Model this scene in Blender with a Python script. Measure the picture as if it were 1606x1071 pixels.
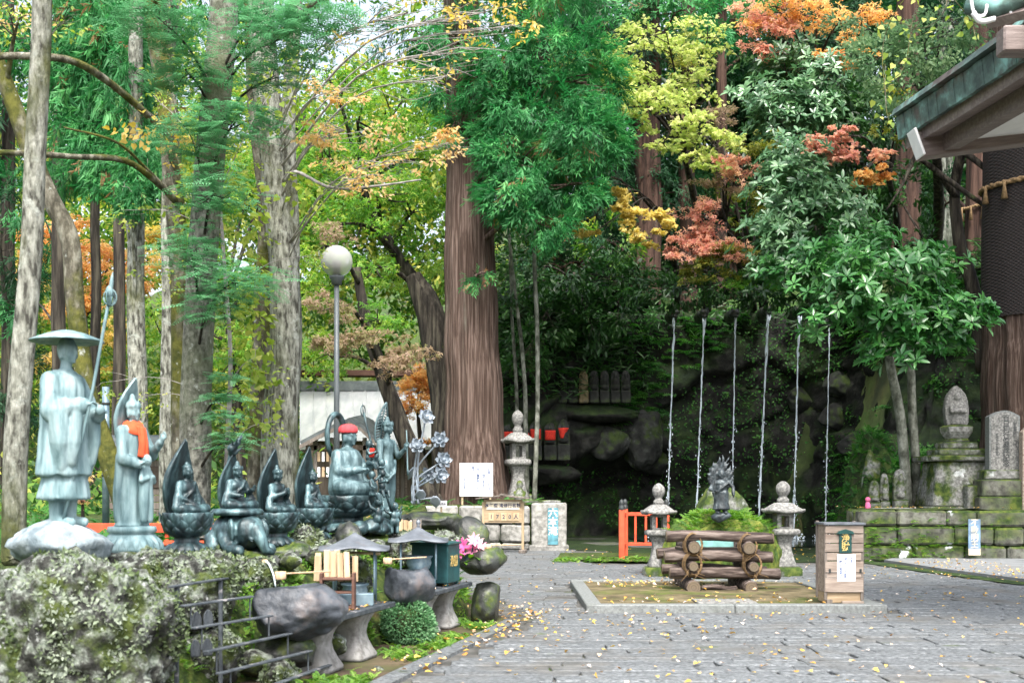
import bpy, bmesh, math, random
import numpy as np
from mathutils import Vector, Matrix

for _o in list(bpy.data.objects):
    bpy.data.objects.remove(_o)
SC = bpy.context.scene
COL = SC.collection

# ------------------------------------------------------------ camera
FPX, CXP, HYP, CAMH = 1800.0, 803.0, 770.0, 1.5      # focal length in photo pixels, centre, horizon row, eye height
cd = bpy.data.cameras.new('camera')
cam = bpy.data.objects.new('camera', cd)
COL.objects.link(cam)
cam.location = (0, 0, CAMH)
cam.rotation_euler = (math.pi / 2, 0, 0)
cd.sensor_width = 36.0
cd.lens = FPX / 1606 * 36.0
cd.shift_y = (HYP - 535.5) / 1606
cd.clip_start, cd.clip_end = 0.1, 2000
cd.dof.use_dof = True
cd.dof.focus_distance = 21.0
cd.dof.aperture_fstop = 2.8
SC.camera = cam

# ------------------------------------------------------------ sky, sun, exposure
SUN_EL, SUN_AZ = math.radians(56), math.radians(175)   # azimuth clockwise from +Y
W = bpy.data.worlds.new('World')
SC.world = W
W.use_nodes = True
_nt = W.node_tree
_bg = _nt.nodes['Background']
_sky = _nt.nodes.new('ShaderNodeTexSky')
_sky.sky_type = 'NISHITA'
_sky.sun_disc = False
_sky.sun_elevation = SUN_EL
_sky.sun_rotation = SUN_AZ
_sky.air_density, _sky.dust_density, _sky.ozone_density = 1.0, 5.0, 1.0
_hs = _nt.nodes.new('ShaderNodeHueSaturation')
_hs.inputs['Saturation'].default_value = 0.5          # thin overcast
_nt.links.new(_sky.outputs[0], _hs.inputs['Color'])
_nt.links.new(_hs.outputs[0], _bg.inputs['Color'])
_bg.inputs['Strength'].default_value = 0.15
sd = bpy.data.lights.new('sun', 'SUN')
sd.energy, sd.angle, sd.color = 1.5, math.radians(16), (1.0, 0.96, 0.9)
sun = bpy.data.objects.new('sun', sd)
COL.objects.link(sun)
_d = Vector((math.sin(SUN_AZ) * math.cos(SUN_EL), math.cos(SUN_AZ) * math.cos(SUN_EL), math.sin(SUN_EL)))
sun.rotation_euler = _d.to_track_quat('Z', 'Y').to_euler()
SC.view_settings.view_transform = 'Standard'
SC.view_settings.look = 'None'
SC.view_settings.gamma = 1.0
SC.view_settings.exposure = 1.7
SC.render.engine = 'CYCLES'
SC.cycles.use_denoising = True
SC.cycles.max_bounces = 8
SC.cycles.diffuse_bounces = 4
SC.cycles.transmission_bounces = 4
SC.cycles.glossy_bounces = 2
SC.cycles.caustics_reflective = SC.cycles.caustics_refractive = False
SC.cycles.sample_clamp_indirect = 6.0

# ------------------------------------------------------------ helpers
RNG = np.random.default_rng(7)
random.seed(7)
PI = math.pi


def P(px, py, Y):
    """a photo pixel at depth Y -> a point of the place"""
    return np.array([(px - CXP) * Y / FPX, Y, CAMH - (py - HYP) * Y / FPX])


def G(px, py, z=0.0):
    """a photo pixel of something standing at height z -> a point of the place"""
    Y = FPX * (CAMH - z) / (py - HYP)
    return np.array([(px - CXP) * Y / FPX, Y, z])


_T = np.random.default_rng(3).random((32, 32, 32))


def vnoise(p):
    p = np.asarray(p, float)
    i = np.floor(p).astype(int)
    f = p - i
    f = f * f * (3 - 2 * f)
    i0, i1 = i % 32, (i + 1) % 32
    x0, y0, z0 = i0[:, 0], i0[:, 1], i0[:, 2]
    x1, y1, z1 = i1[:, 0], i1[:, 1], i1[:, 2]
    fx, fy, fz = f[:, 0], f[:, 1], f[:, 2]
    a = _T[x0, y0, z0] * (1 - fx) + _T[x1, y0, z0] * fx
    b = _T[x0, y1, z0] * (1 - fx) + _T[x1, y1, z0] * fx
    c = _T[x0, y0, z1] * (1 - fx) + _T[x1, y0, z1] * fx
    d = _T[x0, y1, z1] * (1 - fx) + _T[x1, y1, z1] * fx
    return ((a * (1 - fy) + b * fy) * (1 - fz) + (c * (1 - fy) + d * fy) * fz) * 2 - 1


def fbm(p, o=4):
    p = np.asarray(p, float)
    s, a = 0, 1.0
    for k in range(o):
        s = s + a * vnoise(p * 2 ** k + 17.3 * k)
        a *= 0.5
    return s


def link(name, me, mat=None, parent=None, smooth=True):
    ob = bpy.data.objects.new(name, me)
    COL.objects.link(ob)
    if mat is not None and not me.materials:
        me.materials.append(mat)
    if smooth and len(me.polygons):
        me.polygons.foreach_set('use_smooth', [True] * len(me.polygons))
    if parent is not None:
        ob.parent = parent
    return ob


def tag(o, label=None, cat=None, group=None, kind=None):
    if label: o['label'] = label
    if cat: o['category'] = cat
    if group: o['group'] = group
    if kind: o['kind'] = kind
    return o


def thing(name, label, cat, loc=(0, 0, 0), rz=0.0, group=None, scale=1.0):
    o = bpy.data.objects.new(name, None)
    COL.objects.link(o)
    o.location = tuple(float(v) for v in loc)
    o.rotation_euler = (0, 0, rz)
    o.scale = (scale,) * 3
    o.empty_display_size = 0.1
    return tag(o, label, cat, group)


def copy_tree(o, parent=None):
    c = o.copy()
    COL.objects.link(c)
    c.parent = parent
    for ch in o.children:
        copy_tree(ch, c)
    return c


class MB:
    """collects shapes into ONE mesh"""

    def __init__(s):
        s.V, s.F, s.n = [], [], 0

    def add(s, VF, M=None):
        V, F = VF
        V = np.asarray(V, float)
        if M is not None:
            M = np.array(M)
            V = V @ M[:3, :3].T + M[:3, 3]
        s.V.append(V)
        n = s.n
        s.F.extend([tuple(i + n for i in f) for f in F])
        s.n += len(V)
        return s

    def mesh(s, name):
        me = bpy.data.meshes.new(name)
        me.from_pydata(np.concatenate(s.V).tolist(), [], s.F)
        return me

    def build(s, name, mat, parent=None, smooth=False):
        return link(name, s.mesh(name), mat, parent, smooth)


def one(name, VF, mat, parent=None, smooth=False):
    return MB().add(VF).build(name, mat, parent, smooth)


def rotm(ax, a):
    return Matrix.Rotation(a, 4, ax)


def box(c, s, b=0.0):
    c, h = np.array(c, float), np.array(s, float) / 2
    b = min(b, h.min() * 0.9)
    if b <= 0:
        V = [c + h * np.array((i, j, k)) for i in (-1, 1) for j in (-1, 1) for k in (-1, 1)]
        return np.array(V), [(0, 1, 3, 2), (4, 6, 7, 5), (0, 4, 5, 1), (2, 3, 7, 6), (0, 2, 6, 4), (1, 5, 7, 3)]
    V, idx = [], {}
    for i in (-1, 1):
        for j in (-1, 1):
            for k in (-1, 1):
                sg = np.array((i, j, k))
                for a in range(3):
                    hh = h - b
                    hh[a] = h[a]
                    idx[(i, j, k, a)] = len(V)
                    V.append(hh * sg)
    F = []
    for a in range(3):
        o = [x for x in range(3) if x != a]
        for s_ in (-1, 1):
            q = []
            for (u, v) in ((-1, -1), (1, -1), (1, 1), (-1, 1)):
                t = [0, 0, 0]
                t[a], t[o[0]], t[o[1]] = s_, u, v
                q.append(idx[tuple(t) + (a,)])
            F.append(tuple(q))
        for u in (-1, 1):
            for v in (-1, 1):
                t0, t1 = [0, 0, 0], [0, 0, 0]
                t0[a], t1[a] = -1, 1
                t0[o[0]] = t1[o[0]] = u
                t0[o[1]] = t1[o[1]] = v
                F.append((idx[tuple(t0) + (o[0],)], idx[tuple(t1) + (o[0],)], idx[tuple(t1) + (o[1],)], idx[tuple(t0) + (o[1],)]))
    for i in (-1, 1):
        for j in (-1, 1):
            for k in (-1, 1):
                F.append(tuple(idx[(i, j, k, a)] for a in range(3)))
    V = np.array(V)
    G2 = []
    for f in F:
        n = np.cross(V[f[1]] - V[f[0]], V[f[2]] - V[f[1]])
        G2.append(f if n @ V[list(f)].mean(0) > 0 else f[::-1])
    return V + c, G2


def tube(path, rad, n=8, cap=True, disp=None, sq=None):
    """a tube along path; rad a number or one per point; disp(theta, s) scales the radius"""
    p = np.array(path, float)
    m = len(p)
    r = np.full(m, rad, float) if np.isscalar(rad) else np.array(rad, float)
    t = np.gradient(p, axis=0)
    t /= np.linalg.norm(t, axis=1)[:, None] + 1e-12
    ref = np.array((0, 0, 1.0)) if abs(t[0][2]) < 0.9 else np.array((1.0, 0, 0))
    u = np.cross(t[0], ref)
    u /= np.linalg.norm(u)
    th = np.arange(n) * 2 * PI / n
    V = []
    for i in range(m):
        u = u - t[i] * (u @ t[i])
        u /= np.linalg.norm(u)
        v = np.cross(t[i], u)
        rr = r[i] * (np.ones(n) if disp is None else disp(th, i / (m - 1), i))
        if sq:
            rr = rr / (np.abs(np.cos(th)) ** sq + np.abs(np.sin(th)) ** sq) ** (1 / sq)
        V.append(p[i] + np.outer(np.cos(th) * rr, u) + np.outer(np.sin(th) * rr, v))
    V = np.concatenate(V)
    F = [(i * n + j, i * n + (j + 1) % n, (i + 1) * n + (j + 1) % n, (i + 1) * n + j) for i in range(m - 1) for j in range(n)]
    if cap:
        F.append(tuple(range(n))[::-1])
        F.append(tuple((m - 1) * n + j for j in range(n)))
    return V, F


def lathe(prof, n=24, sq=None, rip=None, c=(0, 0, 0), ex=1.0, ey=1.0, rot=0.0):
    th = np.arange(n) * 2 * PI / n
    k = np.ones(n)
    if sq:
        k = 1 / (np.abs(np.cos(th)) ** sq + np.abs(np.sin(th)) ** sq) ** (1 / sq)
    V = []
    for i, (r, z) in enumerate(prof):
        rr = r * k
        zz = np.full(n, float(z))
        if rip is not None:
            rr, zz = rip(th, rr, zz, i)
        V.append(np.stack([np.cos(th + rot) * rr * ex, np.sin(th + rot) * rr * ey, zz], 1))
    m = len(prof)
    V = np.concatenate(V) + np.array(c, float)
    F = [(i * n + j, i * n + (j + 1) % n, (i + 1) * n + (j + 1) % n, (i + 1) * n + j) for i in range(m - 1) for j in range(n)]
    F.append(tuple(range(n))[::-1])
    F.append(tuple((m - 1) * n + j for j in range(n)))
    return V, F


def ell(c, r, n=14, m=9, M=None):
    r = np.array((r, r, r) if np.isscalar(r) else r, float)
    ph = np.linspace(0, PI, m + 1)[1:-1]
    th = np.arange(n) * 2 * PI / n
    V = [np.array((0, 0, 1.0))]
    for p in ph:
        for t in th:
            V.append(np.array((math.sin(p) * math.cos(t), math.sin(p) * math.sin(t), math.cos(p))))
    V.append(np.array((0, 0, -1.0)))
    V = np.array(V) * r
    if M is not None:
        V = V @ np.array(M)[:3, :3].T
    V = V + np.array(c, float)
    F = [(0, 1 + j, 1 + (j + 1) % n) for j in range(n)]
    for i in range(m - 2):
        F += [(1 + i * n + j, 1 + (i + 1) * n + j, 1 + (i + 1) * n + (j + 1) % n, 1 + i * n + (j + 1) % n) for j in range(n)]
    L = len(V) - 1
    F += [(L, L - n + (j + 1) % n, L - n + j) for j in range(n)]
    return V, F


def merge(*vfs):
    V, F, n = [], [], 0
    for v, f in vfs:
        V.append(np.asarray(v, float))
        F += [tuple(i + n for i in q) for q in f]
        n += len(v)
    return np.concatenate(V), F


def seg(a, b, ra, rb=None, n=10):
    """a tapered limb with round ends"""
    rb = ra if rb is None else rb
    a, b = np.array(a, float), np.array(b, float)
    return merge(tube([a, a * .67 + b * .33, a * .33 + b * .67, b], [ra, ra * .67 + rb * .33, ra * .33 + rb * .67, rb], n), ell(a, ra, 10, 7), ell(b, rb, 10, 7))


def limb(pts, rads, n=10):
    return merge(*[seg(pts[i], pts[i + 1], rads[i], rads[i + 1], n) for i in range(len(pts) - 1)])


def prism(out, d, axis='y'):
    """outline (x,z) extruded by d along y, centred"""
    n = len(out)
    V = [(x, -d / 2, z) for x, z in out] + [(x, d / 2, z) for x, z in out]
    F = [tuple(range(n)), tuple(range(2 * n - 1, n - 1, -1))] + [(i + n, (i + 1) % n + n, (i + 1) % n, i) for i in range(n)]
    V = np.array(V, float)
    if axis == 'z':
        V = V[:, [0, 2, 1]] * np.array((1, 1, 1))
        F = [f[::-1] for f in F]
    return V, F


def grid_mesh(name, X, Y, Z, mat, parent=None, smooth=True):
    """a sheet from 2-D coordinate arrays"""
    r, c = X.shape
    V = np.stack([X.ravel(), Y.ravel(), Z.ravel()], 1)
    i = np.arange((r - 1) * (c - 1))
    a = (i // (c - 1)) * c + i % (c - 1)
    F = np.stack([a, a + 1, a + c + 1, a + c], 1)
    return link(name, np_mesh(name, V, F), mat, parent, smooth)


def np_mesh(name, V, F, rnd=None):
    me = bpy.data.meshes.new(name)
    V = np.ascontiguousarray(V, np.float32)
    F = np.ascontiguousarray(F, np.int32)
    k = F.shape[1]
    me.vertices.add(len(V))
    me.vertices.foreach_set('co', V.ravel())
    me.loops.add(F.size)
    me.loops.foreach_set('vertex_index', F.ravel())
    me.polygons.add(len(F))
    me.polygons.foreach_set('loop_start', np.arange(0, F.size, k, dtype=np.int32))
    me.polygons.foreach_set('loop_total', np.full(len(F), k, np.int32))
    me.update(calc_edges=True)
    if rnd is not None:
        at = me.attributes.new('rnd', 'FLOAT', 'POINT')
        at.data.foreach_set('value', np.ascontiguousarray(rnd, np.float32))
    return me


def smooth_path(pts, n=24):
    """Catmull-Rom through the points"""
    p = np.array(pts, float)
    p = np.concatenate([[2 * p[0] - p[1]], p, [2 * p[-1] - p[-2]]])
    out = []
    m = len(p) - 3
    for t in np.linspace(0, m - 1e-6, n):
        i = int(t)
        f = t - i
        a, b, c, d = p[i:i + 4]
        out.append(.5 * (2 * b + (c - a) * f + (2 * a - 5 * b + 4 * c - d) * f * f + (3 * b - 3 * c + d - a) * f ** 3))
    return np.array(out)


_ico = {}


def ico(s):
    if s not in _ico:
        bm = bmesh.new()
        bmesh.ops.create_icosphere(bm, subdivisions=s, radius=1)
        _ico[s] = (np.array([v.co[:] for v in bm.verts]), [tuple(v.index for v in f.verts) for f in bm.faces])
        bm.free()
    return _ico[s]


def rock(size, seed, sub=4, amp=.22, freq=1.3, cuts=9, fine=.04, depth=.8):
    """a boulder of the given half-sizes, base near -size z"""
    V, F = ico(sub)
    r = np.random.default_rng(seed)
    n = V.copy()
    v = V * (1 + amp * fbm(V * freq + seed * 1.7, 3))[:, None]
    for k in range(cuts):
        d = r.normal(size=3)
        d /= np.linalg.norm(d)
        h = r.uniform(.62, .92)
        v = v - np.maximum(0, v @ d - h)[:, None] * d * depth
    v = v * (1 + fine * fbm(V * 5 + seed, 4))[:, None]
    return v * np.array(size, float), F


def sculpt(pieces, voxel, smooth=3, fold=None, keep=None):
    """melts overlapping shapes into one continuous cast body; returns (V, F)"""
    me = MB()
    for p in pieces:
        me.add(p)
    m = me.mesh('tmp')
    ob = bpy.data.objects.new('tmp', m)
    COL.objects.link(ob)
    md = ob.modifiers.new('r', 'REMESH')
    md.mode = 'VOXEL'
    md.voxel_size = voxel
    if smooth:
        ms = ob.modifiers.new('s', 'SMOOTH')
        ms.factor, ms.iterations = .5, smooth
    dg = bpy.context.evaluated_depsgraph_get()
    m2 = bpy.data.meshes.new_from_object(ob.evaluated_get(dg))
    V = np.zeros(len(m2.vertices) * 3, np.float32)
    m2.vertices.foreach_get('co', V)
    V = V.reshape(-1, 3).astype(float)
    N = np.zeros(len(m2.vertices) * 3, np.float32)
    m2.vertices.foreach_get('normal', N)
    N = N.reshape(-1, 3)
    F = [tuple(p.vertices) for p in m2.polygons]
    bpy.data.objects.remove(ob)
    bpy.data.meshes.remove(m)
    bpy.data.meshes.remove(m2)
    if fold is not None:
        V = V + N * fold(V)[:, None]
    return V, F


def text(name, body, size, mat, parent, loc, rz=0.0, tilt=PI / 2, depth=.002, vertical=False, space=1.0):
    cu = bpy.data.curves.new('t', 'FONT')
    cu.body = '\n'.join(body) if vertical else body
    cu.size = size
    cu.align_x, cu.align_y = 'CENTER', 'CENTER'
    cu.extrude = depth
    cu.space_line = 1.0 * space
    cu.resolution_u = 3
    cu.offset = size * .018
    ob = bpy.data.objects.new('tmp', cu)
    COL.objects.link(ob)
    dg = bpy.context.evaluated_depsgraph_get()
    me = bpy.data.meshes.new_from_object(ob.evaluated_get(dg))
    bpy.data.objects.remove(ob)
    o = link(name, me, mat, parent, False)
    if me.materials:
        me.materials.clear()
    me.materials.append(mat)
    o.location = loc
    o.rotation_euler = (tilt, 0, rz)
    return o


# ------------------------------------------------------------ materials
MATS = {}


def newmat(name):
    m = bpy.data.materials.new(name)
    m.use_nodes = True
    MATS[name] = m
    return m, m.node_tree, m.node_tree.nodes['Principled BSDF']


def ramp(nt, fac, stops):
    r = nt.nodes.new('ShaderNodeValToRGB')
    e = r.color_ramp.elements
    while len(e) < len(stops):
        e.new(0.5)
    for i, (p, c) in enumerate(stops):
        e[i].position = p
        e[i].color = (*c, 1) if not np.isscalar(c) else (c, c, c, 1)
    nt.links.new(fac, r.inputs[0])
    return r.outputs[0]


def noise(nt, co, scale, detail=5, rough=.55, stretch=None, dist=0.0):
    if stretch:
        mp = nt.nodes.new('ShaderNodeMapping')
        mp.inputs['Scale'].default_value = stretch
        nt.links.new(co, mp.inputs[0])
        co = mp.outputs[0]
    n = nt.nodes.new('ShaderNodeTexNoise')
    n.inputs['Scale'].default_value = scale
    n.inputs['Detail'].default_value = detail
    n.inputs['Roughness'].default_value = rough
    n.inputs['Distortion'].default_value = dist
    nt.links.new(co, n.inputs['Vector'])
    return n.outputs['Fac']


def mix(nt, fac, a, b):
    m = nt.nodes.new('ShaderNodeMix')
    m.data_type = 'RGBA'
    for s, v in ((m.inputs[0], fac), (m.inputs[6], a), (m.inputs[7], b)):
        if isinstance(v, (tuple, list)):
            s.default_value = (*v, 1)
        elif np.isscalar(v):
            s.default_value = v
        else:
            nt.links.new(v, s)
    return m.outputs[2]


def mth(nt, op, a, b=None):
    m = nt.nodes.new('ShaderNodeMath')
    m.operation = op
    for s, v in ((m.inputs[0], a), (m.inputs[1], b)):
        if v is None: continue
        if np.isscalar(v): s.default_value = v
        else: nt.links.new(v, s)
    return m.outputs[0]


def surf(name, stops, scale=4, rough=.85, bump=.3, bscale=None, stretch=None, spec=.3, layers=(), detail=6, metal=0.0, world=False, varied=0.0, bdist=.02):
    """noise-coloured surface; layers = (colour stops, noise scale, threshold lo, hi, up-facing amount, stretch)"""
    m, nt, bs = newmat(name)
    tc = nt.nodes.new('ShaderNodeTexCoord')
    if world:
        geo = nt.nodes.new('ShaderNodeNewGeometry')
        co = geo.outputs['Position']
    else:
        co = tc.outputs['Object']
    n1 = noise(nt, co, scale, detail, .6, stretch)
    stops = [(.5 + (p - .5) * .62, c) for p, c in stops]
    col = ramp(nt, n1, stops)
    if varied:
        oi = nt.nodes.new('ShaderNodeObjectInfo')
        hv = nt.nodes.new('ShaderNodeHueSaturation')
        nt.links.new(mth(nt, 'ADD', mth(nt, 'MULTIPLY', oi.outputs['Random'], varied), 1 - varied / 2), hv.inputs['Value'])
        nt.links.new(col, hv.inputs['Color'])
        col = hv.outputs[0]
    for (ls, lsc, lo, hi, up, lst) in layers:
        nn = noise(nt, co, lsc, 6, .62, lst)
        if up:
            g = nt.nodes.new('ShaderNodeNewGeometry')
            sx = nt.nodes.new('ShaderNodeSeparateXYZ')
            nt.links.new(g.outputs['Normal'], sx.inputs[0])
            nn = mth(nt, 'ADD', nn, mth(nt, 'MULTIPLY', sx.outputs[2], up))
        f = ramp(nt, nn, [(lo, 0.0), (hi, 1.0)])
        lc = ramp(nt, noise(nt, co, lsc * 4.3, 5, .6), [(.5 + (p - .5) * .62, c) for p, c in ls])
        col = mix(nt, f, col, lc)
    nt.links.new(col, bs.inputs['Base Color'])
    bs.inputs['Roughness'].default_value = rough
    bs.inputs['Specular IOR Level'].default_value = spec
    bs.inputs['Metallic'].default_value = metal
    if bump:
        bp = nt.nodes.new('ShaderNodeBump')
        bp.inputs['Strength'].default_value = bump
        bp.inputs['Distance'].default_value = bdist
        nt.links.new(noise(nt, co, bscale or scale * 4, 6, .65, stretch), bp.inputs['Height'])
        nt.links.new(bp.outputs[0], bs.inputs['Normal'])
    return m


def leafmat(name, stops, rough=.55, trans=.45, spec=.35, sheen=None):
    """leaf colour differs from leaf to leaf; light passes through the blade"""
    m, nt, bs = newmat(name)
    at = nt.nodes.new('ShaderNodeAttribute')
    at.attribute_name = 'rnd'
    col = ramp(nt, at.outputs['Fac'], stops)
    nt.links.new(col, bs.inputs['Base Color'])
    bs.inputs['Roughness'].default_value = rough
    bs.inputs['Specular IOR Level'].default_value = spec
    if trans:
        tr = nt.nodes.new('ShaderNodeBsdfTranslucent')
        hs = nt.nodes.new('ShaderNodeHueSaturation')
        hs.inputs['Saturation'].default_value = 1.1
        hs.inputs['Value'].default_value = 1.5
        nt.links.new(col, hs.inputs['Color'])
        nt.links.new(hs.outputs[0], tr.inputs['Color'])
        mx = nt.nodes.new('ShaderNodeMixShader')
        mx.inputs[0].default_value = trans
        nt.links.new(bs.outputs[0], mx.inputs[1])
        nt.links.new(tr.outputs[0], mx.inputs[2])
        nt.links.new(mx.outputs[0], nt.nodes['Material Output'].inputs['Surface'])
    return m


def plain(name, c, rough=.6, metal=0.0, spec=.4, var=.25, scale=6, bump=.08):
    a = tuple(x * (1 - var) for x in c)
    b = tuple(min(1, x * (1 + var)) for x in c)
    return surf(name, [(.3, a), (.7, b)], scale=scale, rough=rough, metal=metal, spec=spec, bump=bump)


MOSS = [(.3, (.018, .036, .008)), (.5, (.045, .075, .013)), (.7, (.095, .12, .024))]
LICH = [(.35, (.28, .32, .28)), (.65, (.5, .54, .5))]
surf('soil', [(.3, (.035, .025, .017)), (.55, (.07, .05, .032)), (.75, (.11, .085, .05))], 1.2, .95, .5, world=True, layers=[(MOSS, .5, .5, .62, 0, None)])
surf('forest_floor', [(.3, (.02, .03, .012)), (.5, (.045, .05, .02)), (.7, (.09, .07, .03))], .8, .95, .6, world=True, layers=[([(.3, (.03, .07, .015)), (.7, (.07, .13, .03))], .4, .42, .58, 0, None)])
surf('mortar', [(.3, (.055, .055, .05)), (.7, (.115, .113, .105))], 5, .9, .4, world=True, layers=[(MOSS, .8, .57, .68, 0, None)])
surf('paving', [(.28, (.058, .064, .068)), (.5, (.118, .128, .134)), (.72, (.195, .208, .215))], 30, .62, .4, bscale=70, stretch=(1, 1, 1), world=True, varied=.2, spec=.4, layers=[([(.3, (.08, .08, .075)), (.7, (.14, .138, .13))], .8, .5, .66, 0, None), (MOSS, 1.3, .64, .74, 0, None)], bdist=.012)
surf('granite', [(.3, (.11, .11, .105)), (.5, (.19, .19, .18)), (.7, (.3, .295, .28))], 22, .85, .35, bscale=60, varied=.2, layers=[([(.3, (.08, .085, .08)), (.7, (.15, .15, .14))], 2.2, .54, .7, 0, (1, 1, .5)), (MOSS, 3, .72, .9, .12, None)])
surf('granite_moss', [(.3, (.13, .13, .12)), (.5, (.22, .22, .21)), (.7, (.33, .33, .32))], 14, .9, .4, bscale=45, varied=.25, layers=[([(.3, (.4, .42, .42)), (.7, (.62, .64, .63))], 2.3, .6, .64, 0, None), (MOSS, 1.6, .43, .56, .15, None)])
surf('dressed_stone', [(.3, (.13, .14, .135)), (.7, (.22, .235, .23))], 30, .7, .2, bscale=90, layers=[([(.3, (.08, .09, .08)), (.7, (.13, .14, .12))], 1.6, .55, .75, 0, (1, 1, .4)), (MOSS, 4, .7, .82, 0, None)])
surf('stele_letters', [(.3, (.04, .045, .045)), (.7, (.07, .075, .075))], 20, .8, 0)
surf('wall_block', [(.3, (.17, .17, .155)), (.5, (.27, .265, .245)), (.7, (.37, .365, .34))], 9, .9, .6, bscale=30, varied=.4, layers=[([(.3, (.07, .07, .06)), (.7, (.14, .14, .12))], 1.6, .55, .68, 0, None), (MOSS, 2.2, .62, .74, .08, None)])
surf('moss_block', [(.3, (.06, .06, .05)), (.5, (.12, .12, .1)), (.7, (.2, .2, .18))], 6, .95, .6, bscale=22, varied=.4, layers=[(MOSS, 1.5, .42, .6, .2, None), ([(.3, (.35, .38, .38)), (.7, (.5, .53, .53))], 1.7, .635, .66, 0, None)])
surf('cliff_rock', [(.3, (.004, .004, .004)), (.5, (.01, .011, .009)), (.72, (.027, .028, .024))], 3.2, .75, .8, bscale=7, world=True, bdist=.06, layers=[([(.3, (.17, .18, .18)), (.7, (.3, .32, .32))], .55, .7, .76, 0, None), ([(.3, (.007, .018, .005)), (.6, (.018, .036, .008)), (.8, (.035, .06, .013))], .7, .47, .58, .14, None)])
surf('cliff_boulder', [(.3, (.014, .015, .014)), (.5, (.03, .032, .03)), (.7, (.07, .073, .07))], 2.2, .85, .8, bscale=9, layers=[([(.3, (.2, .21, .21)), (.7, (.34, .36, .36))], 2, .6, .72, 0, None), ([(.3, (.015, .03, .008)), (.7, (.045, .07, .015))], 1.6, .5, .62, .1, None)], varied=.3)
surf('bank_rock', [(.3, (.016, .017, .015)), (.5, (.06, .062, .055)), (.7, (.13, .135, .125))], 9, .9, 1.0, bscale=34, bdist=.03, detail=8, layers=[([(.3, (.13, .16, .12)), (.7, (.3, .33, .29))], 9, .49, .6, .05, None), ([(.3, (.02, .034, .008)), (.7, (.075, .1, .022))], 3.6, .5, .6, .0, None), ([(.3, (.35, .37, .36)), (.7, (.52, .54, .53))], 13, .62, .68, .0, None)], varied=.2)
surf('basin_rock', [(.3, (.017, .021, .027)), (.5, (.042, .049, .059)), (.7, (.09, .102, .118))], 3.2, .5, .6, bscale=15, bdist=.02, spec=.5, layers=[([(.3, (.09, .07, .06)), (.7, (.15, .12, .11))], 1.7, .57, .7, 0, None), (MOSS, 3, .68, .76, 0, None)])
surf('wet_rock', [(.3, (.014, .016, .014)), (.5, (.04, .044, .04)), (.7, (.1, .105, .1))], 4.5, .35, .8, bscale=14, bdist=.025, spec=.5, layers=[(MOSS, 3.0, .52, .63, .04, None), (LICH, 6, .69, .76, 0, None)])
surf('moss', MOSS, 9, .98, 1.0, bscale=50, world=True, bdist=.03, layers=[([(.3, (.05, .035, .018)), (.7, (.12, .09, .04))], 1.6, .6, .72, 0, None)])
surf('moss_dark', [(.3, (.012, .03, .008)), (.5, (.03, .06, .014)), (.7, (.07, .105, .025))], 5, .98, 1.0, bscale=30, world=True, bdist=.04, layers=[([(.3, (.02, .018, .012)), (.7, (.06, .055, .04))], 1.2, .56, .7, 0, None)])
surf('moss_bright', [(.3, (.035, .06, .01)), (.5, (.09, .13, .02)), (.7, (.19, .21, .04))], 7, .98, 1.0, bscale=45, world=True, bdist=.03, layers=[([(.3, (.03, .07, .012)), (.7, (.08, .14, .03))], 3.0, .52, .62, 0, None)])
surf('concrete', [(.3, (.17, .165, .155)), (.5, (.26, .255, .245)), (.7, (.34, .335, .325))], 12, .9, .4, bscale=50, layers=[([(.3, (.06, .06, .05)), (.7, (.12, .115, .1))], 3, .54, .68, 0, None), (MOSS, 3, .64, .76, .05, None), ([(.3, (.3, .14, .03)), (.7, (.4, .22, .06))], 3.5, .69, .73, 0, None)])
surf('slab_concrete', [(.3, (.16, .17, .175)), (.7, (.22, .23, .235))], 3, .8, .2, bscale=60, world=True, layers=[([(.3, (.15, .15, .14)), (.7, (.2, .2, .19))], .8, .53, .68, 0, None)])
# bronze: dark metal under blue-green patina, run down in streaks
surf('bronze', [(.3, (.009, .018, .021)), (.52, (.031, .062, .07)), (.75, (.12, .21, .225))], 5, .42, .25, bscale=40, spec=.6, metal=.25, stretch=(1.6, 1.6, .5), layers=[([(.3, (.07, .14, .15)), (.7, (.16, .28, .3))], 6, .6, .74, .06, (1.6, 1.6, .35))])
surf('bronze_pale', [(.3, (.095, .17, .185)), (.52, (.195, .295, .31)), (.75, (.32, .43, .445))], 5, .6, .2, bscale=40, spec=.4, metal=.1, stretch=(1.6, 1.6, .35), layers=[([(.3, (.08, .14, .16)), (.7, (.15, .23, .25))], 4, .6, .78, 0, (2, 2, .3))])
surf('bronze_mid', [(.3, (.04, .08, .09)), (.52, (.1, .165, .18)), (.75, (.21, .31, .33))], 5, .5, .25, bscale=40, spec=.5, metal=.2, stretch=(1.6, 1.6, .4), layers=[([(.3, (.04, .08, .085)), (.7, (.1, .16, .17))], 4, .57, .74, 0, (2, 2, .3))])
surf('pale_rock', [(.3, (.13, .17, .19)), (.52, (.24, .29, .31)), (.75, (.36, .41, .43))], 7, .8, 1.0, bscale=20, stretch=(1, 1, .6), bdist=.02)
surf('statue_iron', [(.3, (.012, .017, .02)), (.52, (.035, .047, .053)), (.75, (.1, .125, .135))], 7, .45, .4, bscale=40, spec=.6, metal=.2)
surf('iron', [(.3, (.05, .06, .07)), (.7, (.11, .125, .14))], 10, .55, .2, metal=.3, layers=[([(.3, (.3, .28, .28)), (.7, (.45, .43, .43))], 9, .62, .7, .05, None)])
surf('silver_metal', [(.3, (.2, .25, .3)), (.7, (.38, .43, .48))], 5, .4, .1, metal=.15)
surf('steel_blue', [(.3, (.13, .2, .25)), (.7, (.24, .33, .38))], 8, .45, .1, metal=.4, layers=[([(.3, (.3, .36, .38)), (.7, (.42, .48, .5))], 4, .6, .72, 0, (1, 1, .3))])
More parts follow.
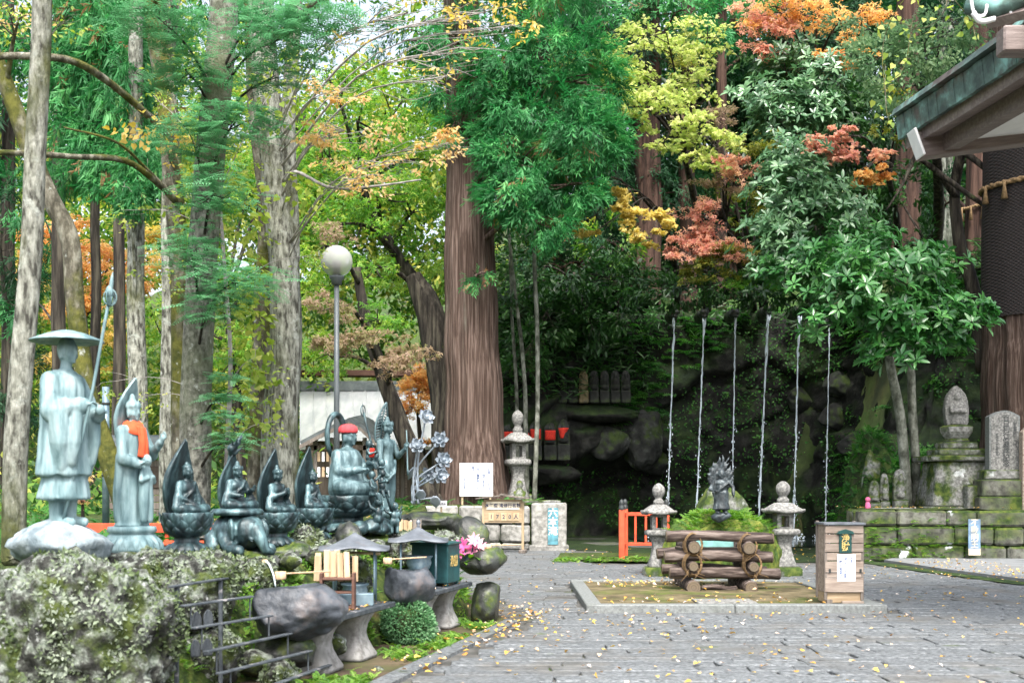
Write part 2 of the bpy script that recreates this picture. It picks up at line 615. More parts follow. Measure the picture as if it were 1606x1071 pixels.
surf('canopy_tin', [(.3, (.1, .112, .13)), (.7, (.19, .21, .235))], 5, .5, .15, metal=.3, layers=[([(.3, (.1, .085, .08)), (.7, (.16, .14, .13))], 6, .6, .72, 0, None)])
plain('box_green', (.022, .085, .09), .45, .1)
plain('plaque_green', (.012, .06, .055), .4, .1)
plain('gold', (.62, .45, .16), .4, .3)
plain('teal_plate', (.09, .25, .3), .6, 0, var=.4)
plain('blue_plate', (.16, .25, .36), .7, 0, var=.3)
plain('cream_paint', (.62, .55, .42), .7)
plain('mint_plate', (.2, .42, .4), .6)
plain('white_paint', (.8, .8, .8), .6, var=.04)
plain('paper', (.82, .82, .84), .8, var=.03)
plain('ink', (.05, .055, .09), .8)
plain('ink_blue', (.1, .14, .25), .8)
plain('red_paint', (.62, .085, .035), .55, var=.18)
plain('black_metal', (.03, .035, .035), .5)
plain('red_cloth', (.6, .035, .02), .85, var=.15, bump=.25, scale=20)
plain('pink_red_cloth', (.58, .06, .07), .85, var=.15, bump=.25, scale=20)
plain('orange_red_cloth', (.68, .09, .03), .85, var=.12, bump=.25, scale=20)
plain('pole_grey', (.1, .115, .12), .5, .3, var=.12)
plain('dark_wood', (.06, .045, .035), .8, var=.4)


def wood(name, a, b, sc=4, st=(1, 1, .08), rough=.75):
    return surf(name, [(.3, a), (.55, tuple((x + y) / 2 for x, y in zip(a, b))), (.75, b)], sc * 6, rough, .3, bscale=sc * 14, stretch=st, varied=.3)


wood('new_wood', (.42, .29, .17), (.6, .45, .3))
wood('tan_wood', (.34, .25, .15), (.5, .38, .25), st=(.08, 1, 1))
wood('tan_post', (.38, .28, .17), (.5, .4, .26))
wood('plank_wood', (.2, .155, .125), (.36, .3, .25), st=(.08, 1, 1))
wood('grey_wood', (.12, .1, .085), (.24, .21, .18))
wood('eave_wood', (.16, .125, .115), (.25, .205, .19), st=(.1, 1, 1), rough=.6)
wood('house_wood', (.10, .075, .055), (.2, .155, .12))
wood('redbrown_wood', (.07, .035, .025), (.14, .075, .055), st=(.1, 1, 1))
# barks
surf('bark_cedar', [(.3, (.05, .03, .022)), (.5, (.085, .057, .045)), (.72, (.18, .13, .108))], 5.5, .95, 1.0, bscale=9, stretch=(3.6, 3.6, .11), world=True, bdist=.05, layers=[([(.3, (.13, .13, .1)), (.7, (.21, .21, .17))], 1.2, .57, .75, 0, (1.6, 1.6, .2))])
surf('bark_cedar_red', [(.3, (.02, .012, .009)), (.5, (.05, .028, .021)), (.72, (.095, .056, .042))], 2.6, .95, .9, bscale=7, stretch=(3.2, 3.2, .14), world=True, bdist=.05)
surf('bark_dark', [(.3, (.012, .01, .008)), (.5, (.035, .03, .024)), (.72, (.09, .08, .06))], 3.2, .95, .9, bscale=9, stretch=(3, 3, .3), world=True, bdist=.04, layers=[(MOSS, 1.4, .62, .74, 0, None)])
surf('bark_grey', [(.3, (.06, .058, .048)), (.5, (.235, .24, .2)), (.72, (.42, .425, .37))], 12, .92, 1.0, bscale=26, stretch=(1.7, 1.7, .5), world=True, bdist=.04, layers=[([(.3, (.3, .32, .28)), (.7, (.44, .46, .41))], 7, .57, .64, 0, None), ([(.3, (.05, .06, .02)), (.7, (.13, .14, .05))], 1.5, .5, .64, 0, (1, 1, .4))])
surf('bark_fir', [(.3, (.05, .05, .042)), (.5, (.145, .145, .125)), (.72, (.26, .26, .225))], 15, .92, 1.0, bscale=26, stretch=(1.3, 1.3, .8), world=True, bdist=.03, layers=[([(.3, (.08, .095, .05)), (.7, (.15, .17, .1))], 1.1, .47, .66, 0, (1, 1, .4)), ([(.3, (.26, .28, .25)), (.7, (.38, .4, .36))], 9, .63, .7, 0, None)])
surf('bark_mossy', [(.3, (.06, .055, .04)), (.5, (.13, .12, .09)), (.72, (.27, .26, .21))], 9, .95, 1.0, bscale=24, stretch=(1.3, 1.3, .6), world=True, bdist=.03, layers=[([(.3, (.045, .055, .012)), (.7, (.13, .13, .028))], 1.6, .44, .54, .05, (1, 1, .5)), ([(.3, (.3, .32, .28)), (.7, (.42, .44, .4))], 8, .63, .69, 0, None)])
surf('bark_slim', [(.3, (.06, .065, .05)), (.5, (.15, .16, .13)), (.72, (.3, .31, .27))], 6, .9, .5, stretch=(1, 1, .6), world=True)
surf('bark_silver', [(.3, (.22, .2, .19)), (.7, (.45, .42, .4))], 8, .8, .2, world=True)
surf('log_bark', [(.3, (.03, .022, .019)), (.5, (.085, .063, .054)), (.72, (.21, .17, .15))], 8, .9, .9, bscale=14, stretch=(.25, 2.2, 2.2), bdist=.025)


def ringmat():
    m, nt, bs = newmat('log_end')
    tc = nt.nodes.new('ShaderNodeTexCoord')
    w = nt.nodes.new('ShaderNodeTexWave')
    w.wave_type = 'RINGS'
    w.rings_direction = 'Y'
    w.inputs['Scale'].default_value = 9
    w.inputs['Distortion'].default_value = 2.5
    nt.links.new(tc.outputs['Object'], w.inputs['Vector'])
    c = ramp(nt, w.outputs['Fac'], [(.2, (.11, .083, .052)), (.8, (.145, .112, .075))])
    c = mix(nt, ramp(nt, noise(nt, tc.outputs['Object'], 7), [(.45, 0.0), (.7, 1.0)]), c, (.13, .105, .075))
    nt.links.new(c, bs.inputs['Base Color'])
    bs.inputs['Roughness'].default_value = .9
    return m


ringmat()
plain('straw', (.2, .13, .065), .95, var=.35, scale=20)
# leaves
leafmat('leaf_maple_green', [(0, (.055, .17, .02)), (.5, (.13, .31, .035)), (1, (.32, .45, .07))], trans=.5)
leafmat('leaf_maple_lime', [(0, (.28, .38, .09)), (.5, (.46, .54, .17)), (1, (.66, .66, .32))], trans=.55)
leafmat('leaf_maple_gold', [(0, (.45, .36, .08)), (.5, (.6, .49, .13)), (1, (.7, .6, .25))])
leafmat('leaf_maple_red', [(0, (.46, .18, .14)), (.5, (.62, .33, .25)), (1, (.7, .46, .28))])
leafmat('leaf_maple_orange', [(0, (.52, .22, .08)), (.5, (.66, .37, .12)), (1, (.7, .5, .2))])
leafmat('leaf_maple_dusty', [(0, (.15, .16, .05)), (.5, (.27, .2, .12)), (1, (.38, .27, .2))])
leafmat('leaf_maple_olive', [(0, (.07, .12, .015)), (.5, (.17, .2, .025)), (1, (.3, .28, .05))])
leafmat('leaf_yellow', [(0, (.38, .34, .05)), (.5, (.6, .44, .1)), (1, (.7, .52, .24))])
leafmat('leaf_yellowgreen', [(0, (.13, .23, .03)), (.6, (.31, .4, .07)), (1, (.5, .5, .14))])
leafmat('leaf_peach', [(0, (.55, .36, .1)), (.5, (.7, .5, .22)), (1, (.76, .6, .36))])
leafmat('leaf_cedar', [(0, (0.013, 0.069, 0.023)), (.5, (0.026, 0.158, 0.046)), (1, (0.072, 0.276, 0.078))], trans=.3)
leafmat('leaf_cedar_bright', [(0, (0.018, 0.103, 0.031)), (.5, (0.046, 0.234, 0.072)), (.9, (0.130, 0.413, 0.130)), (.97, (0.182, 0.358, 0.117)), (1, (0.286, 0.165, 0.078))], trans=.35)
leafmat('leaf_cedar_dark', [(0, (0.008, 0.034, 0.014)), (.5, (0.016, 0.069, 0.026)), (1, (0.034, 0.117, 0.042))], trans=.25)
leafmat('leaf_fir', [(0, (0.069, 0.195, 0.092)), (.5, (0.127, 0.329, 0.161)), (1, (0.230, 0.488, 0.253))], trans=.3)
leafmat('leaf_glossy', [(0, (0.025, 0.099, 0.027)), (.5, (0.050, 0.186, 0.044)), (1, (0.112, 0.318, 0.069))], rough=.3, trans=.25, spec=.75)
leafmat('leaf_glossy_pale', [(0, (0.046, 0.117, 0.052)), (.5, (0.098, 0.220, 0.098)), (1, (0.221, 0.386, 0.182))], rough=.3, trans=.25, spec=.75)
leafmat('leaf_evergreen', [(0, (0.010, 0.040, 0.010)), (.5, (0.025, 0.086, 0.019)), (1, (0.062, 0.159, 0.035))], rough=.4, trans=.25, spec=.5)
leafmat('leaf_forest', [(0, (.018, .06, .014)), (.45, (.05, .14, .025)), (.75, (.17, .31, .05)), (1, (.42, .42, .09))], trans=.45)
leafmat('leaf_feather', [(0, (0.081, 0.171, 0.081)), (.5, (0.149, 0.268, 0.127)), (1, (0.253, 0.366, 0.184))], trans=.35)
leafmat('fern', [(0, (0.017, 0.085, 0.017)), (.5, (0.040, 0.158, 0.025)), (1, (0.092, 0.268, 0.040))], trans=.35)
leafmat('fern_bright', [(0, (.05, .14, .02)), (.5, (.11, .25, .03)), (1, (.24, .38, .06))], trans=.4)
leafmat('lichen', [(0, (.06, .09, .03)), (.5, (.13, .17, .09)), (1, (.26, .3, .23))], rough=.9, trans=.1, spec=.1)
leafmat('fallen', [(0, (.42, .2, .05)), (.3, (.6, .36, .06)), (.55, (.68, .47, .1)), (.8, (.6, .4, .28)), (1, (.7, .62, .55))], trans=.1)
leafmat('petal_pink', [(0, (.6, .1, .3)), (.6, (.75, .3, .5)), (1, (.82, .6, .6))], trans=.3)
leafmat('bush_leaf', [(0, (.06, .17, .07)), (.5, (.12, .27, .12)), (1, (.25, .4, .22))], trans=.25)


def watermat():
    m, nt, bs = newmat('falling_water')
    bs.inputs['Base Color'].default_value = (.72, .82, .92, 1)
    bs.inputs['Roughness'].default_value = .15
    bs.inputs['Specular IOR Level'].default_value = .8
    bs.inputs['Transmission Weight'].default_value = .1
    return m


watermat()
m_, nt_, bs_ = newmat('pool_water')
bs_.inputs['Base Color'].default_value = (.012, .02, .022, 1)
bs_.inputs['Roughness'].default_value = .08
bs_.inputs['Specular IOR Level'].default_value = .6
_bp = nt_.nodes.new('ShaderNodeBump')
_bp.inputs['Strength'].default_value = .25
_g = nt_.nodes.new('ShaderNodeNewGeometry')
nt_.links.new(noise(nt_, _g.outputs['Position'], 5, 4), _bp.inputs['Height'])
nt_.links.new(_bp.outputs[0], bs_.inputs['Normal'])
m_, nt_, bs_ = newmat('globe_glass')
bs_.inputs['Base Color'].default_value = (.86, .87, .85, 1)
bs_.inputs['Roughness'].default_value = .06
bs_.inputs['IOR'].default_value = 1.08
bs_.inputs['Transmission Weight'].default_value = .65
bs_.inputs['Alpha'].default_value = 1
def M(n):
    return MATS[n]
# ============================================================ THE SETTING
def interp(y, ys, xs):
    return np.interp(y, ys, xs)


BY = [0, 6.5, 8.2, 10, 12.2, 14, 15.5, 20, 29.05, 29.3, 33, 60]
XS_ = [-7, -4.6, -3.1, -2.6, -1.85, -1.25, -1.1, -1.9, -2.2, .75, .75, .75]     # brink of the upper terrace
XB_ = [-5.5, -3.6, -2.5, -1.7, -.95, -.5, -.6, -1.5, -1.9, 1.3, 1.3, 1.3]         # foot of the bank


def terrace_z(x, y):
    a, b = interp(y, BY, XS_), interp(y, BY, XB_)
    t = np.clip((x - a) / (b - a), 0, 1)
    z = np.interp(y, [0, 14.5, 18], [.88, .9, 1.05]) * (1 - t ** 1.25) + np.where(y > 28.9, .1 * (1 - t), 0)
    p = np.stack([x * 1.1, y * 1.1, np.zeros_like(x)], -1).reshape(-1, 3)
    n = fbm(p * 2, 3).reshape(np.shape(x))
    z = z + n * .05 * (.3 + 2.2 * t * (1 - t))
    z = z + np.clip(y - 46, 0, None) * .22 * np.clip((y - 46) / 20, 0, 1) + np.clip(-x - 14, 0, None) * .12
    return np.where(t >= 1, -.15, z)


# ground
one('ground', (np.array([(-400, -300, -.06), (400, -300, -.06), (400, 500, -.06), (-400, 500, -.06)]), [(0, 1, 2, 3)]), M('soil')); tag(bpy.data.objects['ground'], kind='structure')

# upper terrace with the rock bank
ys = np.concatenate([np.arange(2, 17, .12), np.arange(17, 28.9, .4), [28.95, 29.05, 29.3], np.arange(29.6, 60, .6), np.arange(60, 140, 3)])
us = np.concatenate([-np.linspace(0, 1, 40)[::-1] ** 2.2 * 90, np.linspace(.02, 1, 22)])
UU, YY = np.meshgrid(us, ys)
A_, B_ = interp(YY, BY, XS_), interp(YY, BY, XB_)
XX = np.where(UU <= 0, A_ + UU, A_ + (B_ - A_) * UU)
ZZ = terrace_z(XX, YY)
ZZ[:, -1] = -.15
t = grid_mesh('upper_terrace_ground', XX, YY, ZZ, M('moss'))
tag(t, kind='structure')

# the cliff behind the falls, curving round to the slope above the small terrace
plan = smooth_path([(.4, 45, 0), (-.9, 40.5, 0), (-1.1, 37.2, 0), (0, 35.6, 0), (2, 36.2, 0), (4, 37.4, 0), (7, 37.7, 0), (9.6, 37.4, 0), (10.35, 35, 0), (9.75, 32, 0), (10.4, 30.2, 0), (12.5, 29.4, 0), (16, 28.6, 0), (22, 27.5, 0)], 300)[:, :2]
tn = np.gradient(plan, axis=0)
tn /= np.linalg.norm(tn, axis=1)[:, None]
nrm = np.stack([tn[:, 1], -tn[:, 0]], 1)
zr = np.concatenate([np.linspace(-.3, 7.4, 84), [7.6, 7.8, 8.0, 8.2]])
ui = np.linspace(0, 1, 300)
CX = plan[:, 0][None, :] + 0 * zr[:, None]
CY = plan[:, 1][None, :] + 0 * zr[:, None]
CZ = zr[:, None] + 0 * CX
right = np.clip((ui - .60) / .12, 0, 1)[None, :]
lean = .12 * CZ + right * .35 * np.clip(CZ - 1, 0, None)
back = np.array([0] * 84 + [.5, 1.4, 2.6, 4.5])[:, None]
pts = np.stack([CX, CY, CZ], -1).reshape(-1, 3)
wr = np.random.default_rng(5)
wp = np.stack([wr.uniform(-6, 22, 620), wr.uniform(27, 40, 620), wr.uniform(-.5, 8.5, 620)], 1)
D1 = np.empty(len(pts)); D2 = np.empty(len(pts)); ID = np.empty(len(pts), int)
pj = pts + .35 * np.stack([fbm(pts * .8 + 9, 2), fbm(pts * .8 + 31, 2), fbm(pts * .8 + 57, 2)], 1)
for i in range(0, len(pts), 4000):
    d = np.linalg.norm(pj[i:i + 4000, None, :] * np.array([1, 1, 1.15]) - wp[None] * np.array([1, 1, 1.15]), axis=2)
    o = np.partition(d, 1, axis=1)
    D1[i:i + 4000], D2[i:i + 4000], ID[i:i + 4000] = o[:, 0], o[:, 1], d.argmin(1)
blk = wr.uniform(-.28, .28, 620)[ID] - .22 * np.exp(-(D2 - D1) * 14)
dis = (blk + .45 * fbm(pts * .35, 3) + .1 * fbm(pts * 2.2, 4)).reshape(CX.shape)
cave = np.exp(-((CX - 3.6) / 1.9) ** 2) * np.clip((2.9 - CZ) / 1.2, 0, 1) * 1.5
off = dis - lean - back - cave
CXd = CX + nrm[:, 0][None, :] * off
CYd = CY + nrm[:, 1][None, :] * off
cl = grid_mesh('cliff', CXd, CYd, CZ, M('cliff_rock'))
tag(cl, kind='structure')
_cp = np.stack([CXd.ravel(), CYd.ravel(), CZ.ravel()], 1)


def cliff_y(x, z, ymin=29):
    d = (_cp[:, 0] - x) ** 2 + (_cp[:, 2] - z) ** 2 + np.where(_cp[:, 1] < ymin, 1e3, 0)
    return float(_cp[d.argmin(), 1])


# wooded hillside above and behind
hx, hy = np.meshgrid(np.linspace(-60, 70, 90), np.concatenate([np.linspace(28.5, 60, 60), np.linspace(62, 200, 40)]))
yc2 = np.interp(hx, [-60, -7, -3, -1.2, 0, 4, 9.8, 10.6, 12, 60], [80, 70, 60, 46, 38.6, 39.2, 39.2, 34, 31.6, 26])
dd = hy - yc2
hz = np.where(dd < 0, -.3, np.clip(dd * 6, 0, 7.3) * np.interp(hx, [-8, 0, 60], [.15, 1, 1])) + np.clip(dd - 1, 0, None) * .3
hz = np.minimum(hz, 42) + .4 * fbm(np.stack([hx * .2, hy * .2, hx * 0], -1).reshape(-1, 3), 3).reshape(hx.shape) * (dd > 0)
hz = np.where(dd < 0, -.4, hz)
tag(grid_mesh('wooded_hillside', hx, hy, hz, M('forest_floor')), kind='structure')


def hill_z(x, y):
    y0 = np.interp(x, [-60, -7, -3, -1.2, 0, 4, 9.8, 10.6, 12, 60], [80, 70, 60, 46, 38.6, 39.2, 39.2, 34, 31.6, 26])
    d = y - y0
    if d < 0:
        return float(terrace_z(np.array(x), np.array(float(y)))) if x < 1 else 0.0
    return float(min(42, max(min(d * 6, 7.3) * np.interp(x, [-8, 0, 60], [.15, 1, 1]), 0) + max(d - 1, 0) * .3))


# ---------------------------------------------------------------- paving
def edge_x(y):
    return np.interp(y, [4, 8.97, 13.2, 14.2, 15.2, 20, 29], [-2.1, -1.0, .02, .05, -.35, -1.35, -1.8])


pav = tag(one('stone_pavement', (np.array([(-2.6, 3, -.012), (16, 3, -.012), (16, 37, -.012), (-2.6, 37, -.012)]), [(0, 1, 2, 3)]), M('mortar')), kind='structure')
PR = np.random.default_rng(11)


def slab(x0, x1, y0, y1, h, jit=.02, ins=.012):
    j = PR.uniform(-jit, jit, (4, 2))
    q = np.array([(x0, y0), (x1, y0), (x1, y1), (x0, y1)]) + j
    c = q.mean(0)
    z = h + PR.uniform(-.004, .004, 4) + (q - c) @ PR.uniform(-.006, .006, 2)
    d = (c - q)
    ti = q + np.sign(d) * ins
    m = (q + np.roll(q, -1, 0)) / 2 + PR.normal(0, jit * .5, (4, 2))
    # 8-sided outline so that edges are not ruler straight
    o = np.empty((8, 2)); o[0::2] = q; o[1::2] = m
    ti = o + (c - o) * np.minimum(.1, ins / np.maximum(.05, np.abs(c - o)))
    zz = np.empty(8); zz[0::2] = z; zz[1::2] = (z + np.roll(z, -1)) / 2 + PR.uniform(-.003, .003, 4)
    V = np.concatenate([np.c_[o, np.full(8, -.02)], np.c_[o, zz - .008], np.c_[ti, zz], [[c[0], c[1], z.mean() + .003]]])
    F = []
    for i in range(8):
        k = (i + 1) % 8
        F += [(i, k, 8 + k, 8 + i), (8 + i, 8 + k, 16 + k, 16 + i), (16 + i, 16 + k, 24)]
    return V, F


near, far = [], []
y = 7.2
while y < 29.0:
    big = y < 13.0
    dep = PR.uniform(.2, .36) if y < 22 else PR.uniform(.3, .5)
    x = edge_x(y + dep / 2) + .16 + PR.uniform(0, .2)
    xmax = 9.5 if y < 24 else 4.2
    while x < xmax:
        w = PR.uniform(.3, .85)
        if big and x < 1.0 + .5 * math.sin(y * 3):
            w = PR.uniform(.9, 1.7)
        yy0 = y + PR.uniform(-.02, .02)
        cx, cy = x + w / 2, y + dep / 2
        inside = (cy > 14.0 and cy < 18.35 and cx > .7 and cx < 4.85) or (cx > np.interp(cy, [14, 18.6, 23.5, 25], [9.3, 8.25, 7.6, 7.4])) or (cy > 23.4 and cx > 1.3 and cx < 7)
        if not inside and abs(cx) < cy * .47 + .6:
            VF = slab(x + .008, x + w - .008, yy0 + .007, y + dep - .007, .012 + PR.uniform(-.004, .005))
            (near if cy < 13.6 else far).append((cy, VF))
        x += w
    y += dep
near.sort(key=lambda q: q[0])
for k, (cy, VF) in enumerate(near):
    if k < 300:
        one('paving_stone', VF, M('paving'), pav)
    else:
        far.append((cy, VF))
mb = MB()
for cy, VF in far:
    mb.add(VF)
tag(mb.build('paving_stones_beyond', M('paving'), pav), kind='stuff')
# kerb along the gutter
ky = [7.0, 8.1, 9.3, 10.4, 11.6, 12.6, 13.3]
for a, b in zip(ky[:-1], ky[1:]):
    xa, xb = edge_x(a), edge_x(b)
    V = []
    for (yy_, xx_) in ((a + .006, xa), (b - .006, xb)):
        V += [(xx_ - .10, yy_, -.05), (xx_ + .09, yy_, -.05), (xx_ + .085, yy_, .02), (xx_ - .095, yy_, .022)]
    one('kerb_stone', (np.array(V), [(0, 1, 2, 3), (7, 6, 5, 4), (0, 4, 5, 1), (1, 5, 6, 2), (2, 6, 7, 3), (3, 7, 4, 0)]), M('paving'), pav)
# concrete apron by the small terrace
ap = np.array([(7.75, 23.9), (7.95, 21.2), (8.35, 18.6), (9.4, 14.5), (18, 14.5), (18, 25), (8.2, 24.6)])
V = np.concatenate([np.c_[ap, np.full(7, -.02)], np.c_[ap, np.full(7, .075)]])
F = [tuple(range(7, 14))] + [(i, (i + 1) % 7, 7 + (i + 1) % 7, 7 + i) for i in range(7)]
tag(one('concrete_apron', (V, F), M('slab_concrete')), kind='structure')
# dark gutter strip beside the apron
gx = np.array([(7.2, 24.0), (7.5, 21.2), (7.95, 18.4), (9.0, 14.3), (9.38, 14.5), (8.33, 18.6), (7.93, 21.2), (7.73, 23.9)])
tag(one('gutter_strip', (np.c_[gx, np.full(8, .028)], [tuple(range(8))]), M('moss_dark')), kind='structure')
# wet floor of the basin under the falls, moss patch beside the path
gy, gx2 = np.meshgrid(np.linspace(24.2, 40, 40), np.linspace(-1.6, 12, 40), indexing='ij')
gz = .004 + .03 * fbm(np.stack([gx2 * .8, gy * .8, gx2 * 0], -1).reshape(-1, 3), 3).reshape(gx2.shape) * np.clip((gy - 25) / 2, 0, 1)
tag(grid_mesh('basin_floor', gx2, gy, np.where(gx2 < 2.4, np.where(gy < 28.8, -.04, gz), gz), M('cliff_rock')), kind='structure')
tag(one('pool_water', (np.array([(4.2, 30, .045), (10.2, 30.2, .045), (10.3, 38, .045), (3.4, 38, .045)]), [(0, 1, 2, 3)]), M('pool_water')), kind='structure')
mp = np.array([(.95, 24.6), (2.3, 23.9), (4.8, 23.6), (4.9, 26.5), (2.6, 27.3), (1.15, 27.2)])
tag(one('moss_patch', (np.c_[mp, np.full(6, .042)], [tuple(range(6))]), M('moss')), kind='structure')
# soil of the gutter between kerb and bank
gs = np.array([(-3.4, 5), (-1.4, 8), (-.05, 13.2), (-.35, 15.2), (-1.6, 22), (-3, 22), (-3, 12), (-4, 5)])
tag(one('gutter_soil', (np.c_[gs, np.full(8, -.006)], [tuple(range(8))]), M('soil')), kind='structure')


# ---------------------------------------------------------------- block walls
def block_wall(name, label, ax, ay, bx, by, z0, heights, wmin, wmax, depth, mat, seed, cap=None, rough=.02, top=None):
    """courses of uneven blocks from a to b; the wall's face is on the camera's side"""
    r = np.random.default_rng(seed)
    L = math.hypot(bx - ax, by - ay)
    rz = math.atan2(by - ay, bx - ax)
    root = thing(name, label, 'wall', (ax, ay, 0), rz)
    core = one('core', box((L / 2, depth / 2 + .09, (z0 + sum(heights)) / 2 - .02), (L - .05, depth - .06, sum(heights) - .05)), M('moss_dark'), root)
    z = z0
    for h in heights:
        x = -r.uniform(0, .3)
        while x < L:
            w = r.uniform(wmin, wmax)
            x0, x1 = max(0, x), min(L, x + w)
            if x1 - x0 > .12:
                V, F = box(((x0 + x1) / 2, depth / 2, z + h / 2), (x1 - x0 - .025, depth, h - .02), .045)
                V = V + rough * np.stack([fbm(V * 3 + seed, 2), 1.6 * fbm(V * 3 + seed + 9, 2), fbm(V * 3 + seed + 5, 2)], 1) + np.array((0, r.uniform(-.05, .03), 0))
                one('stone', (V, F), mat, root)
            x += w
        z += h
    return root


block_wall('stone_wall', 'grey block wall holding up the ground at the foot of the big cedar', -2.3, 29.0, .46, 29.0, 0, [.2, .46, .48], .5, .95, .5, M('wall_block'), 3)
block_wall('stone_wall', 'mossy white-flecked block wall below the standing stone stele', 7.42, 24.55, 14, 24.2, 0, [.34, .4, .36], .6, 1.25, .5, M('moss_block'), 8)
block_wall('stone_wall', 'short mossy wall end turning back towards the waterfalls', 8.7, 30.2, 7.42, 24.9, 0, [.36, .4, .33], .6, 1.2, .45, M('moss_block'), 9)
# terrace behind it
tx, ty = np.meshgrid(np.linspace(0, 1, 30), np.linspace(24.75, 30.6, 24))
x0 = np.interp(ty, [24.7, 30.6], [7.55, 8.85])
TX = x0 + tx * (16 - x0)
TZ = 1.09 + .035 * fbm(np.stack([TX, ty, TX * 0], -1).reshape(-1, 3) * 1.6, 3).reshape(TX.shape)
tag(grid_mesh('small_terrace_ground', TX, ty, TZ, M('moss')), kind='structure')

# shrine platform: kerb round a bed of mossy earth
pf = thing('stone_platform', 'low stone kerb frame round a mossy earth bed under the log crib', 'platform', (0, 0, 0))
for (x0, x1, yy0, yy1) in ((.92, 2.75, 14.15, 14.35), (2.757, 4.63, 14.15, 14.35), (.92, 2.5, 18.05, 18.25), (2.507, 4.6, 18.05, 18.25), (.92, 1.12, 14.357, 18.043), (4.43, 4.63, 14.357, 18.043)):
    one('kerb_stone', box(((x0 + x1) / 2, (yy0 + yy1) / 2, .035), (x1 - x0, yy1 - yy0, .13), .012), M('dressed_stone'), pf)
px_, py_ = np.meshgrid(np.linspace(1.12, 4.43, 40), np.linspace(14.35, 18.05, 44))
pz_ = .075 + .012 * fbm(np.stack([px_ * 2, py_ * 2, px_ * 0], -1).reshape(-1, 3), 3).reshape(px_.shape)
surf('bed_earth', [(.3, (.06, .05, .025)), (.5, (.115, .092, .048)), (.7, (.17, .14, .08))], 3, .95, .5, world=True, layers=[([(.3, (.05, .065, .014)), (.7, (.1, .12, .025))], 1.2, .5, .62, 0, None)])
grid_mesh('earth_bed', px_, py_, pz_, M('bed_earth'), pf)
one('stepping_slab', box((2.72, 14.72, .085), (.75, .55, .03), .008), M('granite'), pf)
# ============================================================ LEAVES
def _arr(V, F):
    return np.array(V, float), np.array(F, int)


T_RHOMB = _arr([(0, 0, 0), (.45, .26, .06), (1, 0, 0), (.45, -.26, .06)], [(0, 2, 1), (0, 3, 2)])
T_ELL = _arr([(0, 0, 0), (.35, .17, .05), (.35, 0, 0), (.35, -.17, .05), (.72, .14, .03), (.72, 0, -.03), (.72, -.14, .03), (1, 0, -.09)],
             [(0, 2, 1), (0, 3, 2), (1, 2, 5), (1, 5, 4), (3, 6, 5), (3, 5, 2), (4, 5, 7), (6, 7, 5)])
T_HEART = _arr([(0, 0, 0), (-.05, .3, .03), (.3, .45, .05), (1, 0, -.05), (.3, -.45, .05), (-.05, -.3, .03), (.4, 0, -.02)],
               [(0, 6, 1), (1, 6, 2), (2, 6, 3), (3, 6, 4), (4, 6, 5), (5, 6, 0)])


def _maple(n):
    V, F = [], []
    for k in range(n):
        a = (k - (n - 1) / 2) * (2.3 / max(1, n - 1))
        L = 1.0 - .22 * abs(k - (n - 1) / 2)
        c, s = math.cos(a), math.sin(a)
        b = len(V)
        w = .17
        V += [(0, 0, 0), (.5 * L * c - w * s, .5 * L * s + w * c, .05), (L * c, L * s, -.06), (.5 * L * c + w * s, .5 * L * s - w * c, .05)]
        F += [(b, b + 2, b + 1), (b, b + 3, b + 2)]
    return _arr(V, F)


T_MAPLE3, T_MAPLE5 = _maple(3), _maple(5)


def _comb(n, L, w, lift, droop, pair=True, tip=.15, seed=0):
    """needles or pinnae along a drooping stem of length 1"""
    r = np.random.default_rng(seed)
    V, F = [], []
    for k in range(n):
        t = (k + .6) / n
        x, z = t, -droop * t * t
        ll = L * (1 - (1 - tip) * t) * r.uniform(.8, 1.2)
        for s in (-1, 1):
            b = len(V)
            dx = ll * .55
            V += [(x, 0, z), (x + dx * .5 - w * .5, s * ll * .5, z + lift * ll - .3 * droop * ll), (x + dx, s * ll, z + lift * ll * .6 - droop * ll), (x + dx * .5 + w * .5, s * ll * .45, z + lift * ll * .9 - .3 * droop * ll)]
            F += [(b, b + 2, b + 1), (b, b + 3, b + 2)]
    b = len(V)
    V += [(0, w * .2, 0), (0, -w * .2, 0), (1.08, 0, -droop * 1.1)]
    F += [(b, b + 1, b + 2)]
    return _arr(V, F)


T_FERN = _comb(7, .3, .13, .1, .45, tip=.25, seed=1)
T_FIR = _comb(8, .22, .075, .05, .1, tip=.5, seed=2)


def _cedar(seed, ns=13, wd=.028):
    """a tuft of awl-shaped cedar shoots, upswept from a drooping stem"""
    r = np.random.default_rng(seed)
    V, F = [], []
    for k in range(ns):
        t = .1 + .85 * k / (ns - 1)
        base = np.array((t * .75, 0, -.28 * t * t))
        a = r.uniform(0, 2 * PI)
        d = np.array((.75, .62 * math.cos(a), .52 * math.sin(a) - .18))
        d /= np.linalg.norm(d)
        L = r.uniform(.26, .42)
        side = np.cross(d, (0.1, .2, 1))
        side /= np.linalg.norm(side)
        b = len(V)
        mid = base + d * L * .5 + np.array((0, 0, -.03))
        tip = base + d * L + np.array((0, 0, -.1 * L))
        V += [base, mid + side * wd, tip, mid - side * wd]
        F += [(b, b + 2, b + 1), (b, b + 3, b + 2)]
    return _arr(V, F)


T_CEDAR = _cedar(4)
T_CEDAR_FAR = _cedar(5, 8, .045)


def _curtain(seed):
    """long hanging cedar strands"""
    r = np.random.default_rng(seed)
    V, F = [], []
    for k in range(16):
        y = r.uniform(-.22, .22)
        x0, L = r.uniform(0, .45), r.uniform(.4, .7)
        b = len(V)
        z = r.uniform(-.06, .06)
        V += [(x0, y, z), (x0 + L * .45, y + r.uniform(-.03, .03) + .014, z + .02), (x0 + L, y + r.uniform(-.1, .1), z), (x0 + L * .45, y - .014, z)]
        F += [(b, b + 2, b + 1), (b, b + 3, b + 2)]
    return _arr(V, F)


T_CURTAIN = _curtain(6)


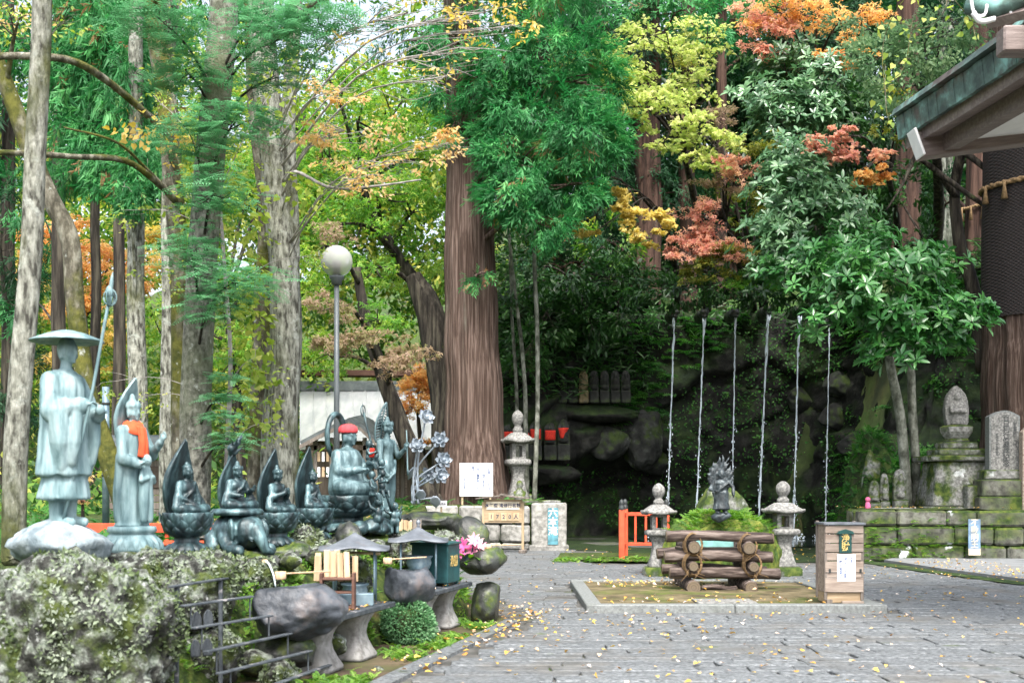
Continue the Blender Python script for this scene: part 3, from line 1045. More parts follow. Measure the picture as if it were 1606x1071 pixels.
def unit(v):
    return v / (np.linalg.norm(v, axis=-1, keepdims=True) + 1e-9)


class Leaves:
    def __init__(s):
        s.V, s.F, s.R, s.n = [], [], [], 0

    def add(s, T, pos, fwd, up, size, rng, rnd=None):
        pos = np.asarray(pos, float)
        N = len(pos)
        if N == 0:
            return s
        x = unit(fwd)
        z = unit(up - (up * x).sum(1, keepdims=True) * x)
        y = np.cross(z, x)
        Rm = np.stack([x, y, z], 2)
        tv, tf = T
        sz = size if not np.isscalar(size) else np.full(N, size)
        V = np.einsum('nij,tj->nti', Rm, tv) * sz[:, None, None] + pos[:, None, :]
        F = tf[None] + (np.arange(N) * len(tv))[:, None, None] + s.n
        s.V.append(V.reshape(-1, 3))
        s.F.append(F.reshape(-1, 3))
        r = rng.random(N) if rnd is None else rnd
        s.R.append(np.repeat(r, len(tv)))
        s.n += N * len(tv)
        return s

    def build(s, name, mat, parent=None):
        me = np_mesh(name, np.concatenate(s.V), np.concatenate(s.F), np.concatenate(s.R))
        return link(name, me, mat, parent, False)


def rvec(rng, n):
    return unit(rng.normal(size=(n, 3)))


def in_ball(rng, n, shell=.5):
    return rvec(rng, n) * (rng.random(n)[:, None] ** (1 / 3) * (1 - shell) + shell)


def pads(rng, c, r, n, npad, size, tmpl, L, hue=None):
    """foliage in flat, overlapping layers (maples): n leaves in npad tilted discs within the ellipsoid c, r"""
    c, r = np.array(c, float), np.array(r, float)
    per = max(1, n // npad)
    for k in range(npad):
        pc = c + in_ball(rng, 1, .25)[0] * r * np.array((.95, .85, 1.0))
        a = rng.uniform(0, 2 * PI, per)
        rad = np.sqrt(rng.random(per)) * rng.uniform(.3, .55)
        ex = rng.uniform(.6, 1.0)
        tw = rng.uniform(0, PI)
        lx, ly = np.cos(a) * rad, np.sin(a) * rad * ex
        dx, dy = lx * math.cos(tw) - ly * math.sin(tw), lx * math.sin(tw) + ly * math.cos(tw)
        tilt = rng.normal(0, .22, 2)
        p = pc + np.stack([dx * r[0], dy * r[1], (dx * tilt[0] + dy * tilt[1]) * r[0] - .35 * rad ** 2 * r[2] + rng.normal(0, .13, per) * r[2]], 1)
        # thin the disc into twig-like streaks
        keep = fbm(p * np.array((4.5, 4.5, 7)) / max(.3, r[0]) + k * 3.1, 2) > -.08
        p = p[keep]
        m = len(p)
        f = np.stack([dx[keep], dy[keep], -.25 + 0 * p[:, 0]], 1) + rng.normal(0, .45, (m, 3)) * np.array((1, 1, .5))
        u = np.array((0, -.75, .85)) + rng.normal(0, .48, (m, 3))
        h = np.clip(rng.normal(.5 if hue is None else hue, .27, m) + rng.normal(0, .12), 0, 1)
        L.add(tmpl, p, f, u, size * rng.uniform(.7, 1.25, m), rng, h)


def blob(rng, c, r, n, size, tmpl, L, shell=.55, hang=0.0, upb=.6, clusters=0, hue=.5):
    """foliage through an ellipsoid, facing outward; clusters > 0 gathers it into tufts"""
    c, r = np.array(c, float), np.array(r, float)
    if clusters:
        cc = in_ball(rng, clusters, shell)
        k = rng.integers(0, clusters, n)
        q = cc[k] + rng.normal(0, .17, (n, 3))
        ch = rng.normal(0, .16, clusters)[k]
    else:
        q = in_ball(rng, n, shell)
        ch = 0
    nr = unit(q)
    p = c + q * r
    f = nr + rng.normal(0, .5, (n, 3)) + np.array((0, 0, -hang))
    u = nr * .5 + np.array((0, 0, upb)) + rng.normal(0, .35, (n, 3))
    h = np.clip(rng.normal(hue, .2, n) + ch, 0, 1)
    L.add(tmpl, p, f, u, size * rng.uniform(.7, 1.3, n), rng, h)


def whorls(rng, c, r, n, size, L, per=7, shell=.5, hue=.5):
    """rosettes of long leaves at the twig ends (glossy evergreen)"""
    sc_ = in_ball(rng, max(4, n // 9), shell)
    q = sc_[rng.integers(0, len(sc_), n)] + rng.normal(0, .3, (n, 3))
    q[:, 2] = np.abs(q[:, 2]) * np.sign(rng.random(n) - .35)
    c0 = np.array(c) + q * np.array(r)
    ax = unit(q * np.array((.8, .8, .4)) + np.array((0, -.35, .8)) + rng.normal(0, .35, (n, 3)))
    t1 = unit(np.cross(ax, rvec(rng, n)))
    t2 = np.cross(ax, t1)
    hh = np.clip(rng.normal(hue, .22, n), 0, 1)
    for k in range(per):
        a = 2 * PI * k / per + rng.uniform(-.35, .35, n)
        d = t1 * np.cos(a)[:, None] + t2 * np.sin(a)[:, None]
        f = d * 1.0 + ax * rng.uniform(-.15, .75, n)[:, None]
        u = ax - d * .2 + rng.normal(0, .15, (n, 3))
        L.add(T_ELL, c0 + d * .02, f, u, size * rng.uniform(.7, 1.2, n), rng, np.clip(hh + rng.normal(0, .1, n), 0, 1))


# ============================================================ TREES
def ridged(seed, k=9, amp=.12, tw=.6):
    def f(th, s, i):
        p = np.stack([np.cos(th) * k * .5, np.sin(th) * k * .5, np.full_like(th, s * tw * 6)], 1)
        q = vnoise(p + seed * 3.1) + .5 * vnoise(p * 2.1 + seed)
        return 1 + amp * q
    return f


def trunk_mesh(path, rads, n=20, rings=40, seed=1, k=6, amp=.08, tw=.5, flare=0, wobble=None):
    p = smooth_path(path, rings)
    r = np.interp(np.linspace(0, 1, rings), np.linspace(0, 1, len(rads)), rads)
    wob = np.stack([fbm(np.c_[p[:, 2] * .9, p[:, 0] * 0 + seed, p[:, 1] * 0], 2), fbm(np.c_[p[:, 2] * .9 + 40, p[:, 0] * 0 + seed, p[:, 1] * 0], 2), 0 * p[:, 2]], 1)
    p = p + wob * r[:, None] * (.05 if max(rads) > .6 else .18)
    rd = ridged(seed, k, amp, tw)

    def disp(th, s, i):
        q = rd(th, s, i)
        if flare:
            e = max(0, 1 - s / .16) ** 2
            q = q + flare * e * (.55 + .45 * np.sin(th * 5 + seed) + .25 * np.sin(th * 3 + 2 * seed))
        return q
    return tube(p, r, n, True, disp), p


def tree(name, label, path, rads, bark, clumps=(), leaf=None, seed=1, group=None, n=18, rings=36, k=6, amp=.08, tw=.5, flare=0, branch_r=.035, cat='tree', extra=None, branch_mat=None, twigs=5, attach=None):
    """trunk, a branch to each clump of foliage, one crown.  clumps: (px, py, rx_px, ry_px, Y, kind, count, size, ...)"""
    rng = np.random.default_rng(seed)
    path = [np.array(q, float) for q in path]
    base = path[0].copy()
    root = thing(name, label, cat, base, 0, group)
    VF, pth = trunk_mesh([q - base for q in path], rads, n, rings, seed, k, amp, tw, flare)
    one('trunk', VF, bark, root, True)
    pth = pth + base
    by = {}
    for c in clumps:
        px, py, rx, ry, Y, kind, cnt, size = c[:8]
        o = c[8] if len(c) > 8 else {}
        ctr = P(px, py, Y)
        r = np.array((rx * Y / FPX, o.get('d', .8) * rx * Y / FPX, ry * Y / FPX))
        m = o.get('mat', leaf)
        L = by.setdefault(m, Leaves())
        ct = ctr - base
        hue = o.get('hue', .5)
        if kind == 'maple':
            pads(rng, ct, r, cnt, o.get('pads', 7), size, T_MAPLE3, L, hue)
        elif kind == 'maple5':
            pads(rng, ct, r, cnt, o.get('pads', 7), size, T_MAPLE5, L, hue)
        elif kind == 'leaf':
            pads(rng, ct, r, cnt, o.get('pads', 8), size, T_RHOMB, L, hue)
        elif kind == 'heart':
            blob(rng, ct, r, cnt, size, T_HEART, L, .1, .5, .5, o.get('cl', 0), hue)
        elif kind == 'cedar':
            blob(rng, ct, r, cnt, size, T_CEDAR if Y < 34 else T_CEDAR_FAR, L, .5, .45, .7, o.get('cl', max(6, cnt // 45)), hue)
        elif kind == 'curtain':
            cc = in_ball(rng, max(5, cnt // 22), .2)
            q = cc[rng.integers(0, len(cc), cnt)] + rng.normal(0, .2, (cnt, 3)) * np.array((.7, .7, 1.5))
            f = np.stack([rng.normal(0, .16, cnt), rng.normal(0, .16, cnt), -np.ones(cnt)], 1) + q * np.array((.25, .25, 0))
            hh = np.clip(rng.normal(hue, .25, cnt), 0, 1)
            upv = rvec(rng, cnt) + np.array((0, -1.0, 0))
            s1 = rng.random(cnt) < .16
            s2 = ~s1
            L.add(T_CURTAIN, (ct + q * r)[s1], f[s1], upv[s1], size * rng.uniform(.35, .8, s1.sum()), rng, hh[s1])
            L.add(T_CEDAR, (ct + q * r)[s2], f[s2] + rng.normal(0, .55, (s2.sum(), 3)), upv[s2], size * rng.uniform(.45, .95, s2.sum()), rng, hh[s2])
        elif kind == 'fir':
            q = in_ball(rng, cnt, .1)
            a = rng.uniform(0, 2 * PI, cnt)
            f = np.stack([np.cos(a), np.sin(a), rng.normal(-.12, .12, cnt)], 1)
            lay = np.round(q[:, 2] * o.get('lay', 2)) / o.get('lay', 2)
            q[:, 2] = lay + rng.normal(0, .06, cnt)
            L.add(T_FIR, ct + q * r, f, np.array((0, 0, 1.0)) + rng.normal(0, .2, (cnt, 3)), size * rng.uniform(.6, 1.3, cnt), rng, np.clip(rng.normal(hue, .2, cnt), 0, 1))
        elif kind == 'whorl':
            whorls(rng, ct, r, cnt, size, L, 7, o.get('shell', .5), hue)
        elif kind == 'ever':
            blob(rng, ct, r, cnt, size, T_ELL if size > .12 else T_RHOMB, L, .45, .25, .8, o.get('cl', max(5, cnt // 60)), hue)
        if not o.get('nobranch'):
            i = int(np.argmin(np.linalg.norm((pth - ctr) * np.array((1, 1, 1.6)), axis=1)))
            i = max(2, i - 2)
            a0 = pth[i] if attach is None else np.array(attach)
            mid = a0 * .5 + ctr * .5 + np.array((0, 0, .12 * np.linalg.norm(ctr - a0)))
            bp = smooth_path([a0, mid, ctr], 9)
            br = o.get('br', branch_r)
            mb = MB().add(tube(bp - base, np.linspace(br, br * .3, 9), 6))
            for _ in range(twigs):
                e = ctr + in_ball(rng, 1, .4)[0] * r * .85
                s0 = bp[rng.integers(5, 9)]
                mb.add(tube(smooth_path([s0 - base, (s0 + e) / 2 + rng.normal(0, .08, 3) * r.max() - base, e - base], 6), np.linspace(br * .35, br * .08, 6), 5))
            mb.build('branch', branch_mat or bark, root, True)
    first = True
    for m, L in by.items():
        if L.n:
            L.build('crown' if first else 'foliage', M(m), root)
            first = False
    return root


def down(px, py, Y, z):
    """trunk foot: same column as the pixel, at height z"""
    q = P(px, py, Y)
    return np.array((q[0], Y, z))


def col(pts, Y, z0, ztop=None):
    """trunk path from pixels (bottom first) at depth Y, foot at z0"""
    out = [P(px, py, Y) for px, py in pts]
    f = out[0].copy()
    f[2] = z0
    if out[0][2] > z0 + .05:
        out = [f] + out
    if ztop:
        d = out[-1] - out[-2]
        q = out[-1] + d * (ztop - out[-1][2]) / max(.1, d[2])
        out.append(q)
    return out
# ---------------------------------------------------------------- trees of the upper terrace (left of the path)
tree('maple_tree', 'smooth grey-green slender trunk beside the monk in the wide hat', col([(18, 850), (32, 620), (48, 420), (58, 200), (64, 0)], 9.4, .95, 9), [.11, .095, .09, .085, .08, .07], M('bark_grey'), [(95, 35, 60, 30, 9.6, 'leaf', 90, .05, {'mat': 'leaf_yellowgreen', 'br': .012}), (60, -170, 170, 60, 9.0, 'leaf', 500, .06, {'mat': 'leaf_yellowgreen', 'br': .03})], 'leaf_yellowgreen', seed=2, amp=.05)
tree('crooked_tree', 'crooked pale trunk bending in an S behind the monk statue', col([(200, 800), (160, 690), (131, 590), (117, 470), (108, 375), (78, 312), (42, 225), (5, 120), (-60, -40)], 13, 1.0), [.16, .125, .11, .1, .1, .1, .1, .09, .08], M('bark_mossy'), [(-60, 60, 120, 80, 13, 'leaf', 600, .07), (30, 30, 60, 20, 12.5, 'leaf', 120, .06, {'mat': 'leaf_peach'})], 'leaf_yellowgreen', seed=3, rings=50, amp=.1)


def conifer(label, px, py0, Y, r, z0, top, bark, clumps, leaf='leaf_cedar', seed=1, lean=0, group=None):
    return tree('cedar_tree', label, col([(px, py0), (px + lean * .5, py0 - 250), (px + lean, -120)], Y, z0, top), [r * 1.15, r, r * .85, r * .6, r * .2], bark, clumps, leaf, seed=seed, k=8, amp=.07, tw=.3, rings=30, flare=.2, group=group)


conifer('dark thin conifer trunk showing just above the wide-hatted monk', 92, 600, 25, .16, 1.0, 20, M('bark_dark'), [(40, 60, 90, 120, 26, 'cedar', 600, .55), (60, 330, 80, 60, 26, 'cedar', 350, .4), (30, 480, 60, 50, 27, 'cedar', 300, .4)], 'leaf_cedar', 5)
conifer('dark slim conifer trunk just beside a paler straight one', 187, 700, 24, .14, 1.0, 20, M('bark_dark'), [(190, 40, 70, 60, 25, 'curtain', 1260, 0.43)], 'leaf_cedar_bright', 6)
conifer('straight pale grey conifer trunk behind the red-scarfed statue', 214, 800, 18, .165, 1.0, 19, M('bark_grey'),
        [(120, 90, 50, 60, 19, 'curtain', 593, 0.54), (170, 60, 60, 60, 18.5, 'curtain', 593, 0.58), (205, 150, 55, 70, 18.3, 'curtain', 593, 0.54), (135, 190, 50, 50, 19, 'curtain', 467, 0.50), (175, 250, 45, 50, 18.6, 'curtain', 467, 0.47), (215, 265, 40, 50, 17.6, 'curtain', 467, 0.43), (235, 60, 40, 70, 19, 'curtain', 467, 0.50), (130, 10, 70, 40, 19, 'curtain', 467, 0.50), (100, 270, 40, 30, 20, 'curtain', 251, 0.40), (205, 300, 25, 30, 17.4, 'curtain', 215, 0.36)], 'leaf_cedar_bright', 7)
conifer('lichen-grey trunk standing just behind the big fir', 264, 790, 17, .12, 1.0, 18, M('bark_grey'), [(290, -40, 90, 50, 17, 'cedar', 400, .4)], 'leaf_cedar', 8)
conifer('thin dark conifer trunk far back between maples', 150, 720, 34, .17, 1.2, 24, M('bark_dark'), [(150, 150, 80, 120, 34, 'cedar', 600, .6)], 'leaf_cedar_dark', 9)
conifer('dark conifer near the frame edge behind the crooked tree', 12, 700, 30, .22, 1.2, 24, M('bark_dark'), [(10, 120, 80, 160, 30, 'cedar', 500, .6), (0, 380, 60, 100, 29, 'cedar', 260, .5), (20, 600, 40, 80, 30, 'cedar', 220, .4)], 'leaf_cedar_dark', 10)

# mossy tree with long arching limbs
mt = tree('mossy_tree', 'mossy trunk with two long arching limbs reaching over the statues', col([(292, 820), (285, 600), (276, 360), (262, 190), (244, 60), (238, -80)], 14.2, 1.0, 10), [.16, .135, .12, .12, .115, .1, .07], M('bark_mossy'),
          [(250, -60, 150, 40, 13.5, 'leaf', 500, .06, {'mat': 'leaf_yellowgreen'}), (330, 230, 50, 90, 14, 'heart', 195, 0.081, {'mat': 'leaf_yellowgreen', 'nobranch': 1}), (240, 205, 70, 30, 13.2, 'heart', 75, 0.069, {'mat': 'leaf_yellow', 'nobranch': 1}), (300, 330, 40, 60, 14, 'heart', 105, 0.069, {'mat': 'leaf_yellowgreen', 'nobranch': 1})], 'leaf_yellowgreen', seed=12, amp=.12, rings=44)
_b = np.array(mt.location)
for pts_, rr in (([(282, 305, 14.2), (262, 215, 13.8), (225, 175, 13.4), (165, 125, 12.9), (110, 95, 12.5), (30, 88, 12.2), (-60, 95, 12)], (.05, .034)), ([(288, 330, 14.2), (250, 290, 13.7), (195, 252, 13.2), (110, 246, 12.8), (30, 240, 12.4), (-60, 240, 12.2)], (.042, .026)), ([(284, 320, 14.1), (230, 265, 13.6), (180, 222, 13.2), (100, 200, 13)], (.024, .01))):
    bp = smooth_path([P(*q) for q in pts_], 26)
    one('branch', tube(bp - _b, np.linspace(rr[0], rr[1], 26), 10, True, ridged(4, 6, .12, 2)), M('bark_mossy'), mt, True)

# the fir with flat sprays
tree('fir_tree', 'thick grey fir trunk rising behind the two nearest seated bronze figures', col([(305, 830), (306, 640), (316, 420), (334, 190), (348, 0), (352, -90)], 13, .95, 11), [.21, .18, .17, .165, .16, .15, .1], M('bark_fir'),
     [(370, 190, 70, 30, 12.4, 'fir', 176, 0.27), (300, 215, 60, 40, 12.3, 'fir', 176, 0.25), (335, 300, 60, 40, 12.2, 'fir', 198, 0.25), (300, 395, 55, 40, 12.2, 'fir', 176, 0.23), (370, 440, 80, 30, 12.2, 'fir', 220, 0.25), (445, 60, 90, 40, 12.2, 'fir', 264, 0.27), (430, 120, 60, 20, 12.4, 'fir', 121, 0.23), (290, 110, 60, 40, 12.5, 'fir', 176, 0.27), (250, 30, 80, 40, 12.2, 'fir', 242, 0.27), (350, 620, 38, 60, 12.4, 'fir', 198, 0.20), (365, 690, 38, 20, 12.3, 'fir', 99, 0.18), (330, 480, 50, 30, 12.1, 'fir', 132, 0.22), (420, 20, 60, 30, 12.3, 'fir', 132, 0.25), (500, 20, 70, 25, 12.0, 'fir', 132, 0.25)], 'leaf_fir', seed=14, amp=.05, k=10, rings=48, branch_r=.02, flare=.25, branch_mat=M('bark_dark'), twigs=6)

# big pale tree and its silver, yellow-leaved branches
bt = tree('katsura_tree', 'stout flaking pale trunk with mossy flank beside the lamp post', col([(436, 830), (440, 640), (446, 460), (434, 260), (418, 100), (408, -80)], 15, 1.0, 12), [.27, .22, .195, .18, .165, .15, .1], M('bark_grey'),
          [(540, 205, 90, 20, 13.2, 'leaf', 624, .06, {'mat': 'leaf_peach', 'pads': 6, 'br': .02}), (600, 255, 90, 18, 13, 'leaf', 624, .06, {'mat': 'leaf_peach', 'pads': 7, 'br': .016}), (500, 215, 50, 12, 13, 'leaf', 312, .06, {'mat': 'leaf_peach', 'pads': 4, 'br': .012}), (700, 225, 45, 25, 12.5, 'leaf', 408, .06, {'mat': 'leaf_peach', 'pads': 5, 'br': .014}), (530, 140, 50, 22, 13.2, 'leaf', 360, .06, {'mat': 'leaf_peach', 'pads': 4, 'br': .014}),
           (560, 280, 80, 15, 12.7, 'leaf', 216, .06, {'mat': 'leaf_peach', 'pads': 4, 'br': .012}),
           (640, 20, 110, 16, 12, 'leaf', 144, .06, {'mat': 'leaf_yellow', 'pads': 5, 'br': .02}), (760, 20, 60, 16, 11.8, 'leaf', 216, .06, {'mat': 'leaf_yellow', 'pads': 4, 'br': .02}), (720, 75, 110, 20, 12, 'leaf', 120, .06, {'mat': 'leaf_yellow', 'pads': 5, 'br': .02}), (700, 120, 80, 20, 12, 'leaf', 72, .06, {'mat': 'leaf_yellow', 'pads': 5, 'br': .016}), (800, 40, 40, 10, 11.6, 'leaf', 96, .06, {'mat': 'leaf_yellow', 'pads': 3, 'br': .012}), (560, 45, 60, 20, 12, 'leaf', 60, .06, {'mat': 'leaf_yellow', 'pads': 3, 'br': .016}),
           (400, 500, 30, 110, 14.6, 'heart', 195, 0.098, {'mat': 'leaf_yellowgreen', 'nobranch': 1}), (380, 330, 40, 60, 14.4, 'heart', 105, 0.092, {'mat': 'leaf_yellowgreen', 'nobranch': 1}), (440, 150, 60, 60, 14.4, 'heart', 90, 0.081, {'mat': 'leaf_yellowgreen', 'nobranch': 1}), (400, 620, 40, 60, 14.5, 'heart', 90, 0.098, {'mat': 'leaf_yellowgreen', 'nobranch': 1}), (470, 300, 50, 40, 14.2, 'heart', 37, 0.081, {'mat': 'leaf_yellowgreen', 'nobranch': 1})],
          'leaf_peach', seed=16, amp=.12, k=7, rings=50, branch_mat=M('bark_silver'), twigs=14, flare=.2)
_b = np.array(bt.location)
one('branch', tube(smooth_path([P(452, 520, 15), P(458, 380, 15), P(452, 200, 15), P(462, 40, 15), P(470, -120, 15)], 30) - _b, np.linspace(.11, .08, 30), 14, True, ridged(9, 7, .1, 2)), M('bark_grey'), bt, True)
one('branch', tube(smooth_path([P(425, 60, 15), P(455, 45, 14.6), P(490, 10, 14), P(540, -30, 13.4)], 14) - _b, np.linspace(.07, .04, 14), 10, True, ridged(9, 7, .1, 2)), M('bark_mossy'), bt, True)
one('branch', tube(smooth_path([P(447, 285, 15), P(465, 270, 14), P(520, 295, 13.4), P(590, 292, 13), P(660, 282, 12.6)], 18) - _b, np.linspace(.028, .008, 18), 8), M('bark_silver'), bt, True)
tree('mossy_tree', 'moss-wrapped brown trunk pressed against the stout flaking pale trunk', col([(405, 820), (408, 640), (410, 480), (416, 330), (398, 120), (392, -60)], 15.4, 1.0, 11), [.2, .16, .14, .12, .11, .1, .07], M('bark_mossy'), [(380, -90, 90, 30, 15, 'leaf', 200, .06)], 'leaf_yellowgreen', seed=18, amp=.12)

vl = tree('young_beech', 'young beech whose pale yellow-green leaves veil the big trunks', col([(352, 820), (356, 700), (362, 560), (352, 420), (340, 250)], 13.6, .95), [.035, .03, .026, .022, .016], M('bark_silver'),
          [(330, 120, 60, 50, 13.4, 'leaf', 260, .06, {'pads': 8}), (240, 150, 50, 40, 13.6, 'leaf', 160, .06, {'pads': 6}), (370, 260, 50, 40, 13.4, 'leaf', 200, .06, {'pads': 7}), (300, 250, 50, 30, 13.2, 'leaf', 140, .06, {'pads': 6, 'mat': 'leaf_yellow'}), (400, 380, 50, 40, 13.4, 'leaf', 200, .06, {'pads': 7}), (350, 480, 50, 40, 13.4, 'leaf', 200, .06, {'pads': 7}), (400, 560, 50, 50, 13.4, 'leaf', 220, .06, {'pads': 8}), (350, 640, 40, 40, 13.4, 'leaf', 160, .06, {'pads': 6}), (260, 420, 50, 40, 13.8, 'leaf', 160, .06, {'pads': 6}), (470, 100, 50, 30, 13.4, 'leaf', 150, .06, {'pads': 5}), (190, 330, 40, 30, 13.6, 'leaf', 110, .06, {'pads': 5}), (220, 620, 40, 40, 14, 'leaf', 110, .06, {'pads': 5}), (430, 660, 40, 40, 13.4, 'leaf', 150, .06, {'pads': 6}), (490, 400, 40, 40, 13.4, 'leaf', 120, .06, {'pads': 5}), (160, 600, 30, 30, 14, 'leaf', 70, .06, {'pads': 4})], 'leaf_yellowgreen', seed=17, branch_r=.008, twigs=3, n=10)

# dark leaning trunks by the big cedar
tree('broken_trunk', 'dark broken-topped trunk leaning behind the big cedar', col([(706, 770), (700, 640), (686, 540), (665, 470), (650, 432)], 33, 1.1), [.5, .47, .45, .43, .36, .24], M('bark_dark'), [], None, seed=20, amp=.16, cat='tree', rings=40)
lm = tree('leaning_maple', 'dark leaning maple trunk behind the slender standing bronze figure', col([(672, 790), (648, 720), (622, 650), (597, 580), (575, 500), (560, 420)], 30, 1.1), [.42, .3, .27, .24, .2, .16, .1], M('bark_dark'),
          [(560, 530, 70, 22, 28, 'maple', 1400, .1, {'mat': 'leaf_maple_dusty', 'pads': 12}), (630, 560, 60, 22, 28, 'maple', 1200, .1, {'mat': 'leaf_maple_dusty', 'pads': 12}), (520, 480, 50, 24, 28, 'maple', 700, .1, {'mat': 'leaf_maple_dusty', 'pads': 8}), (600, 500, 60, 25, 29, 'maple', 900, .1, {'mat': 'leaf_maple_green', 'pads': 9}), (520, 560, 45, 30, 29, 'maple', 500, .1, {'mat': 'leaf_maple_green', 'pads': 7}), (510, 385, 40, 40, 28, 'maple', 500, .1, {'mat': 'leaf_maple_dusty', 'pads': 6})], 'leaf_maple_green', seed=22, amp=.14, branch_r=.07)
tree('green_maple', 'vivid green maple spreading its dark forked limbs behind the lamp globe', col([(712, 780), (704, 620), (672, 480), (620, 400), (580, 330), (560, 260)], 34, 1.1), [.3, .24, .2, .18, .16, .1], M('bark_dark'),
     [(560, 190, 90, 60, 32, 'maple', 1800, .12, {'pads': 14}), (630, 160, 70, 50, 33, 'maple', 1400, .12, {'pads': 12}), (500, 250, 70, 60, 31, 'maple', 1500, .12, {'pads': 12}), (590, 300, 80, 50, 32, 'maple', 1500, .12, {'pads': 12}), (650, 330, 60, 60, 33, 'maple', 1200, .12, {'pads': 10}), (530, 350, 70, 40, 31, 'maple', 1200, .12, {'pads': 10}), (560, 420, 70, 40, 31, 'maple', 1200, .12, {'pads': 10}), (640, 420, 50, 40, 34, 'maple', 900, .12, {'pads': 8, 'hue': .8}), (510, 110, 50, 25, 32, 'maple', 500, .12, {'pads': 5}), (680, 250, 40, 60, 34, 'maple', 800, .12, {'pads': 8}), (590, 250, 60, 40, 33, 'ever', 700, .14, {'mat': 'leaf_feather'})], 'leaf_maple_green', seed=24, branch_r=.09, rings=30, amp=.12, twigs=4)
tree('orange_maple', 'flame-orange maple glowing beside the pale roof', col([(668, 740), (660, 690), (655, 640)], 38, 1.1), [.12, .1, .08, .05], M('bark_dark'), [(655, 615, 32, 36, 37, 'maple', 1700, .13, {'pads': 14}), (640, 640, 26, 18, 36.5, 'maple', 600, .13, {'pads': 6}), (660, 700, 22, 14, 37, 'maple', 300, .13, {'pads': 4}), (672, 580, 20, 16, 38, 'maple', 300, .13, {'pads': 4})], 'leaf_maple_orange', seed=26, branch_r=.04)
tree('yellow_maple', 'golden orange maple far behind the wide hat of the monk', col([(150, 760), (140, 600), (130, 480)], 38, 1.2), [.2, .17, .14, .1], M('bark_dark'), [(110, 380, 70, 40, 37, 'maple', 1400, .17, {'pads': 12}), (170, 420, 70, 40, 37, 'maple', 1400, .17, {'pads': 12}), (235, 390, 50, 50, 38, 'maple', 900, .17, {'pads': 9, 'mat': 'leaf_yellow'}), (100, 470, 60, 30, 36, 'maple', 900, .17, {'pads': 8}), (170, 540, 50, 40, 36, 'maple', 700, .16, {'pads': 8, 'mat': 'leaf_yellow'}), (60, 420, 40, 40, 37, 'maple', 500, .16, {'pads': 6, 'mat': 'leaf_yellow'}), (60, 570, 40, 30, 37, 'maple', 400, .16, {'pads': 5, 'mat': 'leaf_yellow'})], 'leaf_maple_orange', seed=28, branch_r=.06)
tree('green_maple', 'yellow-green maple filling the gap behind the mossy trunks', col([(380, 780), (370, 600), (350, 450)], 36, 1.2), [.25, .2, .16, .1], M('bark_dark'), [(330, 420, 60, 60, 35, 'maple', 1200, .16, {'pads': 10}), (390, 300, 60, 70, 36, 'maple', 1200, .16, {'pads': 10}), (480, 440, 50, 60, 35, 'maple', 1100, .16, {'pads': 10, 'hue': .85}), (370, 560, 60, 60, 35, 'maple', 900, .15, {'pads': 9}), (490, 560, 40, 50, 35, 'maple', 700, .15, {'pads': 7, 'hue': .9}), (250, 520, 50, 60, 36, 'maple', 800, .15, {'pads': 8, 'hue': .8}), (480, 180, 50, 50, 36, 'maple', 700, .16, {'pads': 7}), (330, 130, 60, 80, 37, 'maple', 900, .17, {'pads': 8})], 'leaf_maple_green', seed=30, branch_r=.07)
tree('shrub', 'low shrub turning pink and gold behind the two pale statues', col([(130, 800), (128, 760)], 14.5, 1.0), [.03, .02, .015], M('bark_dark'), [(128, 745, 22, 45, 14.5, 'leaf', 420, .06, {'mat': 'leaf_peach', 'pads': 10}), (120, 775, 14, 30, 14.3, 'leaf', 150, .06, {'mat': 'leaf_maple_red', 'pads': 5})], 'leaf_peach', seed=31, branch_r=.012, cat='shrub')

# ---------------------------------------------------------------- the big cedar and the forest above the falls
tree('big_cedar', 'huge old cedar with ridged bark beside the path', col([(748, 800), (746, 700), (742, 560), (738, 420), (734, 260), (728, 120), (722, 0), (718, -120)], 31, .95, 24), [1.0, .8, .73, .69, .6, .52, .46, .42, .25], M('bark_cedar'),
     [(850, 170, 75, 45, 29.5, 'cedar', 800, .5), (905, 215, 60, 45, 29.2, 'cedar', 700, .48), (830, 250, 60, 40, 29.3, 'cedar', 650, .48), (890, 290, 50, 35, 29.0, 'cedar', 480, .45), (815, 310, 50, 40, 29.2, 'cedar', 520, .45), (850, 345, 45, 35, 29, 'cedar', 400, .42), (800, 200, 45, 50, 29.6, 'cedar', 480, .46), (920, 130, 50, 50, 29.6, 'cedar', 520, .48), (870, 90, 70, 45, 30, 'cedar', 650, .5), (790, 100, 50, 40, 30, 'cedar', 380, .48), (750, 430, 24, 16, 29.6, 'cedar', 70, .3), (660, 60, 60, 50, 33, 'cedar', 260, .5, {'mat': 'leaf_cedar'}), (840, -60, 120, 60, 30, 'cedar', 700, .6), (715, 60, 45, 45, 30, 'cedar', 240, .45), (765, 150, 40, 45, 29.8, 'cedar', 260, .45), (690, 130, 30, 35, 30.4, 'cedar', 130, .42), (775, 260, 30, 40, 29.5, 'cedar', 200, .42), (722, 195, 26, 30, 29.9, 'cedar', 130, .42)], 'leaf_cedar_bright', seed=40, n=110, rings=90, k=26, amp=.055, tw=.12, flare=.16, branch_r=.09)


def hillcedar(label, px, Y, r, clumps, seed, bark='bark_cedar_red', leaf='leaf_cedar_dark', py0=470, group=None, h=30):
    x = (px - CXP) * Y / FPX
    r *= .85
    z0 = hill_z(x, Y) - .3
    p0 = np.array((x, Y, z0))
    return tree('cedar_tree', label, [p0, p0 + (0.1, 0, h * .3), p0 + (0, 0, h * .65), p0 + (.1, 0, h)], [r * 1.2, r, r * .75, r * .25], M(bark), clumps, leaf, seed=seed, n=26, k=12, amp=.06, tw=.2, rings=30, flare=.2, branch_r=.08, group=group)


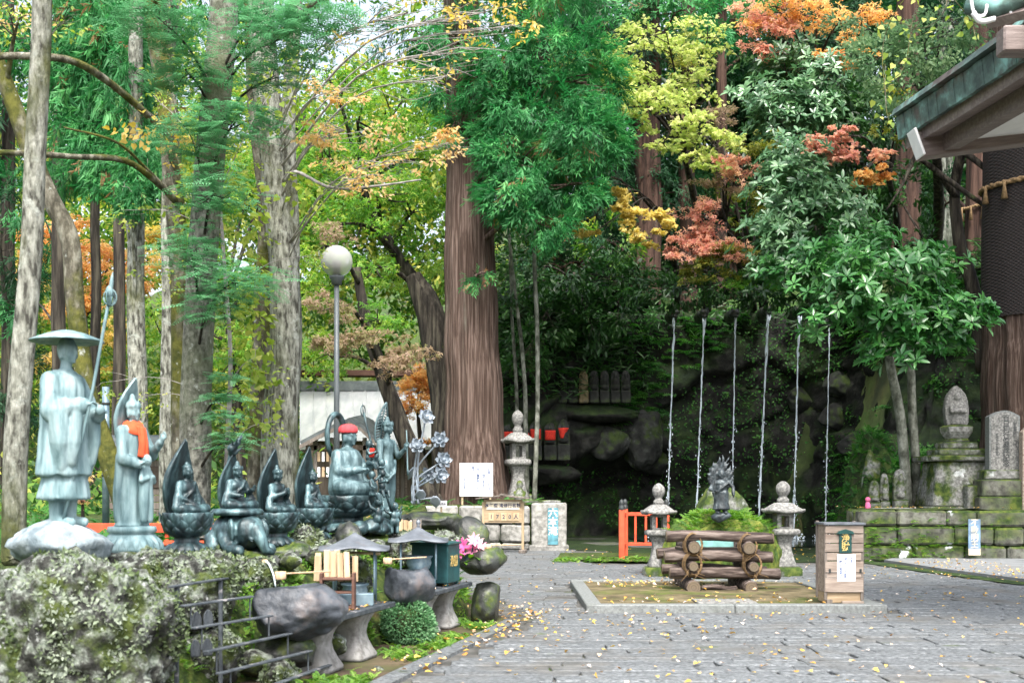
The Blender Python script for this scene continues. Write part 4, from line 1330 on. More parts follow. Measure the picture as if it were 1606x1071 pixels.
hillcedar('tall red-barked cedar trunk rising behind the yellow-green maple', 1012, 42, .52, [(960, 60, 90, 60, 42, 'cedar', 700, .7), (1060, 20, 80, 40, 41, 'cedar', 500, .65, {'mat': 'leaf_cedar_bright'}), (950, 260, 70, 80, 42, 'cedar', 800, .65), (940, 170, 60, 60, 41, 'cedar', 500, .6, {'mat': 'leaf_cedar'}), (1040, 300, 60, 60, 43, 'cedar', 450, .6), (930, 370, 50, 40, 41, 'cedar', 350, .5)], 42)
hillcedar('cedar trunk framed between lime and pink maple sprays', 1153, 47, .4, [(1150, 30, 60, 60, 45, 'cedar', 600, .6, {'mat': 'leaf_cedar_bright'}), (1120, 90, 50, 40, 45, 'cedar', 300, .6, {'mat': 'leaf_cedar'}), (1200, 180, 70, 80, 48, 'cedar', 700, .7), (1090, 320, 60, 80, 48, 'cedar', 500, .7)], 44)
hillcedar('dark cedar trunk half hidden behind hanging cedar sprays', 920, 45, .38, [(900, 60, 80, 60, 46, 'cedar', 500, .7), (880, 420, 60, 40, 44, 'cedar', 350, .5)], 46)
hillcedar('slim reddish trunk standing just above the first two waterfalls', 1076, 43, .33, [(1100, 130, 80, 60, 46, 'cedar', 500, .7)], 48)
hillcedar('slim reddish trunk standing just above the third waterfall', 1128, 44, .24, [(1240, 80, 80, 70, 47, 'cedar', 600, .7)], 50)
hillcedar('red-brown cedar trunk behind the orange maple tip under the eave', 1421, 38, .42, [(1300, 60, 90, 70, 44, 'cedar', 700, .7), (1420, 90, 90, 60, 42, 'cedar', 600, .7), (1380, 220, 70, 50, 42, 'cedar', 450, .6)], 52)
rc = hillcedar('straight cedar trunk with a thin straw rope behind the netted cedar', 1531, 36, .36, [(1500, 60, 90, 70, 40, 'cedar', 500, .7), (1470, 330, 30, 60, 40, 'cedar', 200, .5)], 54)
hillcedar('grey mossy trunk between the dark forked maple and the netted cedar', 1472, 40, .2, [], 56, 'bark_slim')
hillcedar('thin pale trunk at the far side of the wooded slope', 1486, 44, .16, [], 57, 'bark_slim')
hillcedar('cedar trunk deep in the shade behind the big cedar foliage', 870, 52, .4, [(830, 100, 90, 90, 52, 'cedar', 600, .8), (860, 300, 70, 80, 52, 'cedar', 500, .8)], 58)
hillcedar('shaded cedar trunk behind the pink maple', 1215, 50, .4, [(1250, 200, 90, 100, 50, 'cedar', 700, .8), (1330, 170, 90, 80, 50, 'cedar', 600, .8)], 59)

# slim saplings beside the stone lantern
for k, (lab, pts_, Y, r) in enumerate((('pale slim sapling crossing in front of the red-bibbed stone figures', [(838, 770), (843, 640), (843, 520), (838, 400), (842, 280)], 31.6, .075), ('slim mottled sapling rising just behind the mossy stone lantern', [(826, 760), (824, 640), (818, 540), (806, 440), (795, 340)], 33, .07), ('slim dark sapling between the stone lantern and the big cedar', [(812, 700), (810, 600), (803, 500), (800, 400)], 33.4, .06))):
    tree('sapling', lab, col(pts_, Y, 1.0), [r, r * .95, r * .85, r * .75, r * .6], M('bark_slim'), [(pts_[-1][0] + 5, pts_[-1][1] + 60, 45, 40, Y, 'ever', 260, .16)], 'leaf_evergreen', seed=60 + k, branch_r=.02, group=None)


# ---------------------------------------------------------------- maples and evergreens over the falls
def topfoot(px, Y):
    x = (px - CXP) * Y / FPX
    while hill_z(x, Y) < 6 and Y < 46:
        Y += .4
        x = (px - CXP) * Y / FPX
    return np.array((x, Y, hill_z(x, Y) - .2))


def hillmaple(name, label, px, Y, top, clumps, leaf, seed, r=.14, bark='bark_dark', br=.05, cat='tree'):
    f = topfoot(px, Y)
    t_ = P(top[0], top[1], top[2])
    return tree(name, label, [f, f * .6 + t_ * .4 + (.2, 0, .3), t_], [r * 1.2, r, r * .6], M(bark), clumps, leaf, seed=seed, branch_r=br, rings=24, amp=.1, cat=cat)


hillmaple('lime_maple', 'lime-yellow maple spreading in layers before the red-barked cedar', 1110, 40, (1065, 200, 34),
          [(975, 82, 77, 26, 31.5, 'maple5', 1105, 0.115, {'pads': 9}), (1045, 52, 87, 20, 31.5, 'maple5', 1105, 0.115, {'pads': 9}), (950, 115, 55, 28, 31.3, 'maple5', 807, 0.115, {'pads': 7}), (1030, 125, 75, 28, 31.5, 'maple5', 1020, 0.115, {'pads': 8}), (1080, 110, 50, 26, 32, 'maple5', 552, 0.115, {'pads': 5}), (1000, 160, 57, 23, 31, 'maple5', 765, 0.115, {'pads': 6}), (1050, 180, 75, 26, 31, 'maple5', 977, 0.115, {'pads': 8}), (1095, 215, 68, 23, 31, 'maple5', 892, 0.115, {'pads': 7}), (1040, 225, 37, 18, 30.8, 'maple5', 425, 0.115, {'pads': 4}), (1105, 155, 56, 20, 31.5, 'maple5', 595, 0.115, {'pads': 5}), (915, 98, 42, 20, 31, 'maple5', 412, 0.115, {'pads': 6}), (935, 130, 42, 20, 31, 'maple5', 412, 0.115, {'pads': 6}), (960, 165, 37, 18, 31, 'maple5', 325, 0.115, {'pads': 5}), (1125, 235, 42, 28, 31, 'maple5', 375, 0.115, {'pads': 6}), (1110, 60, 50, 23, 31.5, 'maple5', 375, 0.115, {'pads': 6}), (1085, 250, 30, 15, 30.8, 'maple5', 297, 0.115, {'pads': 3})], 'leaf_maple_lime', 70)
hillmaple('gold_maple', 'slender golden maple branches hanging before dark cedars', 1060, 40, (1040, 330, 33),
          [(893, 275, 32, 18, 30, 'maple5', 713, 0.107, {'pads': 4}), (925, 292, 30, 11, 30, 'maple5', 510, 0.107, {'pads': 4}), (955, 305, 27, 11, 30, 'maple5', 441, 0.107, {'pads': 3}), (985, 325, 37, 15, 30, 'maple5', 713, 0.107, {'pads': 5}), (1012, 350, 40, 20, 30, 'maple5', 1020, 0.107, {'pads': 6}), (1022, 375, 35, 13, 30, 'maple5', 645, 0.107, {'pads': 4}), (905, 352, 22, 18, 30.5, 'maple5', 407, 0.098, {'pads': 3}), (922, 372, 17, 13, 30.5, 'maple5', 237, 0.098, {'pads': 2})], 'leaf_maple_gold', 72, r=.1, br=.03)
hillmaple('red_maple', 'coral-pink maple hanging above the middle waterfalls', 1170, 41, (1130, 330, 33),
          [(1095, 345, 47, 33, 32, 'maple', 1250, 0.115, {'pads': 11}), (1118, 375, 45, 31, 31.8, 'maple', 1125, 0.115, {'pads': 10}), (1080, 368, 32, 20, 31.8, 'maple', 525, 0.115, {'pads': 5}), (1075, 400, 37, 18, 31.8, 'maple', 500, 0.107, {'pads': 5}), (1140, 395, 37, 18, 31.6, 'maple', 500, 0.107, {'pads': 5, 'hue': .8}), (1160, 265, 42, 18, 32, 'maple', 525, 0.107, {'pads': 5, 'hue': .8}), (1130, 258, 52, 15, 32.5, 'maple', 650, 0.115, {'pads': 6}), (1140, 285, 45, 15, 32.5, 'maple', 475, 0.115, {'pads': 5, 'mat': 'leaf_maple_dusty'}), (1110, 180, 62, 18, 34, 'maple', 525, 0.115, {'pads': 5, 'mat': 'leaf_maple_dusty'})], 'leaf_maple_red', 74)
hillmaple('olive_maple', 'olive-green maple just beneath the coral-pink maple', 1200, 40, (1160, 400, 33),
          [(1150, 405, 50, 31, 31.5, 'maple', 1125, 0.115, {'pads': 10}), (1180, 435, 45, 23, 31.5, 'maple', 875, 0.115, {'pads': 8, 'mat': 'leaf_maple_green', 'hue': .2}), (1110, 425, 42, 20, 32, 'maple', 625, 0.115, {'pads': 6, 'hue': .3}), (1170, 320, 50, 39, 34, 'maple', 875, 0.123, {'pads': 7}), (1190, 230, 62, 31, 35, 'maple', 875, 0.123, {'pads': 6}), (1085, 95, 62, 39, 36, 'maple', 750, 0.131, {'pads': 6})], 'leaf_maple_olive', 76)
hillmaple('orange_maple', 'orange and rose maple crown at the very top above the evergreens', 1290, 40, (1270, 80, 32),
          [(1205, 55, 42, 28, 31, 'maple', 875, 0.123, {'pads': 8, 'mat': 'leaf_maple_red'}), (1250, 18, 87, 26, 31, 'maple', 1375, 0.123, {'pads': 12}), (1320, 30, 62, 26, 31, 'maple', 1000, 0.123, {'pads': 9, 'hue': .75}), (1215, 10, 62, 20, 31, 'maple', 750, 0.123, {'pads': 7, 'mat': 'leaf_maple_red'}), (1325, 85, 45, 18, 30, 'maple', 525, 0.123, {'pads': 5}), (1200, 80, 25, 13, 30.5, 'maple', 250, 0.123, {'pads': 3, 'mat': 'leaf_maple_red'}), (1290, -30, 112, 39, 31, 'maple', 875, 0.123, {'pads': 8})], 'leaf_maple_orange', 78)
hillmaple('rose_maple', 'rose and orange maple branch reaching out below the temple eave', 1400, 36, (1390, 260, 29),
          [(1285, 228, 37, 15, 27, 'maple5', 552, 0.098, {'pads': 5}), (1330, 212, 42, 13, 27, 'maple5', 595, 0.098, {'pads': 5}), (1320, 238, 55, 15, 27, 'maple5', 807, 0.098, {'pads': 6}), (1365, 245, 37, 13, 27, 'maple5', 467, 0.098, {'pads': 4, 'hue': .85}), (1352, 278, 17, 13, 26.8, 'maple5', 255, 0.098, {'pads': 3, 'mat': 'leaf_maple_orange'}), (1380, 272, 32, 20, 26.8, 'maple5', 637, 0.098, {'pads': 5, 'mat': 'leaf_maple_orange', 'hue': .75}), (1405, 210, 37, 18, 28, 'maple', 325, 0.107, {'pads': 4, 'mat': 'leaf_maple_olive'}), (1430, 165, 62, 23, 28, 'maple', 525, 0.107, {'pads': 5, 'mat': 'leaf_maple_olive'})], 'leaf_maple_red', 80, r=.1)
# glossy evergreens
def terr(px, Y):
    return np.array(((px - CXP) * Y / FPX, Y, 1.0))
tw = tree('evergreen_tree', 'twin-stemmed evergreen with large glossy leaves above the mossy terrace', [terr(1424, 27.4), P(1412, 660, 27.4), P(1396, 575, 27), P(1385, 500, 26.6), P(1370, 430, 26)], [.13, .12, .105, .09, .06], M('bark_slim'),
          [(1400, 430, 80, 30, 24.5, 'whorl', 133, 0.24), (1450, 425, 40, 30, 24.5, 'whorl', 62, 0.24), (1340, 470, 70, 25, 24.6, 'whorl', 98, 0.24), (1440, 500, 70, 30, 24.4, 'whorl', 118, 0.24), (1510, 495, 40, 22, 24.4, 'whorl', 56, 0.24), (1420, 550, 46, 18, 24.4, 'whorl', 50, 0.24), (1285, 505, 30, 16, 24.6, 'whorl', 30, 0.22), (1340, 400, 60, 30, 25, 'whorl', 84, 0.22), (1390, 510, 40, 24, 25, 'whorl', 50, 0.22), (1470, 540, 40, 14, 24.8, 'whorl', 33, 0.22)], 'leaf_glossy', seed=82, branch_r=.03)
VF, _ = trunk_mesh([terr(1438, 27.6) - np.array(tw.location), P(1432, 660, 27.6) - np.array(tw.location), P(1428, 570, 27.2) - np.array(tw.location), P(1432, 500, 26.6) - np.array(tw.location)], [.11, .1, .09, .06], 16, 24, 5)
one('stem', VF, M('bark_slim'), tw, True)
hillmaple('evergreen_tree', 'pale-leaved evergreen massed above the last waterfalls', 1290, 37, (1260, 300, 29),
          [(1240, 300, 56, 50, 27, 'whorl', 210, 0.21), (1290, 340, 60, 50, 27, 'whorl', 210, 0.21), (1220, 370, 44, 40, 27, 'whorl', 125, 0.21), (1250, 250, 44, 30, 27.4, 'whorl', 112, 0.20), (1330, 375, 50, 40, 27, 'whorl', 125, 0.21, {'mat': 'leaf_glossy'}), (1240, 420, 50, 30, 27, 'whorl', 112, 0.21, {'mat': 'leaf_glossy'}), (1290, 440, 50, 30, 27, 'whorl', 112, 0.21, {'mat': 'leaf_glossy'}), (1215, 440, 36, 30, 29, 'whorl', 84, 0.21, {'mat': 'leaf_evergreen'})], 'leaf_glossy_pale', 84)
hillmaple('evergreen_tree', 'silvery evergreen crown under the orange maple', 1270, 39, (1240, 190, 31),
          [(1230, 160, 50, 36, 29, 'whorl', 168, 0.21), (1270, 180, 40, 30, 29, 'whorl', 112, 0.21), (1215, 200, 36, 20, 29, 'whorl', 84, 0.20), (1290, 120, 40, 24, 29.5, 'whorl', 84, 0.20), (1310, 180, 60, 40, 30, 'whorl', 168, 0.21, {'mat': 'leaf_evergreen'}), (1230, 100, 50, 30, 31, 'whorl', 112, 0.21, {'mat': 'leaf_evergreen'})], 'leaf_glossy_pale', 86)
hillmaple('feathery_tree', 'feathery pale green crown behind the temple eave', 1460, 34, (1460, 150, 26),
          [(1380, 90, 60, 40, 23, 'ever', 900, .11), (1450, 80, 70, 40, 23, 'ever', 1100, .11), (1510, 110, 50, 40, 23, 'ever', 700, .11), (1420, 140, 60, 30, 23, 'ever', 700, .11), (1480, 40, 70, 30, 23, 'ever', 700, .11), (1350, 40, 50, 30, 24, 'ever', 500, .11)], 'leaf_feather', 88)
hillmaple('evergreen_tree', 'dark broadleaf evergreen in the shade beside the rose maple', 1340, 39, (1350, 250, 32),
          [(1340, 160, 60, 50, 31, 'ever', 700, .2), (1400, 190, 60, 50, 31, 'ever', 700, .2), (1340, 260, 60, 40, 31, 'ever', 600, .2), (1420, 300, 50, 40, 31, 'ever', 500, .2), (1380, 340, 50, 30, 31, 'ever', 450, .2), (1290, 240, 50, 40, 32, 'ever', 450, .2), (1450, 380, 40, 40, 30, 'ever', 350, .18)], 'leaf_evergreen', 90)
hillmaple('evergreen_tree', 'dark broadleaf evergreen overhanging the spouts of the falls', 1180, 40, (1150, 430, 35),
          [(1060, 455, 60, 24, 34.5, 'ever', 600, .2), (1130, 450, 60, 24, 34.5, 'ever', 600, .2), (1200, 455, 50, 26, 34, 'ever', 600, .2), (1250, 465, 40, 20, 34, 'ever', 400, .2), (1300, 475, 40, 24, 33, 'ever', 400, .2), (1010, 440, 50, 30, 36, 'ever', 450, .2)], 'leaf_evergreen', 92)
hillmaple('evergreen_tree', 'dark evergreen thicket between the big cedar and the falls', 900, 40, (900, 430, 37),
          [(830, 420, 50, 50, 36, 'ever', 600, .22), (890, 430, 60, 50, 36, 'ever', 700, .22), (960, 440, 60, 40, 36, 'ever', 600, .22), (850, 500, 50, 40, 35.5, 'ever', 500, .22), (920, 500, 60, 40, 35.5, 'ever', 600, .22), (990, 490, 50, 30, 35.5, 'ever', 400, .22), (820, 560, 40, 50, 35, 'ever', 400, .2), (960, 380, 50, 40, 38, 'ever', 450, .24, {'mat': 'leaf_forest'}), (800, 470, 40, 60, 36, 'ever', 400, .22)], 'leaf_evergreen', 94)
# dark forked maple by the netted cedar
f0 = topfoot(1540, 31)
fm = tree('forked_tree', 'dark forked tree arching beside the netted cedar', [terr(1545, 29) + (0, 0, 3.5), P(1528, 470, 29), P(1505, 380, 29), P(1497, 300, 29), P(1508, 235, 28.6), P(1520, 170, 28.4)], [.2, .17, .15, .13, .12, .1], M('bark_dark'), [(1555, 225, 20, 12, 28, 'maple', 120, .1, {'pads': 3}), (1500, 130, 50, 30, 28, 'maple', 260, .12, {'pads': 4})], 'leaf_maple_olive', seed=96, branch_r=.03)
_b = np.array(fm.location)
for q, rr in (([(1500, 310, 29), (1470, 270, 28.6), (1435, 245, 28.2)], (.1, .05)), ([(1508, 235, 28.6), (1540, 260, 28.2), (1570, 290, 28)], (.09, .05)), ([(1515, 420, 29), (1485, 418, 28.6), (1460, 425, 28.4)], (.06, .03)), ([(1435, 245, 28.2), (1415, 290, 28), (1390, 330, 27.8)], (.05, .02)), ([(1470, 270, 28.6), (1540, 320, 28.3), (1565, 330, 28.1)], (.07, .04))):
    one('branch', tube(smooth_path([P(*z) for z in q], 12) - _b, np.linspace(rr[0], rr[1], 12), 9), M('bark_dark'), fm, True)
# the netted cedar; its unseen crown clumps are set forward to shade the terrace
nc = tree('netted_cedar', 'massive cedar wrapped in dark netting with a straw rope and tassels', [terr(1642, 27.6) + (0, 0, -.2), P(1632, 620, 27.6), P(1622, 480, 27.6), P(1620, 300, 27.6), P(1620, 100, 27.6), P(1620, -100, 27.6)], [1.5, 1.25, 1.1, 1.02, .98, .9], M('bark_cedar'), [(1750, -560, 240, 200, 17.5, 'cedar', 260, 1.0), (2050, -520, 240, 200, 18, 'cedar', 260, 1.0), (1780, -420, 200, 160, 21, 'cedar', 260, 1.0), (1560, -480, 200, 160, 21, 'cedar', 240, 1.0), (2000, -380, 200, 150, 22, 'cedar', 240, 1.0), (1720, -260, 160, 90, 25, 'cedar', 220, .9)], 'leaf_cedar', seed=98, n=110, rings=70, k=24, amp=.06, tw=.12, flare=.25, branch_r=.14)
_b = np.array(nc.location)


def netmat():
    m, nt, bs = newmat('netting')
    g = nt.nodes.new('ShaderNodeNewGeometry')
    co = g.outputs['Position']
    w = []
    for st in ((14, 0, 14), (-14, 0, 14)):
        mp = nt.nodes.new('ShaderNodeMapping')
        mp.inputs['Rotation'].default_value = (0, PI / 4, 0)
        nt.links.new(co, mp.inputs[0])
        wv = nt.nodes.new('ShaderNodeTexWave')
        wv.bands_direction = 'X' if st[0] > 0 else 'Z'
        wv.inputs['Scale'].default_value = 5.5
        nt.links.new(mp.outputs[0], wv.inputs['Vector'])
        w.append(wv.outputs['Fac'])
    mx = mth(nt, 'MAXIMUM', w[0], w[1])
    c = ramp(nt, mx, [(.75, (.022, .014, .012)), (.93, (.006, .006, .007))])
    nt.links.new(c, bs.inputs['Base Color'])
    bs.inputs['Roughness'].default_value = .9
    bp = nt.nodes.new('ShaderNodeBump')
    bp.inputs['Strength'].default_value = .8
    bp.inputs['Distance'].default_value = .02
    nt.links.new(mx, bp.inputs['Height'])
    nt.links.new(bp.outputs[0], bs.inputs['Normal'])
    return m


netp = smooth_path([P(1622, 500, 27.6), P(1620, 400, 27.6), P(1620, 300, 27.6), P(1620, 200, 27.6), P(1620, 90, 27.6)], 24)
one('netting', tube(netp - _b, np.linspace(1.17, 1.1, 24), 60, False, ridged(98, 20, .02, .2)), netmat(), nc, True)


def rope(root, c, r, zc, thick, ntas, tl, a0=PI * 1.05, a1=PI * 1.95):
    th = np.linspace(0, 2 * PI, 60)
    ring = np.stack([c[0] + r * np.cos(th), c[1] + r * np.sin(th), zc + .03 * np.sin(th * 3)], 1)
    for ph in (0, PI):
        tw_ = th * 40 + ph
        off_ = np.stack([np.cos(th) * np.cos(tw_), np.sin(th) * np.cos(tw_), np.sin(tw_)], 1) * thick * .4
        one('rope', tube(ring + off_, thick * .62, 7), M('straw'), root, True)
    for a in np.linspace(a0, a1, ntas):
        q = np.array((c[0] + (r + thick) * math.cos(a), c[1] + (r + thick) * math.sin(a), zc))
        one('tassel', lathe([(.01, 0), (thick * .5, -.03), (thick * .45, -tl * .3), (thick * 1.1, -tl), (.01, -tl - .01)], 10, c=q), M('straw'), root, True)


surf('straw_yellow', [(.3, (.18, .13, .03)), (.7, (.34, .26, .08))], 20, .95, .5)
cc = P(1620, 296, 27.6) - _b
rope(nc, cc, 1.16, cc[2], .075, 7, .42)
_b2 = np.array(rc.location)
cc = P(1531, 328, 36) - _b2
rope(rc, cc, .42, cc[2], .06, 5, .42)

# hanging vine in front of the eave
vr = np.random.default_rng(33)
vn = thing('hanging_vine', 'vine with round pale green leaves trailing beside the temple roof corner', 'vine', P(1470, -40, 14.5))
Lv = Leaves()
_b = np.array(vn.location)
for q in ([(1460, -40), (1410, 10), (1385, 70), (1388, 150)], [(1490, -40), (1480, 20), (1445, 45), (1400, 30)], [(1480, -20), (1520, 30), (1530, 60)], [(1500, -40), (1440, 5), (1420, 100), (1395, 130)], [(1388, 100), (1390, 170), (1398, 200)]):
    bp = smooth_path([P(a, b, 14.5 + vr.uniform(-.3, .3)) for a, b in q], 16)
    one('stem', tube(bp - _b, .006, 5), M('bark_mossy'), vn, True)
    k = vr.integers(1, 16, 17)
    Lv.add(T_HEART, bp[k] - _b + vr.normal(0, .07, (17, 3)), vr.normal(0, .5, (17, 3)) + np.array((0, 0, -.6)), np.array((0, -1, .7)) + vr.normal(0, .35, (17, 3)), vr.uniform(.05, .1, 17), vr, np.clip(vr.normal(.5, .3, 17), 0, 1))
Lv.build('leaves', M('leaf_yellowgreen'), vn)

# ---------------------------------------------------------------- far wood that reads as one mass
fr = np.random.default_rng(77)
Lf = Leaves()
for _ in range(46):
    blob(fr, P(fr.uniform(465, 720), fr.uniform(120, 430), fr.uniform(43, 52)), np.array((2.0, 1.4, 1.5)), 380, .28, T_RHOMB, Lf, .2, .2, .7, 12, .74)
for _ in range(80):
    blob(fr, P(fr.uniform(-100, 480), fr.uniform(150, 640), fr.uniform(42, 52)), np.array((2.2, 1.4, 1.8)), 380, .3, T_RHOMB, Lf, .2, .2, .7, 12, .72)
for px in range(-150, 1800, 85):
    for py in range(-60, 700, 80):
        if 380 < px < 700 and -20 < py < 130 and not (px > 640 and py > 80):
            continue
        if px > 780 and py > 420: continue
        Y = fr.uniform(54, 66) if px < 760 else fr.uniform(50, 58)
        c = P(px + fr.uniform(-30, 30), py + fr.uniform(-25, 25), Y)
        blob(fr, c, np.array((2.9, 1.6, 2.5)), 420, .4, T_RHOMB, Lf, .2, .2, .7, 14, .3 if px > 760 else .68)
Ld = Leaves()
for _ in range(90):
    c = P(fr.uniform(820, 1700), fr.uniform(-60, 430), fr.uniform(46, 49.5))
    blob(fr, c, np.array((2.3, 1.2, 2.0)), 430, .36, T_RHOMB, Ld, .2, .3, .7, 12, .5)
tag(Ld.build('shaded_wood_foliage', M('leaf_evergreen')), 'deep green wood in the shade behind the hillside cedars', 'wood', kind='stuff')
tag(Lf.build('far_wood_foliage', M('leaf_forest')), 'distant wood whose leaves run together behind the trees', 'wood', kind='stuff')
# ============================================================ BRONZE FIGURES (front of each figure is its own -Y)
def hand(p, d, up, s=1.0):
    """palm, four fingers and a thumb"""
    p, d = np.array(p, float), unit(np.array(d, float))
    u = unit(np.array(up, float) - d * (np.array(up) @ d))
    w = np.cross(u, d)
    out = [ell(p + d * .025 * s, (.024 * s, .024 * s, .024 * s), 8, 6)]
    for k in range(4):
        b = p + d * .04 * s + w * (k - 1.5) * .015 * s
        L = (.034, .042, .04, .03)[k] * s
        m = b + d * L * .55 + u * .004 * s
        out += [seg(b, m, .0085 * s, .0075 * s, 6), seg(m, m + d * L * .45 - u * .014 * s, .0075 * s, .006 * s, 6)]
    t0 = p + d * .012 * s - w * .026 * s
    out += [seg(t0, t0 + d * .03 * s - w * .012 * s - u * .006 * s, .009 * s, .007 * s, 6)]
    return out


def head(c, s=1.0, bun=True, crown=False, face=-1):
    """head with brow, nose, lips, chin, long ears"""
    c = np.array(c, float)
    def q(x, y, z): return c + np.array((x, y, z)) * s
    o = [ell(q(0, 0, .01), np.array((.072, .082, .1)) * s, 16, 12), ell(q(0, -.03, -.045), np.array((.05, .048, .05)) * s)]
    o += [seg(q(0, -.083, .012), q(0, -.096, -.018), .009 * s, .014 * s, 8), ell(q(0, -.078, -.046), np.array((.022, .012, .008)) * s), ell(q(0, -.068, -.078), np.array((.022, .016, .014)) * s)]
    for sx in (-1, 1):
        o += [ell(q(sx * .03, -.07, .012), np.array((.02, .014, .009)) * s), seg(q(sx * .012, -.08, .03), q(sx * .05, -.062, .03), .008 * s), ell(q(sx * .075, .002, -.02), np.array((.012, .022, .05)) * s), ell(q(sx * .038, -.052, -.03), np.array((.026, .024, .03)) * s)]
    if bun:
        o += [ell(q(0, .008, .06), np.array((.076, .084, .055)) * s), ell(q(0, .012, .115), np.array((.036, .038, .036)) * s)]
    if crown:
        o += [lathe([(.07 * s, .03 * s), (.084 * s, .035 * s), (.088 * s, .05 * s), (.08 * s, .06 * s)], 20, c=c), ell(q(0, .01, .12), np.array((.04, .04, .06)) * s)]
        for k in range(5):
            a = -PI / 2 + (k - 2) * .55
            o += [seg(q(.08 * math.cos(a), .08 * math.sin(a), .05), q(.085 * math.cos(a), .085 * math.sin(a), .1 + .02 * (k == 2)), .018 * s, .006 * s, 7)]
    o += [seg(q(0, .005, -.06), q(0, .01, -.15), .042 * s, .05 * s)]
    return o


def folds(amp, kx, kz, z0, z1, seed=0):
    def f(V):
        m = np.clip((V[:, 2] - z0) / .06, 0, 1) * np.clip((z1 - V[:, 2]) / .06, 0, 1)
        q = vnoise(np.c_[V[:, 0] * kx + seed, V[:, 1] * kx, V[:, 2] * kz]) + .5 * vnoise(np.c_[V[:, 0] * kx * 2 + seed, V[:, 1] * kx * 2, V[:, 2] * kz * 1.5])
        return amp * q * m
    return f


def plate(Wd, H, th=.02, curve=.05, c=(0, 0, 0), rows=22, cols=12, low=.62, relief=.006, seed=0, bow=.0, pw=3.0):
    """pointed leaf-shaped halo standing behind a figure"""
    t = np.linspace(0, 1, rows)
    w = Wd / 2 * (1 - t ** pw) ** .85 * (low + (1 - low) * np.sin(PI * np.clip(t * 1.1, 0, 1)))
    w[-1] = .004
    u = np.linspace(-1, 1, cols)
    X = w[:, None] * u[None]
    Z = (t * H)[:, None] + 0 * X
    Y = -curve * (t ** 2)[:, None] + bow * (u ** 2)[None] * -1
    n = relief * fbm(np.stack([X * 14 + seed, Z * 14, X * 0], -1).reshape(-1, 3), 3).reshape(X.shape)
    rim = .012 * (np.abs(u) > .8)[None] * (t < .97)[:, None]
    f = np.stack([X, Y - th / 2 - rim + n, Z], -1).reshape(-1, 3)
    b = np.stack([X, Y + th / 2 - n, Z], -1).reshape(-1, 3)
    N = rows * cols
    F = []
    for i in range(rows - 1):
        for j in range(cols - 1):
            a = i * cols + j
            F += [(a, a + 1, a + cols + 1, a + cols), (N + a + cols, N + a + cols + 1, N + a + 1, N + a)]
    for i in range(rows - 1):
        for j, s in ((0, 1), (cols - 1, -1)):
            a, b2 = i * cols + j, (i + 1) * cols + j
            F += [(a, b2, N + b2, N + a)[::s]]
    F += [tuple((j + 1, j, N + j, N + j + 1)) for j in range(cols - 1)]
    F += [tuple(((rows - 1) * cols + j, (rows - 1) * cols + j + 1, N + (rows - 1) * cols + j + 1, N + (rows - 1) * cols + j)) for j in range(cols - 1)]
    return np.concatenate([f, b]) + np.array(c, float), F


def petals(mb, n, r0, r1, z0, z1, bulge=.05, phase=0, wf=1.05, g=6):
    """a ring of lotus petals from (r0, z0) to the tip (r1, z1)"""
    for k in range(n):
        a = 2 * PI * (k + phase) / n
        V, F = [], []
        for i in range(g):
            v = i / (g - 1)
            hw = (PI / n) * wf * math.sqrt(max(0, 1 - v ** 2.4)) + .001
            r = r0 + (r1 - r0) * v + bulge * math.sin(PI * min(1, v * 1.05)) + .03 * max(0, v - .8)
            z = z0 + (z1 - z0) * v
            for j in range(5):
                u = (j - 2) / 2
                rr = r + .012 * (1 - u * u)
                V.append((rr * math.cos(a + u * hw), rr * math.sin(a + u * hw), z))
        for i in range(g - 1):
            for j in range(4):
                b = i * 5 + j
                F.append((b, b + 1, b + 6, b + 5))
        mb.add((np.array(V), F))
    return mb


def lotus_throne(root, mat, r, h, z0=0.0):
    """bowl of upturned petals on a waist and a foot ring of downturned petals"""
    zf, zw = z0 + h * .26, z0 + h * .42
    one('throne_core', lathe([(r * .8, z0), (r * .82, z0 + h * .06), (r * .6, zf), (r * .5, zf + .01), (r * .5, zw), (r * .75, z0 + h * .55), (r * .95, z0 + h * .8), (r * .97, z0 + h * .97), (r * .9, z0 + h)], 36), mat, root, True)
    b = MB()
    petals(b, 14, r * .66, r * .92, zf - .005, z0 + h * .03, r * .06)
    b.build('foot_petals', mat, root, True)
    b = MB()
    petals(b, 11, r * .56, r * .9, zw, z0 + h * .66, r * .12)
    petals(b, 11, r * .7, r * 1.0, z0 + h * .5, z0 + h * .84, r * .09, .5)
    petals(b, 11, r * .84, r * 1.03, z0 + h * .64, z0 + h * 1.0, r * .05)
    b.build('bowl_petals', mat, root, True)
    return z0 + h


